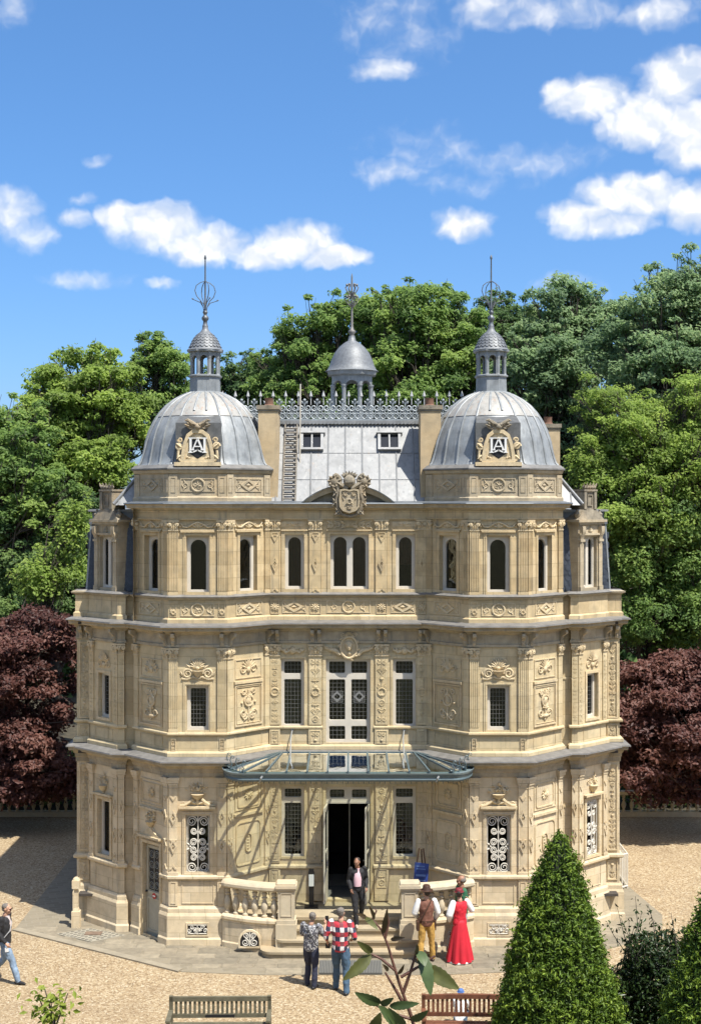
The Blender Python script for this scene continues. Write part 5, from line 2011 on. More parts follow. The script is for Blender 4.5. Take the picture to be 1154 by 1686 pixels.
cnt = 0
rowy = -1.98
flag_cells = []
while rowy < 1.0:
    hgt = rf.uniform(.26, .4)
    x = -7.9 + rf.uniform(0, .3)
    while x < 7.8:
        wd = rf.uniform(.42, .85)
        cx_, cy_ = x + wd / 2, rowy + hgt / 2
        ok = all(inside(px_, py_, out) for px_, py_ in ((x, rowy), (x + wd, rowy), (x, rowy + hgt), (x + wd, rowy + hgt)))
        wall_y = 0.0 if 2.8 < abs(cx_) < 4.3 else (abs(cx_) - 4.23 if abs(cx_) >= 4.3 else -.35)
        if ok and cy_ < wall_y - .1:
            flag_cells.append((x, rowy, wd, hgt))
        x += wd + .015
    rowy += hgt + .015
flag_cells = flag_cells[:300]
for (x, y, wd, hgt) in flag_cells:
    z0, z1 = .004, .018 + rf.uniform(0, .014)
    j = lambda: rf.uniform(-.014, .014)
    b = .018
    q_ = [(x + j(), y + j()), (x + wd + j(), y + j()), (x + wd + j(), y + hgt + j()), (x + j(), y + hgt + j())]
    qc = (x + wd / 2, y + hgt / 2)
    t_ = [(a_ + (qc[0] - a_) * b / wd * 2, b_ + (qc[1] - b_) * b / hgt * 2) for a_, b_ in q_]
    mb = MB()
    dzs = [rf.uniform(-.005, .005) for _ in range(4)]
    mb.add([(*p_, z0) for p_ in q_] + [(t_[i][0], t_[i][1], z1 + dzs[i]) for i in range(4)], [(4, 5, 6, 7), (0, 1, 5, 4), (1, 2, 6, 5), (2, 3, 7, 6), (3, 0, 4, 7)])
    mb.build('flagstone', rf.choice(flagm), apron)
# pale kerb line along the left edge of the apron and white-jointed cobble patch
mb = MB()
mb.prism([(-8.2, 1.05), (-8.05, 1.2), (-3.7, -1.7), (-3.78, -1.88)], .0, .035)
mb.build('edging_stone', mat('pale_edging', (.25, .215, .155), .9, var=.15), apron)
cob = mat('cobble', (.13, .118, .09), .9, var=.3, vscale=5)
mb = MB()
g0 = ground_at(128, 1540)
mb.prism([(-7.05, .72), (-6.1, .14), (-5.35, .62), (-6.3, 1.15)], .0, .036)
mb.build('white_mortar_bed', mat('white_mortar', (.27, .245, .19), .9, var=.15), apron)
for i in range(9):
    for j_ in range(6):
        u, v = (i + .5 + .3 * (j_ % 2)) / 9.4, (j_ + .5) / 6
        p = Vector((-7.05, .72)) * (1 - u) * (1 - v) + Vector((-6.1, .14)) * u * (1 - v) + Vector((-5.35, .62)) * u * v + Vector((-6.3, 1.15)) * (1 - u) * v
        mb = MB()
        mb.blob((p.x, p.y, .03), (.056, .044, .02), 7, 4)
        mb.build('cobble', cob, apron)
mb = MB()
mb.box(-6.35, -5.95, .60, .84, .0, .054)
mb.build('manhole_cover', mat('rusty_cover', (.16, .11, .075), .8, var=.3, vscale=12), apron)

# loose stones lying on the gravel and over the edge of the paving
gp_ = np.random.default_rng(17)
npb = 34000
xa = gp_.uniform(-10.5, 10.5, npb)
ya = gp_.uniform(-5.2, 6.0, npb) * gp_.uniform(.4, 1, npb) ** .3 - .2
keep = []
for i in range(npb):
    ins = inside(xa[i] * .985, ya[i] * .985 + .08, out)
    if not ins:
        keep.append(i)
keep = np.array(keep)
xa, ya = xa[keep], ya[keep]
npb = len(xa)
rs = gp_.uniform(.008, .018, npb)
base_v = np.array([(1, 0, 0), (0, 1, 0), (-1, 0, 0), (0, -1, 0), (0, 0, 1), (.7, .7, .45), (-.7, .6, .4)])
base_f = np.array([(0, 5, 4), (5, 1, 4), (1, 6, 4), (6, 2, 4), (2, 3, 4), (3, 0, 4)])
ang_ = gp_.uniform(0, 2 * PI, npb)
ca, sa = np.cos(ang_), np.sin(ang_)
st = gp_.uniform(.6, 1.2, (npb, 1))
vx = base_v[None, :, 0] * rs[:, None] * 1.2
vy = base_v[None, :, 1] * rs[:, None] * st
V = np.stack([xa[:, None] + vx * ca[:, None] - vy * sa[:, None], ya[:, None] + vx * sa[:, None] + vy * ca[:, None], base_v[None, :, 2] * rs[:, None] * .8 + .002 + np.zeros((npb, 1))], 2)
V[:, :, 2] += np.where(np.array([inside(a_, b_, out) for a_, b_ in zip(xa, ya)])[:, None], .014, 0)
me = bpy.data.meshes.new('loose_gravel')
me.vertices.add(npb * 7)
me.vertices.foreach_set('co', V.reshape(-1).astype(np.float32))
Fp = (base_f[None] + (np.arange(npb) * 7)[:, None, None]).reshape(-1).astype(np.int32)
me.loops.add(len(Fp))
me.loops.foreach_set('vertex_index', Fp)
me.polygons.add(len(Fp) // 3)
me.polygons.foreach_set('loop_start', np.arange(0, len(Fp), 3, dtype=np.int32))
at_ = me.attributes.new('tint', 'FLOAT', 'POINT')
at_.data.foreach_set('value', np.repeat(gp_.uniform(0, 1, npb), 7).astype(np.float32))


def pebble_col(t, pos, c):
    a_ = t.n('ShaderNodeAttribute', attribute_name='tint')
    return t.ramp(a_.outputs['Fac'], [(0, (.18, .13, .075)), (.4, (.28, .21, .125)), (.8, (.37, .295, .19)), (1, (.47, .41, .31))])


me.materials.append(mat('pebble', (.3, .22, .14), .9, extra=pebble_col))
me.update()
me.validate()
lo = bpy.data.objects.new('loose_gravel', me)
col.objects.link(lo)
tag(lo, 'loose tan pebbles strewn over the forecourt', 'gravel', kind='stuff')

# hillside the photographer stands on
HILLG = mat('hill_grass', (.14, .125, .065), .95, var=.3, vscale=2.5, bump=.6, bscale=12)  # unseen slope, tone raised pale and warm to bounce light onto the facade
mb = MB()
ys = [-8.5, -9.5, -12, -16, -20, -24, -28, -29.5, -31, -36, -60, -120]
zs = [-.05, .12, .8, 2.3, 4.0, 5.75, 7.6, 8.2, 8.75, 9.2, 11.5, 16]
xs = [-120, -60, -30, -15, -8, 0, 8, 15, 30, 60, 120]
vs = []
for y_, z_ in zip(ys, zs):
    for x_ in xs:
        vs.append((x_, y_, z_ + (.06 * math.sin(x_ * .7 + y_) if z_ > 0 else 0)))
fs = []
for i in range(len(ys) - 1):
    for j_ in range(len(xs) - 1):
        a_ = i * len(xs) + j_
        fs.append((a_, a_ + len(xs), a_ + len(xs) + 1, a_ + 1))
mb.add(vs, fs)
tag(mb.build('hillside', HILLG, None, 60), 'unseen pale hillside rising in front of the chateau', kind='structure')

# ================================================================== TERRACE, STEPS, BALUSTRADES
TZ = .74
mb = MB()
mb.box(-1.95, 1.95, -.22, .95, -.05, TZ - .07)
mb.box(-1.62, 1.62, -.20, -.16, .0, TZ - .071)
ter = tag(mb.build('terrace', STEP_M), 'pale stone terrace before the open front door', kind='structure')
mb = MB()
mb.box(-1.25, 1.25, -.27, .949, TZ - .07, TZ)
mb.build('terrace_slab', STEP_M, ter)
for s in (-1, 1):
    mb = MB()
    pts = [(1.25, -.25), (1.25, .949), (1.93, .949), (2.86, .02), (2.6, -.10), (2.2, -.28), (1.75, -.42), (1.26, -.45)]
    mb.prism(pts if s > 0 else [(-x_, y_) for x_, y_ in reversed(pts)], TZ - .071, TZ - .001)
    mb.build('terrace_slab', STEP_M, ter)

steps = tag(empty('entrance_steps', (0, 0, 0)), 'four rounded pale stone steps rising to the terrace', 'steps')
for i, (hw, yf, z1) in enumerate(((1.99, -1.03, .18), (1.72, -.77, .365), (1.46, -.51, .55))):
    mb = MB()
    rr = .30
    for (gro, z0_, z1_) in ((0, z1 - .185, z1 - .055), (.035, z1 - .055, z1)):
        h2, y2 = hw + gro, yf - gro
        pts = [(-h2, -.18)] + [(-h2 + rr - rr * math.cos(a_), y2 + rr - rr * math.sin(a_)) for a_ in np.linspace(0, PI / 2, 8)] + [(h2 - rr + rr * math.sin(a_), y2 + rr - rr * math.cos(a_)) for a_ in np.linspace(0, PI / 2, 8)] + [(h2, -.18)]
        mb.prism(pts, z0_ + .0005 * i, z1_)
    mb.build('step', STEP_M, steps)

BALM = mat('balustrade_stone', (.46, .395, .28), .85, var=.12, vscale=5, bump=.25, bscale=50, extra=ashlar(amt=0, stain=.3, streak=.2))
BALP = [(.07, 0), (.07, .04), (.045, .055), (.04, .08), (.07, .15), (.088, .23), (.078, .30), (.045, .38), (.036, .415), (.062, .435), (.066, .46), (.04, .48), (.06, .52), (.068, .55), (.045, .58), (.07, .60), (.07, .62)]
bal_me = None


def baluster(x_, y_, z_, parent, sc_=1.0):
    global bal_me
    if bal_me is None:
        b_ = MB()
        b_.lathe(0, 0, BALP, 10, 2)
        o = b_.build('baluster', BALM, parent, 50)
        bal_me = o.data
    else:
        o = bpy.data.objects.new('baluster', bal_me)
        col.objects.link(o)
        o.parent = parent
    o.location = (x_, y_, z_)
    o.scale = (sc_, sc_, sc_)
    return o


for s in (-1, 1):
    bal = tag(empty('balustrade', (0, 0, 0)), 'curved stone balustrade with bulbous balusters on the %s of the entrance steps' % ('left' if s < 0 else 'right'), 'balustrade', 'entrance balustrades')
    # plan curve from the tower to the end post (right side), outside towards the camera
    cur = [(2.88, -.07)] + [(2.86 - 1.28 * t, -.10 - .42 * math.sin(t * PI / 2)) for t in np.linspace(0.03, 1, 11)]
    cur = cur[::-1]
    path = mpath(s, cur)
    mb = MB()
    mb.sweep(path, [(0.03, 0), (.13, 0), (.13, .14), (.11, .17), (.11, .66), (.15, .70), (.15, .76), (.12, .80), (-.12, .80), (-.12, 0)])
    wo_ = mb.build('base_wall', STONE_A, bal)
    mb = MB()
    mb.sweep(path, [(-.13, 1.43), (.13, 1.43), (.16, 1.47), (.16, 1.53), (.13, 1.57), (.10, 1.60), (-.10, 1.60), (-.15, 1.55), (-.15, 1.47)])
    mb.build('handrail', BALM, bal)
    n = 6
    for i in range(n):
        f = (i + .6) / n * (len(cur) - 1)
        i0 = min(int(f), len(cur) - 2)
        ff = f - i0
        x_ = cur[i0][0] * (1 - ff) + cur[i0 + 1][0] * ff
        y_ = cur[i0][1] * (1 - ff) + cur[i0 + 1][1] * ff
        baluster(s * x_, y_, .80, bal, 1.02)
    # end post
    mb = MB()
    x0, x1 = (1.24, 1.62) if s > 0 else (-1.62, -1.24)
    y0, y1 = -.68, -.34
    mb.box(x0 - .05, x1 + .05, y0 - .05, y1 + .05, 0, .70)
    mb.box(x0 - .03, x1 + .03, y0 - .03, y1 + .03, .70, .80)
    mb.box(x0, x1, y0, y1, .80, 1.48)
    mb.box(x0 - .03, x1 + .03, y0 - .03, y1 + .03, 1.48, 1.53)
    mb.box(x0 - .055, x1 + .055, y0 - .055, y1 + .055, 1.53, 1.60)
    mb.box(x0 - .03, x1 + .03, y0 - .03, y1 + .03, 1.60, 1.64)
    frp = ((x0, y0, 0), (1, 0), (0, -1))
    mp = MB(frp)
    mp.rect_frame(.06, x1 - x0 - .06, .88, 1.42, .014, 0, .014)
    po = mb.build('end_post', BALM, bal)
    mp.build('post_panel', BALM, po)
    # arched cellar vent with scroll grille in the base wall
    xc = s * 2.28
    yc_ = -.10 - .42 * math.sin((2.86 - 2.28) / 1.28 * PI / 2) - .135
    sl = s * .21
    frv, _ = frame((xc - .3, yc_ - .3 * sl * -1 - .0), (xc + .3, yc_ + .3 * sl * 1 + .0))
    mp = MB(frv)
    arch = archloop(.08, .52, .16, .50, 10)
    mp.prism(arch, -.02, .012)
    vo_ = mp.build('cellar_vent', IRON, bal)
    mp = MB(frv)
    for sg in (-1, 1):
        mp.spiral(.30 + sg * .10, .25, .09, 1.7, PI / 2, sg, .014, .025, 22, 5)
        mp.spiral(.30 + sg * .09, .41, .07, 1.6, -PI / 2, -sg, .013, .025, 20, 5)
    mp.tube([(.30, .17, .025), (.30, .49, .025)], .013, 5)
    mp.build('vent_scroll', WHITE_I, vo_)
    mp = MB(frv)
    mp.ring(archloop(.08, .52, .16, .50, 10), archloop(.035, .565, .12, .55, 10), -.02, .03)
    mp.build('vent_surround', STONE_A, vo_)

# ================================================================== GLASS CANOPY
canopy = tag(empty('glass_canopy', (0, 0, 0)), 'blue grey steel and glass canopy over the front entrance', 'canopy')
YF = -.92
HX = 2.42
rim_pl = [(-2.90, -.02)] + [(-HX - .46 * math.cos(a_), YF + .86 - .86 * math.sin(a_)) for a_ in np.linspace(.12, PI / 2, 9)] + [(HX + .46 * math.sin(a_), YF + .86 - .86 * math.cos(a_)) for a_ in np.linspace(0, PI / 2 - .12, 9)] + [(2.90, -.02)]
ZR = 4.16
mb = MB()
mb.sweep(rim_pl, [(-.03, ZR - .07), (.03, ZR - .10), (.05, ZR - .06), (.035, ZR - .02), (.055, ZR + .02), (.055, ZR + .05), (-.03, ZR + .05)])
rim = mb.build('rim', STEEL_B, canopy, 30)
# bluish gutter above it
mb = MB()
mb.sweep(rim_pl, [(-.17, ZR + .051), (.075, ZR + .055), (.09, ZR + .10), (.075, ZR + .10), (.06, ZR + .065), (-.15, ZR + .065), (-.16, ZR + .10), (-.17, ZR + .10)])
mb.build('rim_gutter', mat('pale_blue_steel', (.17, .22, .235), .4, .2), canopy)
YB, ZB = .66, 4.42
mb = MB()
mb.box(-1.60, 1.60, YB - .02, YB + .025, ZB - .03, ZB + .03)
mb.build('wall_plate', STEEL_B, canopy)


def can_pt(x_):
    return (x_, YF + .03, ZR + .09), (max(-1.6, min(1.6, x_ * .72)), YB, ZB)


ribs = []
for i in range(9):
    x_ = -1.88 + i * .47
    ribs.append(((x_, YF + .03, ZR + .10), (x_ * .98 if abs(x_) < 1.6 else math.copysign(1.58, x_), YB, ZB)))
L_end = [((-2.42, YF + .04, ZR + .10), (-1.60, YB, ZB)), ((-2.74, -.53, ZR + .10), (-1.62, YB, ZB)), ((-2.86, -.15, ZR + .10), (-1.64, YB, ZB))]
ribs = list(reversed(L_end)) + ribs + [((-a_[0], a_[1], a_[2]), (-b_[0], b_[1], b_[2])) for a_, b_ in L_end]
for a_, b_ in ribs:
    mb = MB()
    a_, b_ = Vector(a_), Vector(b_)
    d_ = (b_ - a_).normalized()
    sd_ = d_.cross(Vector((0, 0, 1))).normalized()
    up_ = sd_.cross(d_)
    vs = []
    for p_ in (a_, b_):
        for u_, v_ in ((-.02, -.03), (.02, -.03), (.02, .035), (-.02, .035)):
            vs.append(tuple(p_ + sd_ * u_ + up_ * v_))
    mb.add(vs, [(0, 1, 2, 3), (7, 6, 5, 4), (0, 4, 5, 1), (1, 5, 6, 2), (2, 6, 7, 3), (3, 7, 4, 0)])
    mb.build('rib', STEEL_B, canopy)
for (a_, b_), (c_, d_) in zip(ribs[:-1], ribs[1:]):
    mb = MB()
    lift = .006
    p = [Vector(v_) + Vector((0, 0, lift)) for v_ in (a_, c_, d_, b_)]
    if (p[2] - p[3]).length < .04:
        p = p[:3]
    mb.add([tuple(v_) for v_ in p] + [tuple(v_ + Vector((0, 0, .008))) for v_ in p], [tuple(range(len(p))), tuple(range(2 * len(p) - 1, len(p) - 1, -1))])
    mb.build('glass_pane', GLASS_C, canopy)
# hangers from the wall
for x_ in (-1.36, 1.36):
    mb = MB()
    mb.tube([(x_, .93, 4.93), (x_ - .03 * (1 if x_ < 0 else 1), .80, 4.75), (x_ - .02, .45, 4.45), (x_, -.2, 4.33)], .016, 5)
    mb.blob((x_, .93, 4.93), (.05, .02, .03), 6, 4)
    mb.build('tie_rod', mat('pale_iron', (.32, .33, .32), .5, .3), canopy)
# wrought scrolls along both ends and small brackets below the rim
for s in (-1, 1):
    for (x_, y_, h_) in ((2.42, -.86, .22), (2.58, -.72, .26), (2.72, -.52, .28), (2.82, -.28, .3)):
        mb = MB(((s * x_, y_, ZR + .1), (1, 0), (0, -1)))
        mb.tube([(0, 0, 0), (.02, h_ * .4, 0), (-.02, h_ * .75, 0), (0, h_, 0)], .012, 4)
        mb.spiral(.04, h_, .045, 1.3, PI, -1, .01, 0, 12, 4)
        mb.spiral(-.04, h_ * .3, .045, 1.3, 0, -1, .01, 0, 12, 4)
        mb.build('rim_scroll', STEEL_B, canopy)
    mb = MB()
    mb.tube([(s * 2.02, YF - .06, ZR - .1), (s * 2.02 + .03, YF - .12, ZR + .0), (s * 2.02 + .06, YF - .1, ZR + .04)], .022, 5)
    mb.build('rim_bracket', mat('pale_iron', (.32, .33, .32), .5, .3), canopy)
# row of thin steel bars hung under the rim
mb = MB()
n = 0
dense = []
for (p_, q_) in zip(rim_pl[:-1], rim_pl[1:]):
    d_ = math.hypot(q_[0] - p_[0], q_[1] - p_[1])
    m_ = max(1, int(d_ / .12))
    dense += [(p_[0] + (q_[0] - p_[0]) * k / m_, p_[1] + (q_[1] - p_[1]) * k / m_) for k in range(m_)]
for x_, y_ in dense:
    mb.box(x_ - .007, x_ + .007, y_ - .004, y_ + .004, ZR - .15, ZR - .03)
vo_ = mb.build('rim_bar', STEEL_B, canopy)
vo_['kind'] = 'stuff'

# ================================================================== VEGETATION
def leaf_mat(name, c0, c1, c2, trans=0.35, rough=0.55, spec=0.3):
    m = bpy.data.materials.new(name)
    m.use_nodes = True
    nt = m.node_tree
    t = NT(nt)
    b = nt.nodes['Principled BSDF']
    at_ = t.n('ShaderNodeAttribute', attribute_name='tint')
    c = t.ramp(at_.outputs['Fac'], [(0.0, c0), (.5, c1), (1.0, c2)])
    t.set(b, 'Base Color', c)
    b.inputs['Roughness'].default_value = rough
    b.inputs['Specular IOR Level'].default_value = spec
    tl = t.n('ShaderNodeBsdfTranslucent')
    t.set(tl, 'Color', c)
    ms = t.n('ShaderNodeMixShader')
    ms.inputs[0].default_value = trans
    nt.links.new(b.outputs[0], ms.inputs[1])
    nt.links.new(tl.outputs[0], ms.inputs[2])
    nt.links.new(ms.outputs[0], nt.nodes['Material Output'].inputs[0])
    return m


LEAF_A = leaf_mat('leaf_bright', (0.1552, 0.2258, 0.0496), (0.2661, 0.3797, 0.0778), (0.4213, 0.5336, 0.124), .6)
LEAF_B = leaf_mat('leaf_mid', (0.1024, 0.1793, 0.0509), (0.1936, 0.3056, 0.08), (0.3188, 0.4321, 0.1094), .6)
LEAF_C = leaf_mat('leaf_deep', (0.0624, 0.1222, 0.046), (0.1197, 0.1997, 0.0688), (0.2038, 0.2997, 0.0919), .6)
LEAF_D = leaf_mat('leaf_blue_green', (0.1352, 0.2161, 0.11), (0.221, 0.3298, 0.1568), (0.3439, 0.4549, 0.2157), .6)
LEAF_P = leaf_mat('leaf_plum', (.06, .024, .020), (.12, .050, .040), (.19, .09, .068), .4, .5)
LEAF_Y = leaf_mat('yew_leaf', (0.0359, 0.0673, 0.0105), (0.0897, 0.157, 0.0179), (0.2093, 0.2915, 0.0329), .25, .5)
LEAF_L = leaf_mat('laurel_leaf', (.012, .026, .008), (.024, .045, .012), (.045, .07, .02), .12, .35)
LEAF_S = leaf_mat('sapling_leaf', (.12, .17, .02), (.20, .26, .03), (.30, .34, .05), .45)
BARK = mat('bark', (.06, .05, .04), .95, var=.35, vscale=8, bump=.6, bscale=25)
BARK_P = mat('pale_bark', (.19, .16, .115), .95, var=.35, vscale=8, bump=.5, bscale=25)


def leaf_object(name, m, P, N, size, tint, parent=None, aspect=.55, fold=.22, seed=0):
    """one mesh of many folded leaves; P points, N facing normals, size lengths"""
    g = np.random.default_rng(seed)
    n = len(P)
    N = N / np.maximum(np.linalg.norm(N, axis=1, keepdims=True), 1e-6)
    rv = g.normal(size=(n, 3))
    T = rv - (rv * N).sum(1, keepdims=True) * N
    T /= np.maximum(np.linalg.norm(T, axis=1, keepdims=True), 1e-6)
    B = np.cross(N, T)
    s = size[:, None]
    V = np.empty((n, 4, 3))
    V[:, 0] = P - T * s * .5
    V[:, 1] = P + B * s * aspect * .5 + N * s * fold * .5
    V[:, 2] = P + T * s * .5 - N * s * .1
    V[:, 3] = P - B * s * aspect * .5 + N * s * fold * .5
    me = bpy.data.meshes.new(name)
    me.vertices.add(n * 4)
    me.vertices.foreach_set('co', V.reshape(-1).astype(np.float32))
    F = np.empty((n, 2, 3), np.int32)
    b = np.arange(n) * 4
    F[:, 0, 0] = b; F[:, 0, 1] = b + 1; F[:, 0, 2] = b + 2
    F[:, 1, 0] = b; F[:, 1, 1] = b + 2; F[:, 1, 2] = b + 3
    me.loops.add(n * 6)
    me.loops.foreach_set('vertex_index', F.reshape(-1))
    me.polygons.add(n * 2)
    me.polygons.foreach_set('loop_start', np.arange(0, n * 6, 3, dtype=np.int32))
    at_ = me.attributes.new('tint', 'FLOAT', 'POINT')
    at_.data.foreach_set('value', np.repeat(tint, 4).astype(np.float32))
    me.materials.append(m)
    me.update()
    me.validate()
    o = bpy.data.objects.new(name, me)
    col.objects.link(o)
    if parent is not None:
        o.parent = parent
    return o


def tree(name, base, lobes, ncl, per, size, lm, seed, label, cat='tree', group=None, bark=BARK, cl_r=(.55, 1.05), trunk_r=.28, fork=.35, flat=.7, gap=0.0):
    """lobes in world coordinates (cx,cy,cz,rx,ry,rz); clusters of leaves hang on boughs that start at the trunk"""
    g = np.random.default_rng(seed)
    if cl_r == (.55, 1.05):
        ncl, per, cl_r, size = int(ncl * 2.7), int(per * .55), (.2, .66), size * .66
    root = empty(name, base)
    bx_, by_, bz_ = base
    vol = np.array([l[3] * l[4] * l[5] for l in lobes]) ** .7
    idx = g.choice(len(lobes), ncl, p=vol / vol.sum())
    Cs = []
    for i in idx:
        l = lobes[i]
        d = g.normal(size=3)
        d /= np.linalg.norm(d)
        r = g.uniform(.3, 1.15) ** .5
        Cs.append([l[0] + d[0] * l[3] * r, l[1] + d[1] * l[4] * r, l[2] + d[2] * l[5] * r])
    nsp = ncl // 5 if cat == 'tree' and name == 'woodland_tree' else 0
    for i in range(nsp):
        l = lobes[g.integers(len(lobes))]
        a_ = g.uniform(0, 2 * PI)
        h_ = g.uniform(.15, 1.0)
        rr = math.sqrt(1 - h_ * h_) * 1.02
        up_ = g.uniform(.1, .75)
        Cs.append([l[0] + math.cos(a_) * l[3] * rr, l[1] + math.sin(a_) * l[4] * rr, l[2] + l[5] * h_ + up_])
    Cs = np.array(Cs)
    crs = np.concatenate([g.uniform(cl_r[0], cl_r[1], ncl), g.uniform(.14, .3, nsp)])
    ncl += nsp
    Ps, Ns, Ts = [], [], []
    for c_, r_ in zip(Cs, crs):
        k = int(per * (r_ / np.mean(cl_r)) ** 2)
        d = g.normal(size=(k, 3))
        d[:, 2] = d[:, 2] * .8 + .25
        d /= np.linalg.norm(d, axis=1, keepdims=True)
        rr = g.uniform(.25, 1.0, (k, 1)) ** .6
        jit = 1 + .35 * np.sin(d[:, :1] * 5 + c_[0]) * np.cos(d[:, 1:2] * 4 + c_[1])
        p = c_ + d * rr * r_ * np.array([1.15, 1.15, flat]) * jit
        nn = d * .5 + g.normal(size=(k, 3)) * .45 + np.array([.22, -.35, .75])
        Ps.append(p)
        Ns.append(nn)
        tv = g.normal(.48, .22)
        Ts.append(np.clip(tv + g.normal(0, .17, k), 0, 1))
    P = np.concatenate(Ps) - np.array(base)
    leaf_object('crown', lm, P, np.concatenate(Ns), size * g.uniform(.7, 1.35, len(P)), np.concatenate(Ts), root, seed=seed)
    # trunk and boughs
    mb = MB()
    top = Cs[:, 2].max() - bz_
    cx_, cy_ = Cs[:, 0].mean() - bx_, Cs[:, 1].mean() - by_
    tp = []
    K = 8
    for i in range(K + 1):
        f = i / K
        tp.append((cx_ * f ** 1.5 + .25 * math.sin(f * 5 + seed), cy_ * f ** 1.5 + .2 * math.cos(f * 4 + seed), top * .9 * f))
    mb.tube(tp, [trunk_r * (1 - .85 * (i / K)) * (1.35 if i == 0 else 1) for i in range(K + 1)], 8)
    mb.build('trunk', bark, root, 60)
    br = MB()
    for c_, r_ in zip(Cs, crs):
        e = c_ - np.array(base)
        f = min(.95, max(fork, (e[2] / (top * .9)) * g.uniform(.6, .9)))
        ii = f * K
        i0 = min(int(ii), K - 1)
        a_ = np.array(tp[i0]) * (1 - (ii - i0)) + np.array(tp[i0 + 1]) * (ii - i0)
        m1 = a_ * .6 + e * .4 + g.normal(size=3) * .25 + np.array([0, 0, .1])
        m2 = a_ * .25 + e * .75 + g.normal(size=3) * .25
        r0 = trunk_r * (1 - .85 * f) * .42
        br.tube([tuple(a_), tuple(m1), tuple(m2), tuple(e)], [r0, r0 * .65, r0 * .4, .012], 4, False)
        for _ in range(2):
            q_ = e + g.normal(size=3) * r_ * .6
            br.tube([tuple(m2), tuple((m2 + q_) / 2 + g.normal(size=3) * .12), tuple(q_)], [r0 * .35, r0 * .2, .008], 3, False)
    br.build('boughs', bark, root, 60)
    tag(root, label, cat, group)
    return root


def lobe(px_, py_, Zd, rx, ry, depth=None):
    """crown lobe seen round a pixel at distance Zd, half sizes in pixels"""
    p = at(px_, py_, Zd + CAMY)
    k = Zd / FPX
    return (p.x, p.y, p.z, rx * k, depth or rx * k, ry * k)


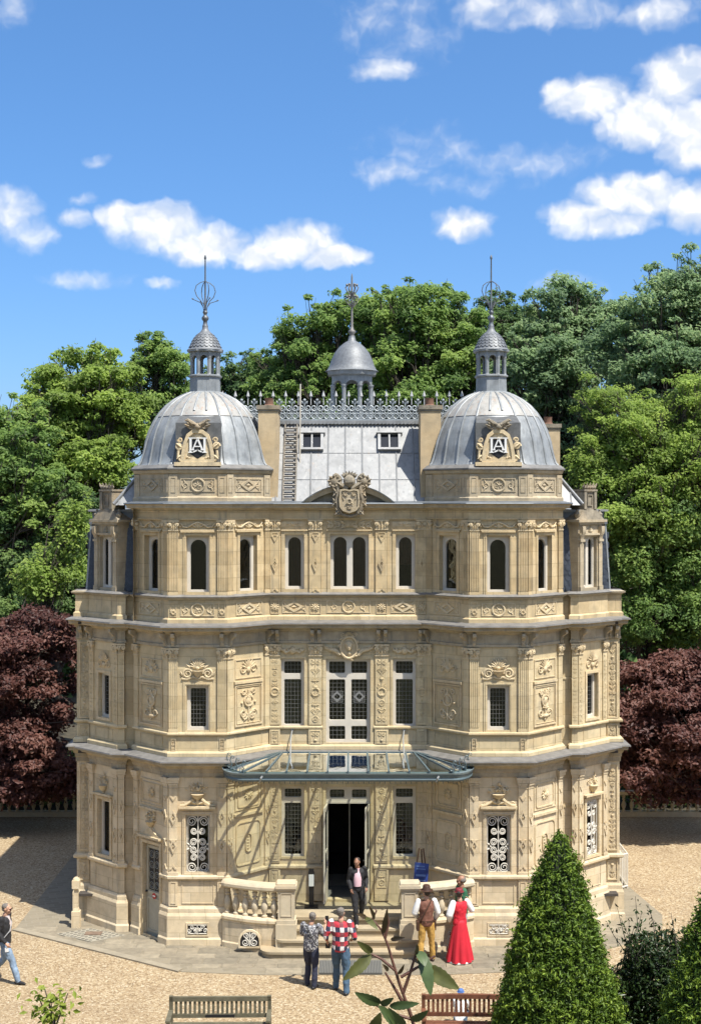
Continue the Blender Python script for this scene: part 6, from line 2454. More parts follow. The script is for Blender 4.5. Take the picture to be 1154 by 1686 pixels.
WD = 'woodland trees behind the chateau'
def woods():
    def T(px_base, Zd, lobes, ncl, per, size, lm, seed, label, **kw):
        x_ = CAMX + (px_base - 577) * Zd / FPX
        tree('woodland_tree', (x_, Zd + CAMY, 0), [lobe(a, b, Zd + dz_, c, d) for a, b, c, d, dz_ in lobes], ncl, per, size, lm, seed, label, group=WD, **kw)
    T(150, 58, [(150, 655, 85, 72, 0), (195, 700, 55, 55, 1), (85, 705, 55, 62, -1), (150, 765, 70, 50, -2)], 105, 330, .27, LEAF_A, 1, 'broad bright green tree left of the left dome, dark limbs showing below its crown', trunk_r=.4)
    T(10, 54, [(10, 755, 80, 80, 0), (-60, 770, 90, 100, 1), (40, 800, 60, 60, -1), (90, 850, 60, 50, -1)], 95, 320, .26, LEAF_B, 2, 'leafy green tree at the left edge, lower than its bright neighbour', trunk_r=.35)
    T(260, 66, [(262, 640, 48, 78, 0), (255, 590, 26, 32, 0), (300, 690, 60, 60, 1)], 55, 300, .28, LEAF_B, 3, 'narrow green tree rising just left of the left dome', trunk_r=.3)
    T(395, 68, [(385, 640, 55, 50, 0), (430, 650, 50, 60, 0), (350, 680, 50, 60, 0)], 50, 300, .28, LEAF_C, 4, 'dark green tree between the left dome and the rear cupola')
    T(520, 64, [(520, 595, 75, 85, 0), (470, 635, 55, 65, 1), (575, 575, 60, 78, 0), (520, 680, 90, 60, -1)], 105, 330, .27, LEAF_B, 5, 'rounded green tree behind the rear cupola', trunk_r=.4)
    T(690, 62, [(680, 555, 85, 80, 0), (640, 535, 50, 48, 1), (740, 570, 65, 82, -1), (680, 640, 100, 70, -1)], 125, 330, .27, LEAF_B, 6, 'tall domed green tree between the rear cupola and the right tower', trunk_r=.42)
    T(820, 64, [(815, 590, 70, 90, 0), (850, 560, 50, 60, 1), (800, 680, 80, 80, -1)], 75, 320, .27, LEAF_C, 7, 'dark green tree behind the right lantern')
    T(930, 58, [(925, 540, 60, 70, 0), (900, 620, 70, 80, -1), (975, 570, 55, 90, 0), (930, 720, 80, 80, -1)], 105, 320, .26, LEAF_D, 8, 'blue green tree right of the right dome, its top below the tallest crown', trunk_r=.36)
    T(1110, 52, [(1100, 525, 75, 80, 0), (1040, 575, 60, 70, 1), (1165, 510, 80, 85, 0), (1110, 620, 100, 80, -1), (1180, 600, 80, 110, 0)], 150, 310, .24, LEAF_D, 9, 'tallest green tree at the right edge with airy top twigs', trunk_r=.42)
    T(1090, 47, [(1070, 740, 85, 70, 0), (1000, 700, 55, 60, 1), (1140, 800, 70, 80, -1), (1060, 850, 80, 60, -1), (985, 800, 40, 60, 0), (1140, 690, 60, 60, 0)], 125, 430, .18, LEAF_A, 10, 'bright green tree right of the right tower with forked grey trunk', trunk_r=.34)
    T(1050, 49, [(1060, 940, 60, 60, -3), (1130, 930, 60, 70, -3), (1030, 880, 40, 60, -3), (1090, 1020, 90, 50, -3), (1160, 1010, 60, 60, -3), (1100, 870, 70, 40, -3)], 105, 300, .19, LEAF_B, 11, 'low leafy tree between the right tower and the plum tree', trunk_r=.2)
    T(90, 53, [(80, 930, 60, 60, 0), (20, 900, 70, 80, 1), (130, 880, 30, 70, 0), (60, 1000, 80, 50, 0), (130, 970, 30, 50, -1)], 75, 280, .23, LEAF_C, 12, 'dark green tree left of the left tower above the plum tree', trunk_r=.22)
    T(60, 47, [(110, 930, 25, 45, 0), (60, 960, 35, 30, 0), (130, 860, 18, 30, 0)], 22, 170, .22, LEAF_A, 13, 'sunlit spray of bright leaves beside the left tower', trunk_r=.1)
    # behind, a far dense wood closes the view at eye level
    g = np.random.default_rng(99)
    n = 70000
    x_ = g.uniform(-42, 42, n)
    y_ = g.uniform(40, 46, n)
    top_ = 8.5 + 1.6 * np.sin(x_ * .5) + 1.1 * np.sin(x_ * 1.3 + 1)
    z_ = g.uniform(0, 1, n) ** .8 * top_
    P = np.stack([x_, y_, z_], 1)
    N = g.normal(size=(n, 3)) + np.array([0, -.6, .6])
    o = leaf_object('far_wood', LEAF_C, P, N, g.uniform(.35, .7, n), np.clip(g.normal(.45, .2, n) + .15 * np.sin(x_ * 2), 0, 1), None, seed=3)
    tag(o, 'dark far wood behind the trees', 'wood', kind='stuff')


woods()

# purple-leaved plum trees at both sides
tree('plum_tree', (-12.2, 12.0, 0), [lobe(30, 1150, 43.8, 105, 110), lobe(80, 1080, 43.5, 50, 70), lobe(-60, 1150, 44, 110, 130), lobe(60, 1230, 43.2, 80, 62), lobe(50, 1035, 44.5, 30, 35), lobe(70, 1290, 43.2, 70, 30), lobe(-20, 1290, 43.2, 80, 35)], 240, 300, .14, LEAF_P, 31, 'purple leaved plum tree left of the chateau', group='purple plum trees', cl_r=(.32, .6), trunk_r=.09, fork=.12, flat=.6)
tree('plum_tree', (11.3, 10.6, 0), [lobe(1130, 1210, 42.6, 110, 105), lobe(1070, 1250, 41.8, 55, 72), lobe(1200, 1190, 42.5, 90, 120), lobe(1060, 1140, 43, 40, 50), lobe(1110, 1110, 43.5, 60, 30)], 240, 300, .14, LEAF_P, 32, 'purple leaved plum tree right of the chateau', group='purple plum trees', cl_r=(.32, .6), trunk_r=.09, fork=.15, flat=.6)
# leaning grey trunk over the right plum tree
mb = MB()
pts = [at(1122, 1150, 15.2), at(1095, 1075, 15.4), at(1068, 1020, 15.6), at(1040, 975, 15.8), at(1020, 900, 16)]
base = Vector((pts[0].x + .3, pts[0].y, 0))
mb.tube([tuple(p - base) for p in [base] + pts], [.2, .17, .15, .13, .11, .06], 8)
lt = empty('leaning_tree', base)
mb.build('trunk', BARK_P, lt, 60)
g = np.random.default_rng(41)
P = np.array([tuple(pts[-1] - base)]) + g.normal(size=(2500, 3)) * np.array([.7, .6, .6])
leaf_object('crown', LEAF_B, P, g.normal(size=(2500, 3)) + np.array([0, 0, .6]), g.uniform(.15, .26, 2500), g.uniform(.2, .8, 2500), lt, seed=41)
tag(lt, 'pale leaning trunk above the right plum tree', 'tree')

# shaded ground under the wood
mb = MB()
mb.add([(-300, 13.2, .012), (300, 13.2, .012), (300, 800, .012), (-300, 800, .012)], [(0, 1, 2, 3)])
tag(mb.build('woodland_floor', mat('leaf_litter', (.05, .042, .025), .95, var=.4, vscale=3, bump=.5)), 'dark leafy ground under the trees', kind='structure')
# hedges under the plum trees
def hedge(x0, x1, y0, y1, h, seed, label, lm=LEAF_C):
    g = np.random.default_rng(seed)
    n = int((x1 - x0) * h * 900)
    P = np.stack([g.uniform(x0, x1, n), g.uniform(y0, y1, n), g.uniform(0, 1, n) ** .7 * h], 1)
    P[:, 2] *= 1 + .18 * np.sin(P[:, 0] * 2.1) + .1 * np.sin(P[:, 0] * 5)
    b_ = np.array([(x0 + x1) / 2, y0, 0])
    o = leaf_object('hedge', lm, P - b_, g.normal(size=(n, 3)) + np.array([0, -.5, .7]), g.uniform(.1, .2, n), np.clip(g.normal(.45, .22, n), 0, 1), None, seed=seed)
    o.location = b_
    tag(o, label, 'hedge')


hedge(-19, -7.5, 14.0, 15.6, 2.0, 51, 'dark hedge behind the left background balustrade')
hedge(8.2, 20, 14.0, 15.6, 1.9, 52, 'dark hedge behind the right background balustrade')


# yew cones
def yew_cone(x_, y_, z0, h, rb, seed, label, n=70000):
    g = np.random.default_rng(seed)
    root = empty('yew_cone', (x_, y_, z0))
    f = g.uniform(0, 1, n) ** .62                       # 0 top, 1 base
    rad = rb * np.clip(f, 0, 1) ** .74
    a_ = g.uniform(0, 2 * PI, n)
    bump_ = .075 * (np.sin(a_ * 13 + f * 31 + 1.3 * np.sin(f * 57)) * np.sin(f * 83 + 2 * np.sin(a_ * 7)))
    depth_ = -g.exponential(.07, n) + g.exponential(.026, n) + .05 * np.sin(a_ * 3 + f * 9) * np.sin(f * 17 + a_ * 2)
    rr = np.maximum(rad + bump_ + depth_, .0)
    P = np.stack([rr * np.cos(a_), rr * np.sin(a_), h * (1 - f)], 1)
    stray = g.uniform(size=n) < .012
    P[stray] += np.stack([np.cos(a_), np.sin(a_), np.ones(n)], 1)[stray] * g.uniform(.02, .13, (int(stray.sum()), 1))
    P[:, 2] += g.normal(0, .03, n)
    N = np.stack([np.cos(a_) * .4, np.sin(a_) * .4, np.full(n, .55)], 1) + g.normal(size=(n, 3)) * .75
    tint = np.clip(.45 + bump_ * 4 + depth_ * 1.2 + g.normal(0, .16, n), 0, 1)  # hollows darker and tufts lighter: shade put into the leaf tint
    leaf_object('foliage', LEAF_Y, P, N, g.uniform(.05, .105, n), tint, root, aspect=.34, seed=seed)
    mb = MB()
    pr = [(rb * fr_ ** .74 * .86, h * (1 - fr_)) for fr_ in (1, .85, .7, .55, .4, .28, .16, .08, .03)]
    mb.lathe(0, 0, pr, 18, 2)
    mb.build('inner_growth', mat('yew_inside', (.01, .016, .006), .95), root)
    tag(root, label, 'topiary', 'clipped yew cones')


yew_cone(3.82, -7.5, 0, 4.5, 1.38, 61, 'clipped green yew cone in front of the right tower')
yew_cone(6.24, -10.2, .2, 4.7, 1.62, 62, 'clipped green yew cone cut by the right edge of the picture', 60000)

# dark laurel between the cones
g = np.random.default_rng(71)
sh = empty('laurel_shrub', (5.75, -6.6, 0))
n = 15000
d = g.normal(size=(n, 3))
d /= np.linalg.norm(d, axis=1, keepdims=True)
r_ = g.uniform(.1, 1, (n, 1)) ** .45
P = d * r_ * np.array([1.05, .95, 1.25]) * (1 + .18 * np.sin(d[:, :1] * 6) * np.cos(d[:, 2:] * 5)) + np.array([.1, 0, 1.15])
P = P[P[:, 2] > 0]
tw = []
mb = MB()
for k in range(26):
    a_ = g.uniform(0, 2 * PI)
    b0 = np.array([.55 * math.cos(a_) * g.uniform(.2, 1.3), .5 * math.sin(a_), 1.9])
    e = b0 + np.array([g.normal(0, .28), g.normal(0, .25), g.uniform(.3, 1.0)])
    mb.tube([tuple(b0), tuple((b0 + e) / 2 + g.normal(size=3) * .04), tuple(e)], [.01, .008, .004], 4, False)
    for q_ in range(14):
        t_ = g.uniform(.25, 1)
        tw.append(b0 * (1 - t_) + e * t_ + g.normal(size=3) * .05)
mb.build('twigs', BARK, sh)
P = np.concatenate([P, np.array(tw)])
n = len(P)
leaf_object('foliage', LEAF_L, P, g.normal(size=(n, 3)) + np.array([0, -.2, .7]), g.uniform(.07, .13, n), np.clip(g.normal(.45, .2, n), 0, 1), sh, aspect=.45, seed=71)
tag(sh, 'dark leafy shrub with thin twigs between the two yew cones', 'shrub')


# young sapling on the slope
g = np.random.default_rng(81)
b_ = at(90, 1690, -20.2)
hz = 3.95
sp = empty('sapling', (b_.x, b_.y, hz))
tops = [at(72, 1624, -20.2), at(112, 1636, -20.2), at(84, 1650, -20.25), at(62, 1640, -20.15), at(80, 1676, -20.2)]
mb = MB()
P, N = [], []
for tp in tops:
    e = np.array(tp - Vector((b_.x, b_.y, hz)))
    m_ = np.array([0, 0, e[2] * .86])
    mb.tube([tuple(m_ * .3), tuple(m_), tuple(e)], [.014, .01, .004], 5, False)
    for q_ in range(30):
        t_ = g.uniform(.25, 1.08)
        P.append(m_ * (1 - t_) + e * t_ + g.normal(size=3) * np.array([.07, .06, .035]))
        N.append(g.normal(size=3) * .5 + np.array([0, -.5, .8]))
mb.tube([(0, 0, -.1), (.02, 0, 1.0), (0, 0, 1.8)], [.025, .018, .01], 6)
mb.build('stem', BARK, sp)
P, N = np.array(P), np.array(N)
leaf_object('leaves', LEAF_S, P, N, g.uniform(.05, .1, len(P)), g.uniform(.1, .95, len(P)), sp, aspect=.42, seed=81)
tag(sp, 'small yellow green sapling at the lower left', 'sapling')


# rose branch close to the camera
YR = -29.5
hz = 8.15
ro = at(684, 1720, YR)
rose = empty('rose_bush', (ro.x, ro.y, hz))
O = Vector((ro.x, ro.y, hz))
RS = mat('rose_stem', (.085, .035, .022), .6, var=.3, vscale=40)
rl = lambda px_, py_, dy_=0.0: tuple(at(px_, py_, YR + dy_) - O)
def rstem(pts, r0, r1):
    mb = MB()
    k = len(pts)
    mb.tube(pts, [r0 + (r1 - r0) * i / (k - 1) for i in range(k)], 7)
    return mb.build('stem', RS, rose, 60)


rstem([(.02, .05, -.1), (.01, .02, .4), rl(690, 1720), rl(676, 1672), rl(658, 1622), rl(648, 1590), rl(638, 1556), rl(628, 1532), rl(614, 1516), rl(598, 1508)], .0044, .0014)
rstem([rl(664, 1635), rl(676, 1600), rl(686, 1566)], .0035, .002)
rstem([rl(660, 1610), rl(690, 1592), rl(716, 1575)], .003, .002)
rstem([rl(668, 1660), rl(652, 1632), rl(634, 1602)], .004, .0018)
rstem([rl(652, 1600), rl(628, 1580), rl(612, 1572)], .003, .002)
rstem([rl(634, 1545), rl(640, 1520), rl(636, 1500)], .003, .0015)
rstem([rl(612, 1516), rl(620, 1500), rl(616, 1497)], .002, .001)
rstem([rl(680, 1680), rl(640, 1668), rl(600, 1645)], .003, .002)
RLEAF = [mat('rose_leaf_olive', (.07, .075, .02), .5, var=.35, vscale=30, spec=.35), mat('rose_leaf_green', (.045, .07, .022), .48, var=.3, vscale=30, spec=.35), mat('rose_leaf_bronze', (.055, .034, .016), .4, var=.35, vscale=30, spec=.5)]


def rleaf(x0, y0, x1, y1, wd_px, m, tilt=.3, curl=.25):
    """leaf blade from stalk pixel to tip, midrib valley, toothed edge"""
    a_, b_ = Vector(rl(x0, y0)), Vector(rl(x1, y1, -.03))
    ax = (b_ - a_)
    Ln = ax.length
    ax.normalize()
    side = ax.cross(Vector((tilt, -1, .35))).normalized()
    nr = side.cross(ax).normalized()
    if nr.y > 0:
        nr = -nr
    wd = .82 * wd_px * (YR - CAMY) / FPX
    K = 14
    vs, fs = [], []
    for i in range(K + 1):
        t_ = i / K
        w_ = wd * .5 * (math.sin(PI * min(1, t_ ** .8)) ** .75) * (1 + (.07 if i % 2 else -.05))
        c_ = a_ + ax * Ln * t_ - nr * curl * Ln * (t_ - .35) ** 2
        vs += [tuple(c_ + side * w_ + nr * w_ * .22), tuple(c_ + side * w_ * .5 + nr * w_ * .16), tuple(c_), tuple(c_ - side * w_ * .5 + nr * w_ * .16), tuple(c_ - side * w_ + nr * w_ * .22)]
    for i in range(K):
        for j_ in range(4):
            q_ = i * 5 + j_
            fs.append((q_, q_ + 5, q_ + 6, q_ + 1))
    mb = MB()
    mb.add(vs, fs)
    return mb.build('leaf', m, rose, 60)


for (x0, y0, x1, y1, w_, k, tl) in ((612, 1572, 566, 1616, 25, 0, .5), (614, 1570, 590, 1553, 15, 0, -.2), (692, 1566, 712, 1640, 29, 1, .4), (700, 1592, 755, 1630, 31, 0, -.3), (690, 1566, 700, 1590, 22, 1, .3),
                                   (628, 1654, 586, 1638, 22, 1, -.6), (640, 1658, 688, 1654, 17, 1, .7), (626, 1656, 646, 1646, 14, 1, .2), (655, 1690, 626, 1658, 22, 1, .3), (668, 1690, 640, 1664, 18, 1, -.4), (608, 1706, 626, 1672, 26, 0, .2), (675, 1682, 704, 1668, 18, 1, .5),
                                   (630, 1540, 638, 1500, 11, 2, .1), (617, 1516, 610, 1494, 8, 2, .3), (604, 1512, 590, 1506, 9, 2, .4), (600, 1510, 622, 1530, 12, 0, .4), (640, 1600, 632, 1590, 8, 2, .1), (684, 1575, 688, 1558, 9, 2, .2), (642, 1548, 664, 1545, 9, 2, .3), (655, 1606, 665, 1592, 8, 2, .2)):
    rleaf(x0, y0, x1, y1, w_, RLEAF[k], tl)
tag(rose, 'rose branch with olive leaves close in front at the bottom', 'rose bush')

# ================================================================== STREET FURNITURE AND SMALL THINGS
def bg_balustrade(x0, x1, y_, label, seed):
    r = tag(empty('garden_balustrade', ((x0 + x1) / 2, y_, 0)), label, 'balustrade', 'garden balustrades in the shade')
    xm = (x0 + x1) / 2
    mb = MB()
    mb.box(x0 - xm, x1 - xm, -.14, .14, 0, .16)
    mb.build('base', BALM, r)
    mb = MB()
    mb.box(x0 - xm, x1 - xm, -.13, .13, .72, .84)
    mb.build('handrail', BALM, r)
    n = int((x1 - x0) / .27)
    for i in range(n):
        baluster(x0 - xm + (i + .5) * (x1 - x0) / n, 0, .16, r, .905)


bg_balustrade(-15.5, -8.2, 13.1, 'shaded stone balustrade under the left plum tree', 1)
bg_balustrade(8.2, 15, 13.1, 'shaded stone balustrade under the right plum tree', 2)

# slim stone post before the left corner pier
po = tag(empty('stone_post', (-6.68, 1.28, 0)), 'slim pale stone post at the left corner of the chateau', 'post')
mb = MB()
mb.box(-.10, .10, -.10, .10, 0, .42)
mb.taper(-.075, .075, -.075, .075, .42, .5, .02)
mb.build('foot', STONE_A, po)
mb = MB()
mb.box(-.05, .05, -.05, .05, .45, .98)
mb.build('shaft', STONE_A, po)
mb = MB()
mb.box(-.09, .09, -.09, .09, .98, 1.18)
mb.lathe(0, 0, [(.09, 1.18), (.075, 1.22), (.04, 1.25)], 10, 2)
mb.build('cap', STONE_A, po)

# white iron railing at the right-hand side
ra = tag(empty('iron_railing', (7.0, 4.3, 0)), 'low white iron railing at the right side of the chateau', 'railing')
segs = [((-.15, -.2), (.55, .35)), ((.55, .35), (.55, 1.7))]
for (p_, q_) in segs:
    mb = MB()
    for z_ in (.08, .95):
        mb.tube([(p_[0], p_[1], z_), (q_[0], q_[1], z_)], .02, 5)
    mb.build('rail', WHITE_I, ra)
    d_ = math.hypot(q_[0] - p_[0], q_[1] - p_[1])
    n = int(d_ / .11)
    for i in range(n + 1):
        mb = MB()
        x_, y_ = p_[0] + (q_[0] - p_[0]) * i / n, p_[1] + (q_[1] - p_[1]) * i / n
        mb.tube([(x_, y_, 0), (x_, y_, .97 if i % 6 == 0 else .95)], .016 if i % 6 == 0 else .009, 5)
        mb.build('bar', WHITE_I, ra)

# hand sanitiser stand by the door
g_ = tag(empty('sanitiser_stand', (-.88, .52, TZ)), 'black hand sanitiser stand left of the open door', 'stand')
mb = MB()
mb.box(-.16, .16, -.13, .13, 0, .03)
mb.build('foot_plate', IRON, g_)
mb = MB()
mb.box(-.06, .06, -.03, .03, .03, .92)
mb.build('column', IRON, g_)
mb = MB()
mb.prism([(-.075, .53), (.075, .53), (.075, .84), (.05, .93), (-.05, .93), (-.075, .84)], 0, .03)
mb.v = [(x, -.03 - z, y) for x, y, z in mb.v]
mb.build('head', IRON, g_)
mb = MB()
mb.box(-.06, .06, -.075, -.062, .52, .80)
mb.build('dispenser', mat('dispenser_white', (.62, .64, .64), .4), g_)

# easel with blue poster
ea = tag(empty('easel', (1.74, .42, TZ), R(-14)), 'wooden easel holding a dark blue poster on the terrace', 'easel')
EW = mat('dark_wood', (.08, .04, .022), .6, var=.3)
for (a_, b_) in (((-.26, -.08, 0), (-.05, .06, 1.42)), ((.26, -.08, 0), (.05, .06, 1.42)), ((0, .42, 0), (0, .06, 1.4))):
    mb = MB()
    mb.tube([a_, b_], .018, 4)
    mb.build('leg', EW, ea)
mb = MB()
mb.box(-.28, .28, -.09, -.03, .52, .56)
mb.build('ledge', EW, ea)
mb = MB()
mb.add([(-.17, -.075, .58), (.17, -.075, .58), (.2, -.02, 1.08), (-.14, -.02, 1.10), (-.17, -.055, .58), (.17, -.055, .58), (.2, 0, 1.08), (-.14, 0, 1.10)], [(0, 1, 2, 3), (7, 6, 5, 4), (0, 4, 5, 1), (1, 5, 6, 2), (2, 6, 7, 3), (3, 7, 4, 0)])
po_ = mb.build('poster', mat('poster_blue', (.02, .045, .19), .5, var=.5, vscale=6), ea)
mb = MB()
for (x0, x1, z_, h_) in ((-.1, .1, 1.0, .03), (-.1, .12, .94, .025), (-.11, .13, .78, .05), (-.12, .12, .68, .02), (-.12, .08, .63, .015)):
    y_ = -.075 + (z_ - .56) * .102 - .004
    mb.box(x0, x1, y_ - .002, y_, z_, z_ + h_)
mb.build('poster_print', mat('poster_pale_print', (.12, .2, .42), .5), po_)

# ribbed mat before the steps
mt = tag(empty('door_mat', (.06, -1.62, .02)), 'grey ribbed mat on the paving before the steps', 'mat')
mb = MB()
mb.box(-.70, .70, -.42, .42, 0, .02)
mb.build('mat_base', mat('mat_dark', (.06, .06, .055), .9), mt)
rib_me = None
for i in range(40):
    if rib_me is None:
        mb = MB()
        mb.box(-.011, .011, -.41, .41, 0, .014)
        o = mb.build('rib', mat('mat_rib', (.13, .13, .12), .8), mt)
        rib_me = o.data
    else:
        o = bpy.data.objects.new('rib', rib_me)
        col.objects.link(o)
        o.parent = mt
    o.location = (-.68 + i * .0349, 0, .02)


# benches, seat towards the hill
def bench(x_, y_, rz, wm, label, seed, arch=0.0, dark_bar=False):
    b = tag(empty('garden_bench', (x_, y_, 0), rz), label, 'bench', 'wooden garden benches')
    HW = .95
    for sx in (-1, 1):
        mb = MB()
        mb.box(sx * HW - .035, sx * HW + .035, .02, .09, 0, .92)
        mb.build('back_leg', wm, b)
        mb = MB()
        mb.box(sx * HW - .035, sx * HW + .035, -.50, -.43, 0, .62)
        mb.build('front_leg', wm, b)
        mb = MB()
        mb.box(sx * HW - .045, sx * HW + .045, -.55, .02, .62, .66)
        mb.build('armrest', wm, b)
        mb = MB()
        mb.box(sx * HW - .02, sx * HW + .02, -.43, .02, .36, .42)
        mb.build('side_rail', wm, b)
    mb = MB()
    n = 12
    pts = [(-HW - .035 + (2 * HW + .07) * i / n, .905 + arch * math.sin(PI * i / n)) for i in range(n + 1)]
    vs = []
    for p_, z_ in pts:
        vs += [(p_, .02, z_ - .085), (p_, .02, z_), (p_, .085, z_), (p_, .085, z_ - .085)]
    fs = [(0, 1, 2, 3), tuple(4 * n + k for k in (3, 2, 1, 0))]
    for i in range(n):
        for k in range(4):
            l = (k + 1) % 4
            fs.append((4 * i + k, 4 * i + 4 + k, 4 * i + 4 + l, 4 * i + l))
    mb.add(vs, fs)
    mb.build('top_rail', wm, b)
    mb = MB()
    mb.box(-HW + .035, HW - .035, .03, .08, .50, .57)
    mb.build('lower_rail', wm, b)
    for i in range(20):
        u = -HW + .10 + i * (2 * HW - .2) / 19
        mb = MB()
        mb.box(u - .024, u + .024, .04, .065, .56, .83 + arch * math.sin(PI * (u + HW) / (2 * HW)))
        mb.build('slat', wm, b)
    for j_ in range(5):
        mb = MB()
        y0 = -.52 + j_ * .105
        mb.box(-HW + .04, HW - .04, y0, y0 + .085, .415, .44)
        mb.build('seat_plank', wm, b)
    mb = MB()
    mb.box(-HW + .036, HW - .036, -.49, -.45, .34, .414)
    mb.build('seat_rail', wm, b)
    if dark_bar:
        mb = MB()
        mb.box(-.28, .28, .0, .028, .515, .565)  # plain dark bar across the lower rail
        mb.build('dark_bar', IRON, b)
    return b


WOODG = mat('weathered_bench_wood', (.105, .095, .06), .75, var=.3, vscale=7, stretch=(1, 1, 1), bump=.3, bscale=30)
WOODR = mat('reddish_bench_wood', (.13, .05, .026), .6, var=.3, vscale=7, bump=.2, bscale=30)
bench(-2.46, -5.85, R(1), WOODG, 'weathered grey brown slatted bench at the lower left', 1, 0.0, True)
bench(2.42, -5.80, R(-2), WOODR, 'reddish brown slatted bench with curved top rail beside the yew cone', 2, .03)

# thin cable strung to the chateau
cb = MB()
pa, pb = Vector((-6.85, 9.0, 4.1)), Vector((-13, 13.2, 3.2))
cb.tube([tuple(pa.lerp(pb, k / 8) - Vector((0, 0, .25 * math.sin(PI * k / 8)))) for k in range(9)], .012, 4)
tag(cb.build('overhead_cable', IRON), 'thin cable strung from the left side wall to the trees', 'cable')


# ================================================================== PEOPLE
SKIN = mat('skin', (.42, .24, .16), .55, var=.08, vscale=20)
SKIN_D = mat('skin_tan', (.26, .13, .08), .55, var=.08, vscale=20)


def loft(mb, rings, n=14):
    b = len(mb.v)
    for (cx_, cy_, cz_, rx, ry) in rings:
        for k in range(n):
            a_ = 2 * PI * k / n
            mb.v.append((cx_ + rx * math.cos(a_), cy_ + ry * math.sin(a_), cz_))
    m_ = len(rings)
    for i in range(m_ - 1):
        for k in range(n):
            l = (k + 1) % n
            mb.f.append((b + i * n + k, b + i * n + l, b + (i + 1) * n + l, b + (i + 1) * n + k))
    mb.f.append(tuple(b + k for k in range(n - 1, -1, -1)))
    mb.f.append(tuple(b + (m_ - 1) * n + k for k in range(n)))


def remesh(o, vox, smooth=3):
    r_ = o.modifiers.new('remesh', 'REMESH')
    r_.mode = 'VOXEL'
    r_.voxel_size = vox
    r_.use_smooth_shade = True
    if smooth:
        s_ = o.modifiers.new('smooth', 'SMOOTH')
        s_.iterations = smooth
        s_.factor = .5


def limb(mb, pts, radii, n=10):
    """tapered limb through joints, rounded at each joint"""
    V = [Vector(p) for p in pts]
    P_, R_ = [], []
    for i in range(len(V) - 1):
        for k in range(5):
            t_ = k / 5
            P_.append(tuple(V[i].lerp(V[i + 1], t_)))
            rr = radii[i] + (radii[i + 1] - radii[i]) * t_
            R_.append(rr * (1 + .10 * math.sin(PI * t_)))
    P_.append(tuple(V[-1]))
    R_.append(radii[-1])
    mb.tube(P_, R_, n)
    for p_, r_ in zip(V, radii):
        mb.blob(tuple(p_), (r_, r_, r_), 10, 7)


def hand(mb, wrist, direction, side, palm_n, k=1.0, curl=.5):
    """palm, four unequal bent fingers and a thumb from the side of the palm"""
    d = Vector(direction).normalized()
    pn = Vector(palm_n)
    pn = (pn - d * pn.dot(d)).normalized()
    sd_ = d.cross(pn).normalized() * side
    w = Vector(wrist)
    L = .085 * k
    mb.tube([tuple(w), tuple(w + d * L * .5), tuple(w + d * L)], [.024 * k, .033 * k, .034 * k], 8)
    for i, fl in enumerate((.066, .076, .07, .054)):
        o_ = w + d * L * .92 + sd_ * (.027 - .018 * i) * k
        j1 = o_ + (d * math.cos(curl * .6) + pn * math.sin(curl * .6)) * fl * .45 * k
        j2 = j1 + (d * math.cos(curl * 1.5) + pn * math.sin(curl * 1.5)) * fl * .33 * k
        j3 = j2 + (d * math.cos(curl * 2.3) + pn * math.sin(curl * 2.3)) * fl * .25 * k
        mb.tube([tuple(o_), tuple(j1), tuple(j2), tuple(j3)], [.0095 * k, .009 * k, .0085 * k, .007 * k], 6)
    t0 = w + d * L * .3 + sd_ * .026 * k
    t1 = t0 + (d * .7 + sd_ * .7 + pn * .25).normalized() * .036 * k
    t2 = t1 + (d * .95 + sd_ * .2 + pn * .4).normalized() * .03 * k
    mb.tube([tuple(t0), tuple(t1), tuple(t2)], [.012 * k, .0105 * k, .0085 * k], 6)


BASEJ = dict(ank_l=(-.10, 0, .08), ank_r=(.10, 0, .08), knee_l=(-.10, -.02, .48), knee_r=(.10, -.02, .48), hip_l=(-.09, 0, .90), hip_r=(.09, 0, .90),
             sh_l=(-.185, 0, 1.42), sh_r=(.185, 0, 1.42), el_l=(-.24, .03, 1.13), el_r=(.24, .03, 1.13), wr_l=(-.25, -.05, .90), wr_r=(.25, -.05, .90),
             head=(0, -.015, 1.605), waist=(0, 0, 1.06), chest=(0, 0, 1.28))


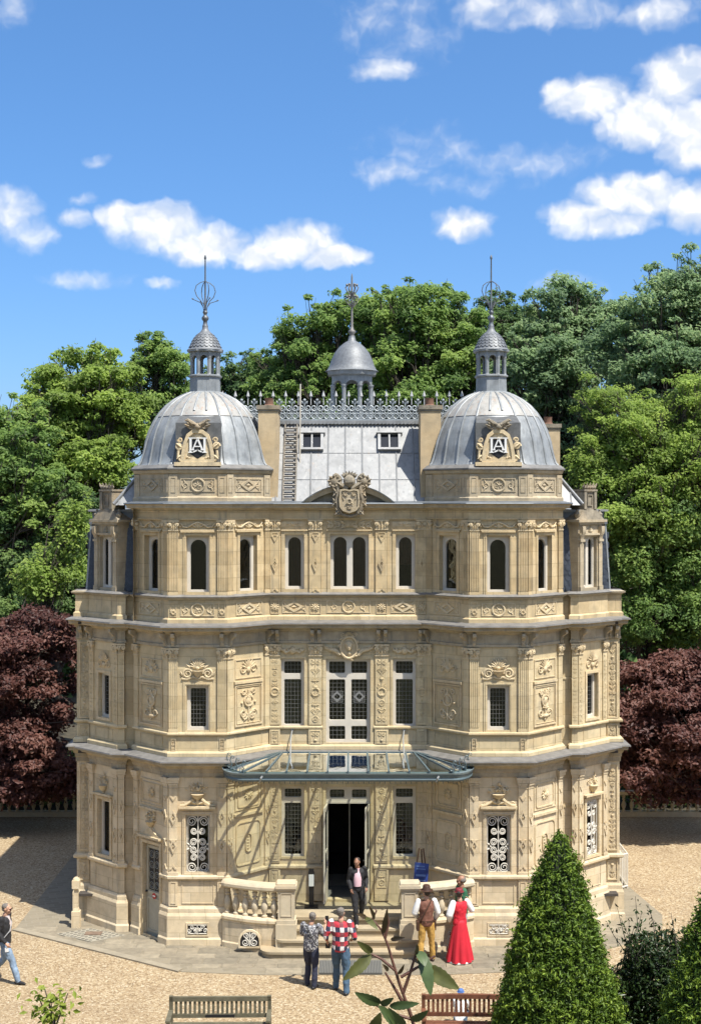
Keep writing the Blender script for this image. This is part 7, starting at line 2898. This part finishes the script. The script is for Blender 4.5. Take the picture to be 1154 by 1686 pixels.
def person(label, loc, rz, k, joints, top, bottom, shoe, hair, skin=SKIN, sleeve='long', foot=None, group=None, build=1.0, face=0.0, skirt=None, hairstyle='short', hat=None, extras=None, hand_dir=None, top_len=.86):
    """front of the figure is -Y; joints in metres for a figure of 1.72 m, scaled by k"""
    J = {a_: Vector(b_) for a_, b_ in {**BASEJ, **joints}.items()}
    root = tag(empty('person', loc, rz), label, 'person', group)
    root.scale = (k, k, k)
    pel = (J['hip_l'] + J['hip_r']) / 2
    shm = (J['sh_l'] + J['sh_r']) / 2
    hd = J['head']
    B = build

    def torso(mb, g_=0.0, z_from=-.06, z_to=1.0, flare=0.0):
        p0 = pel
        rings = []
        for f, rx, ry in ((-.10, .135, .105), (0, .165, .118), (.1, .168, .118), (.28, .15 * B, .105 * B), (.45, .148 * B, .105 * B), (.7, .168 * B, .115 * B), (.88, .172 * B, .108), (.96, .145, .09), (1.03, .09, .07), (1.08, .06, .058)):
            if f < z_from or f > z_to:
                continue
            c_ = p0.lerp(shm, f) if f <= .3 else (p0.lerp(shm, f) * .5 + (p0.lerp(shm, f)) * .5)
            rings.append((c_.x, c_.y, c_.z, rx + g_ + (flare if f < .15 else 0), ry + g_ + (flare if f < .15 else 0)))
        loft(mb, rings)
    # ---- body: one continuous skin surface
    mb = MB()
    torso(mb, -.004)
    neck0 = shm + Vector((0, .0, .03))
    limb(mb, [neck0, hd + Vector((0, .015, -.09))], [.058, .05])
    # head with face turned by `face`
    Rz = Matrix.Rotation(face, 3, 'Z')
    hp = lambda x_, y_, z_: tuple(hd + Rz @ Vector((x_, y_, z_)))
    hb = MB()
    def hblob(x_, y_, z_, rx, ry, rz_, nu=12, nv=8):
        b_ = MB()
        b_.blob((0, 0, 0), (rx, ry, rz_), nu, nv)
        b0 = len(mb.v)
        mb.v += [hp(x_ + v_[0], y_ + v_[1], z_ + v_[2]) for v_ in b_.v]
        mb.f += [tuple(b0 + i for i in f_) for f_ in b_.f]
    hblob(0, .012, .025, .076, .094, .092)
    hblob(0, -.02, -.045, .056, .064, .068)
    hblob(0, -.05, -.085, .032, .03, .026)
    hblob(0, -.094, -.015, .011, .019, .024, 8, 6)
    hblob(0, -.082, .02, .05, .02, .012)
    hblob(0, -.083, -.055, .024, .012, .008, 8, 5)
    for sg in (-1, 1):
        hblob(sg * .076, .015, .0, .01, .02, .03, 8, 6)
        hblob(sg * .042, -.062, -.03, .022, .022, .022, 8, 6)
    for sd_ in ('l', 'r'):
        sg = -1 if sd_ == 'l' else 1
        limb(mb, [J['sh_' + sd_], J['el_' + sd_], J['wr_' + sd_]], [.052 * B, .04, .027])
        hdv = (hand_dir or {}).get(sd_, (J['wr_' + sd_] - J['el_' + sd_]).normalized())
        hand(mb, J['wr_' + sd_], hdv, -sg if sd_ == 'l' else sg, (hand_dir or {}).get('n' + sd_, (-sg, 0, 0)), 1.0)
        limb(mb, [J['hip_' + sd_], J['knee_' + sd_], J['ank_' + sd_]], [.085, .058, .042])
        f_ = J['ank_' + sd_]
        fd = Vector((foot or {}).get(sd_, (sg * .15, -1, 0))).normalized()
        mb.tube([tuple(f_ + Vector((0, 0, -.03))), tuple(f_ + fd * .08 + Vector((0, 0, -.045)))], [.035, .03], 8)
    bo = mb.build('body', skin, root)
    remesh(bo, .0105, 2)
    # eyes and brows, hair
    em = MB()
    for sg in (-1, 1):
        b_ = MB()
        b_.blob((0, 0, 0), (.012, .008, .007), 8, 5)
        b0 = len(em.v)
        em.v += [hp(sg * .032 + v_[0], -.088 + v_[1], .004 + v_[2]) for v_ in b_.v]
        em.f += [tuple(b0 + i for i in f_) for f_ in b_.f]
    em.build('eyes', IRON, bo)
    if hairstyle != 'none':
        hm_ = MB()
        def hb2(x_, y_, z_, rx, ry, rz_):
            b_ = MB()
            b_.blob((0, 0, 0), (rx, ry, rz_), 12, 8)
            b0 = len(hm_.v)
            hm_.v += [hp(x_ + v_[0], y_ + v_[1], z_ + v_[2]) for v_ in b_.v]
            hm_.f += [tuple(b0 + i for i in f_) for f_ in b_.f]
        if hairstyle == 'balding':
            hb2(0, .052, .02, .082, .065, .075)
            for sg in (-1, 1):
                hb2(sg * .068, .02, .015, .018, .05, .045)
        else:
            hb2(0, .030, .050, .083, .092, .074)
            hb2(0, .058, .0, .072, .05, .06)
        if hairstyle == 'bun':
            hb2(0, .12, .06, .045, .045, .045)
        if hairstyle == 'tied':
            hb2(0, .1, -.06, .05, .045, .07)
        ho = hm_.build('hair', hair, root)
        remesh(ho, .012, 2)
        tx_ = bpy.data.textures.get('hairtex') or bpy.data.textures.new('hairtex', 'CLOUDS')
        tx_.noise_scale = .03
        dm_ = ho.modifiers.new('disp', 'DISPLACE')
        dm_.texture = tx_
        dm_.strength = .02
    # ---- top
    mb = MB()
    torso(mb, .014, -.12 if top_len > .8 else .12, 1.03)
    for sd_ in ('l', 'r'):
        s0, e0, w0 = J['sh_' + sd_], J['el_' + sd_], J['wr_' + sd_]
        mb.blob(tuple(s0), (.066 * B, .066 * B, .066 * B), 10, 7)
        if sleeve == 'long':
            limb(mb, [s0, e0, e0.lerp(w0, .93)], [.066 * B, .055, .042])
        elif sleeve == 'roll':
            limb(mb, [s0, e0, e0.lerp(w0, .35)], [.066 * B, .056, .052])
        elif sleeve == 'short':
            limb(mb, [s0, s0.lerp(e0, .85)], [.066 * B, .064])
    if sleeve != 'none_body':
        to = mb.build('top', top, root)
        remesh(to, .0125, 3)
        wr_t = bpy.data.textures.get('foldtex') or bpy.data.textures.new('foldtex', 'CLOUDS')
        wr_t.noise_scale = .11
        dm_ = to.modifiers.new('folds', 'DISPLACE')
        dm_.texture = wr_t
        dm_.strength = .034
        dm_.mid_level = .5
    # ---- bottom
    mb = MB()
    if skirt:
        rings = []
        z0 = pel.z + .12
        for f in np.linspace(0, 1, 14):
            rad = .135 + (skirt - .135) * f ** .85
            rings.append((pel.x, pel.y, z0 - (z0 - .05) * f, rad, rad * .92))
        loft(mb, rings, 72)
        for i, v_ in enumerate(mb.v):
            a_ = math.atan2(v_[1] - pel.y, v_[0] - pel.x)
            f = max(0, (z0 - v_[2]) / z0)
            s_ = 1 + .10 * f * math.sin(a_ * 9 + 2 * math.sin(f * 2)) + .04 * f * math.sin(a_ * 17 + 1)
            mb.v[i] = (pel.x + (v_[0] - pel.x) * s_, pel.y + (v_[1] - pel.y) * s_, v_[2])
        so_ = mb.build('skirt', bottom, root, 80)
        pm = MB()
        loft(pm, [(pel.x, pel.y, .06, skirt * .93, skirt * .86), (pel.x, pel.y, .025, skirt * .94, skirt * .87)], 28)
        pm.build('petticoat', mat('white_cloth', (.72, .72, .70), .8), root)
    else:
        torso(mb, .008, -.12, .22)
        for sd_ in ('l', 'r'):
            h0, k0, a0 = J['hip_' + sd_], J['knee_' + sd_], J['ank_' + sd_]
            limb(mb, [h0, k0, a0 + Vector((0, 0, -.015))], [.1, .072, .06])
        po2 = mb.build('trousers', bottom, root)
        remesh(po2, .0125, 3)
        dm_ = po2.modifiers.new('folds', 'DISPLACE')
        wr_t = bpy.data.textures.get('foldtex') or bpy.data.textures.new('foldtex', 'CLOUDS')
        wr_t.noise_scale = .11
        dm_.texture = wr_t
        dm_.strength = .032
    for sd_ in ('l', 'r'):
        sg = -1 if sd_ == 'l' else 1
        f_ = J['ank_' + sd_]
        fd = Vector((foot or {}).get(sd_, (sg * .15, -1, 0))).normalized()
        mb = MB()
        p0 = f_ + Vector((0, 0, -.045)) - fd * .05
        mb.tube([tuple(p0), tuple(p0 + fd * .06), tuple(p0 + fd * .15 + Vector((0, 0, -.005))), tuple(p0 + fd * .22 + Vector((0, 0, -.012)))], [.036, .042, .04, .026], 10)
        mb.blob(tuple(p0), (.036, .036, .036), 8, 6)
        mb.blob(tuple(p0 + fd * .22 + Vector((0, 0, -.012))), (.027, .027, .024), 8, 6)
        mb.build('shoe', shoe, root, 60)
    if hat:
        kind, hm_ = hat
        mb = MB()
        if kind == 'brim':
            prof = [(.15, .0), (.155, .008), (.1, .014), (.092, .03), (.088, .10), (.075, .125), (.03, .13)]
        else:
            prof = [(.11, .0), (.115, .01), (.092, .016), (.086, .07), (.075, .085), (.03, .09)]
        mb.lathe(0, 0, prof, 18, 2)
        mb.v = [hp(v_[0], v_[1] * 1.1 + .01, v_[2] + .062) for v_ in mb.v]
        mb.build('hat', hm_, root, 50)
    if extras:
        extras(root, J, hp)
    return root


def plaid_extra(t, pos, c):
    ob = t.n('ShaderNodeTexCoord').outputs['Object']
    x, y, z = t.sep(ob)
    st = lambda v_, f_, ph: t.m('LESS_THAN', t.m('FRACT', t.m('ADD', t.m('MULTIPLY', v_, f_), ph)), .5)
    a_ = st(t.m('ADD', x, t.m('MULTIPLY', y, .6)), 5.6, .1)
    b_ = st(z, 5.4, .2)
    red, navy, white = (.42, .03, .045), (.03, .03, .06), (.66, .62, .6)
    row0 = t.mix(a_, red, (.20, .05, .06))
    row1 = t.mix(a_, navy, white)
    return t.mix(b_, row0, row1)


def print_extra(t, pos, c):
    vo = t.n('ShaderNodeTexVoronoi')
    t.set(vo, 'Vector', pos)
    vo.inputs['Scale'].default_value = 38
    return t.ramp(t.sep(vo.outputs['Color'])[0], [(.0, (.07, .07, .08)), (.4, (.16, .16, .18)), (.7, (.40, .40, .40)), (1, (.6, .58, .56))], 'CONSTANT')


PLAID = mat('plaid_shirt', (.3, .05, .05), .85, extra=plaid_extra)
PRINT = mat('grey_print_top', (.3, .3, .3), .85, extra=print_extra)
JEANS = mat('blue_jeans', (.05, .095, .15), .85, var=.35, vscale=5)
JEANS_L = mat('light_jeans', (.18, .25, .34), .85, var=.3, vscale=5)
NAVY = mat('navy_trousers', (.018, .022, .045), .8, var=.2)
BLACK = mat('black_cloth', (.012, .012, .014), .8, var=.3)
BLKSH = mat('black_shoe', (.012, .011, .011), .45)
GREYH = mat('grey_hair', (.13, .115, .10), .8, var=.3, vscale=40)
DARKH = mat('dark_hair', (.018, .011, .009), .6, var=.3, vscale=40)
BROWNV = mat('brown_vest', (.15, .062, .04), .8, var=.2)
WHITEC = mat('white_cloth', (.72, .72, .70), .8)
MUST = mat('mustard_trousers', (.42, .25, .06), .85, var=.15)
REDC = mat('red_dress', (.45, .008, .022), .75, var=.12)
REDH = mat('dark_red_hat', (.16, .012, .02), .7)
GREENC = mat('green_shirt', (.018, .095, .045), .8, var=.2)
GREYJ = mat('grey_trousers', (.20, .23, .25), .85, var=.15)
PINK = mat('pink_top', (.60, .40, .44), .8)
LEATHER = mat('brown_leather', (.055, .025, .014), .55, var=.3)
TREED = mat('dark_brown_shoe', (.04, .022, .015), .5)


def strap(root, pts, m, r=.012, nm='strap'):
    mb = MB()
    mb.tube(pts, r, 6)
    return mb.build(nm, m, root, 60)


# man in plaid, back to the camera
def ex_plaid(root, J, hp):
    mb = MB()
    w = J['wr_r']
    mb.box(w.x - .045, w.x + .045, w.y - .1, w.y - .02, w.z - .14, w.z - .05)
    mb.tube([(w.x, w.y - .1, w.z - .09), (w.x, w.y - .17, w.z - .10)], .035, 10)
    mb.build('camera_held', IRON, root)
    b_ = MB()
    loft(b_, [(0, 0, .965, .178, .132), (0, 0, 1.0, .177, .131)], 16)
    b_.build('belt', LEATHER, root)


g1 = ground_at(561, 1636)
g1.z = .0
person('man in red, navy and white plaid shirt and blue jeans, seen from behind', (g1.x, g1.y, 0), R(172), 1.06,
       dict(ank_l=(-.13, .10, .08), knee_l=(-.11, .0, .48), ank_r=(.12, -.18, .08), knee_r=(.11, -.12, .48), el_r=(.30, .06, 1.15), wr_r=(.29, -.12, .98), el_l=(-.30, .08, 1.16), wr_l=(-.22, -.14, 1.05), head=(.0, -.03, 1.605)),
       PLAID, JEANS, BLKSH, GREYH, build=1.08, extras=ex_plaid, sleeve='roll', face=R(-8))


# woman with phone
def ex_phone(root, J, hp):
    w = J['wr_l']
    mb = MB()
    mb.box(-.042, .038, -.006, .006, -.08, .08)
    mb.v = [(v_[0] * .8 + w.x - .01, v_[1] + w.y - .06 + v_[0] * .5, v_[2] + w.z + .10) for v_ in mb.v]
    mb.build('phone', IRON, root)
    strap(root, [(.10, .12, 1.46), (-.02, .15, 1.32), (-.13, .15, 1.12), (-.18, .08, 1.0)], BLACK, .011)


g2 = ground_at(512, 1627)
person('grey haired woman in grey patterned top and navy trousers photographing with a phone', (g2.x, g2.y, 0), R(160), .945,
       dict(ank_l=(-.10, .06, .08), knee_l=(-.10, .0, .48), ank_r=(.13, -.10, .08), knee_r=(.11, -.1, .49), el_r=(.24, -.08, 1.16), wr_r=(.10, -.28, 1.22), el_l=(-.30, -.06, 1.20), wr_l=(-.26, -.24, 1.40), head=(-.02, -.04, 1.60)),
       PRINT, NAVY, BLKSH, GREYH, sleeve='short', extras=ex_phone, build=1.08, face=R(28), hand_dir={'l': (.1, -.3, 1), 'r': (-.4, -.3, .8)})


# woman on the steps
def ex_blazer(root, J, hp):
    mb = MB()
    loft(mb, [(-.02, -.085, 1.04, .10, .075), (-.02, -.09, 1.2, .105, .08), (-.02, -.075, 1.36, .095, .08), (0, -.03, 1.48, .055, .065)], 12)
    mb.build('pink_blouse', PINK, root, 60)


person('dark haired woman in black blazer and pink blouse coming down the entrance steps', (.22, -.28, .545), R(14), .915,
       dict(ank_l=(-.06, -.14, .10), knee_l=(-.08, -.11, .52), ank_r=(.13, .14, .27), knee_r=(.12, -.04, .66), hip_l=(-.09, 0, .94), hip_r=(.09, 0, .96), sh_l=(-.18, -.01, 1.46), sh_r=(.18, -.01, 1.46), el_l=(-.23, .04, 1.18), wr_l=(-.2, -.12, .98), el_r=(.25, .06, 1.18), wr_r=(.2, -.14, .99), head=(-.03, -.06, 1.64)),
       BLACK, BLACK, mat('pale_shoe', (.42, .33, .26), .6), DARKH, SKIN_D, hairstyle='tied', face=R(-28), extras=ex_blazer)


# man in waistcoat and hat
def ex_vest(root, J, hp):
    mb = MB()
    for sd_ in ('l', 'r'):
        s0, e0, w0 = J['sh_' + sd_], J['el_' + sd_], J['wr_' + sd_]
        limb(mb, [s0, e0, e0.lerp(w0, .95)], [.07, .075, .05])
    o = mb.build('shirt_sleeves', WHITEC, root)
    remesh(o, .0125, 3)
    strap(root, [(-.10, .10, 1.47), (.0, .145, 1.3), (.1, .14, 1.12), (.17, .08, .96)], LEATHER, .014)
    b_ = MB()
    loft(b_, [(0, 0, .94, .182, .136), (0, 0, .99, .182, .136)], 16)
    b_.build('belt', LEATHER, root)
    mb = MB()
    mb.prism([(-.08, -.12), (.08, -.12), (.1, .09), (-.1, .09)], -.03, .03)
    mb.v = [(v_[2] + (.21), v_[0] + .03, v_[1] + .88) for v_ in mb.v]
    mb.build('pouch', LEATHER, root)
    mb = MB()
    mb.prism([(-.05, -.16), (.05, -.16), (.06, .06), (-.06, .06)], -.025, .025)
    mb.v = [(v_[2] - .2, v_[0] - .02, v_[1] + .9) for v_ in mb.v]
    mb.build('pouch', LEATHER, root)


g4 = ground_at(702, 1586)
person('man in dark brimmed hat, brown waistcoat and mustard trousers, seen from behind', (g4.x, g4.y, .02), R(186), .975,
       dict(ank_l=(-.16, -.05, .08), knee_l=(-.13, -.04, .48), ank_r=(.17, .06, .08), knee_r=(.12, .0, .48), el_l=(-.27, -.02, 1.15), wr_l=(-.22, -.14, .93), el_r=(.27, -.02, 1.15), wr_r=(.2, -.2, 1.0)),
       BROWNV, MUST, TREED, DARKH, sleeve='none', hat=('brim', LEATHER), extras=ex_vest, face=R(15))


# woman in the long red dress
def ex_red(root, J, hp):
    mb = MB()
    for sd_ in ('l', 'r'):
        s0, e0, w0 = J['sh_' + sd_], J['el_' + sd_], J['wr_' + sd_]
        if sd_ == 'r':
            limb(mb, [s0, e0, e0.lerp(w0, .9)], [.075, .085, .05])
        else:
            limb(mb, [s0, e0, e0.lerp(w0, .45)], [.07, .075, .06])
    o = mb.build('blouse_sleeves', WHITEC, root)
    remesh(o, .0125, 3)


g5 = ground_at(757, 1586)
person('woman in long red dress, white sleeves and small dark red hat', (g5.x, g5.y, .02), R(205), .955,
       dict(el_r=(.28, .0, 1.16), wr_r=(.20, -.14, .96), el_l=(-.32, .0, 1.20), wr_l=(-.24, -.04, 1.40), head=(.0, -.03, 1.60)),
       REDC, REDC, BLKSH, DARKH, sleeve='none', skirt=.315, hat=('small', REDH), hairstyle='bun', extras=ex_red, face=R(-38), hand_dir={'l': (.2, 0, 1)})

# man in green, turned to the left
person('balding man in dark green shirt and grey trousers behind the woman in red', (2.63, -.66, .02), R(-78), 1.05,
       dict(el_l=(-.22, -.03, 1.14), wr_l=(-.15, -.16, .95), el_r=(.22, -.03, 1.14), wr_r=(.15, -.16, .95)),
       GREENC, GREYJ, BLKSH, GREYH, SKIN_D, sleeve='short', hairstyle='balding', build=1.12)


# man walking in from the left edge
def ex_walk(root, J, hp):
    strap(root, [(.12, .02, 1.5), (.05, -.14, 1.3), (-.08, -.15, 1.15), (-.16, -.05, 1.02)], mat('grey_strap', (.3, .3, .3), .7), .012)
    mb = MB()
    w = J['wr_l']
    mb.prism([(-.03, -.05), (.04, -.06), (.05, .03), (-.02, .05)], -.01, .01)
    mb.v = [(v_[2] + w.x, v_[0] + w.y - .03, v_[1] + w.z - .13) for v_ in mb.v]
    mb.build('paper_held', WHITEC, root)
    mb = MB()
    for sg in (-1, 1):
        mb.box(sg * .035 - .025, sg * .035 + .025, -.104, -.094, -.012, .02)
    mb.box(-.08, .08, -.1, -.097, .012, .018)
    mb.v = [hp(*v_) for v_ in mb.v]
    mb.build('sunglasses', IRON, root)
    mb = MB()
    loft(mb, [(0, -.08, 1.12, .05, .06), (0, -.085, 1.3, .06, .065), (0, -.04, 1.46, .05, .06)], 12)
    mb.build('pale_shirt', mat('pale_shirt', (.5, .42, .4), .8), root, 60)


g7 = ground_at(8, 1618)
person('man in black jacket and light blue jeans walking in at the left edge', (g7.x, g7.y, 0), R(80), 1.0,
       dict(ank_l=(-.09, -.34, .09), knee_l=(-.10, -.22, .50), ank_r=(.09, .36, .16), knee_r=(.10, .06, .49), hip_l=(-.09, -.01, .89), hip_r=(.09, .01, .89), el_l=(-.25, .05, 1.14), wr_l=(-.24, -.13, .93), el_r=(.24, .12, 1.15), wr_r=(.22, .02, .92), head=(0, -.05, 1.60)),
       BLACK, JEANS_L, BLKSH, GREYH, hairstyle='short', build=1.1, extras=ex_walk, foot={'r': (.1, -1, -.35)})

# child crouching behind the red bench
person('child in white top and blue cap crouching behind the reddish bench', (2.24, -5.0, -.26), R(165), .66,
       dict(ank_l=(-.12, .02, .50), knee_l=(-.16, -.26, .80), ank_r=(.12, .02, .50), knee_r=(.16, -.26, .80), hip_l=(-.09, .08, .68), hip_r=(.09, .08, .68), sh_l=(-.17, -.06, 1.16), sh_r=(.17, -.06, 1.16), el_l=(-.24, -.2, .95), wr_l=(-.12, -.34, .88), el_r=(.24, -.2, .95), wr_r=(.12, -.34, .88), head=(0, -.12, 1.36)),
       WHITEC, JEANS, WHITEC, DARKH, hat=('small', mat('blue_cap', (.06, .13, .34), .7)), sleeve='short')
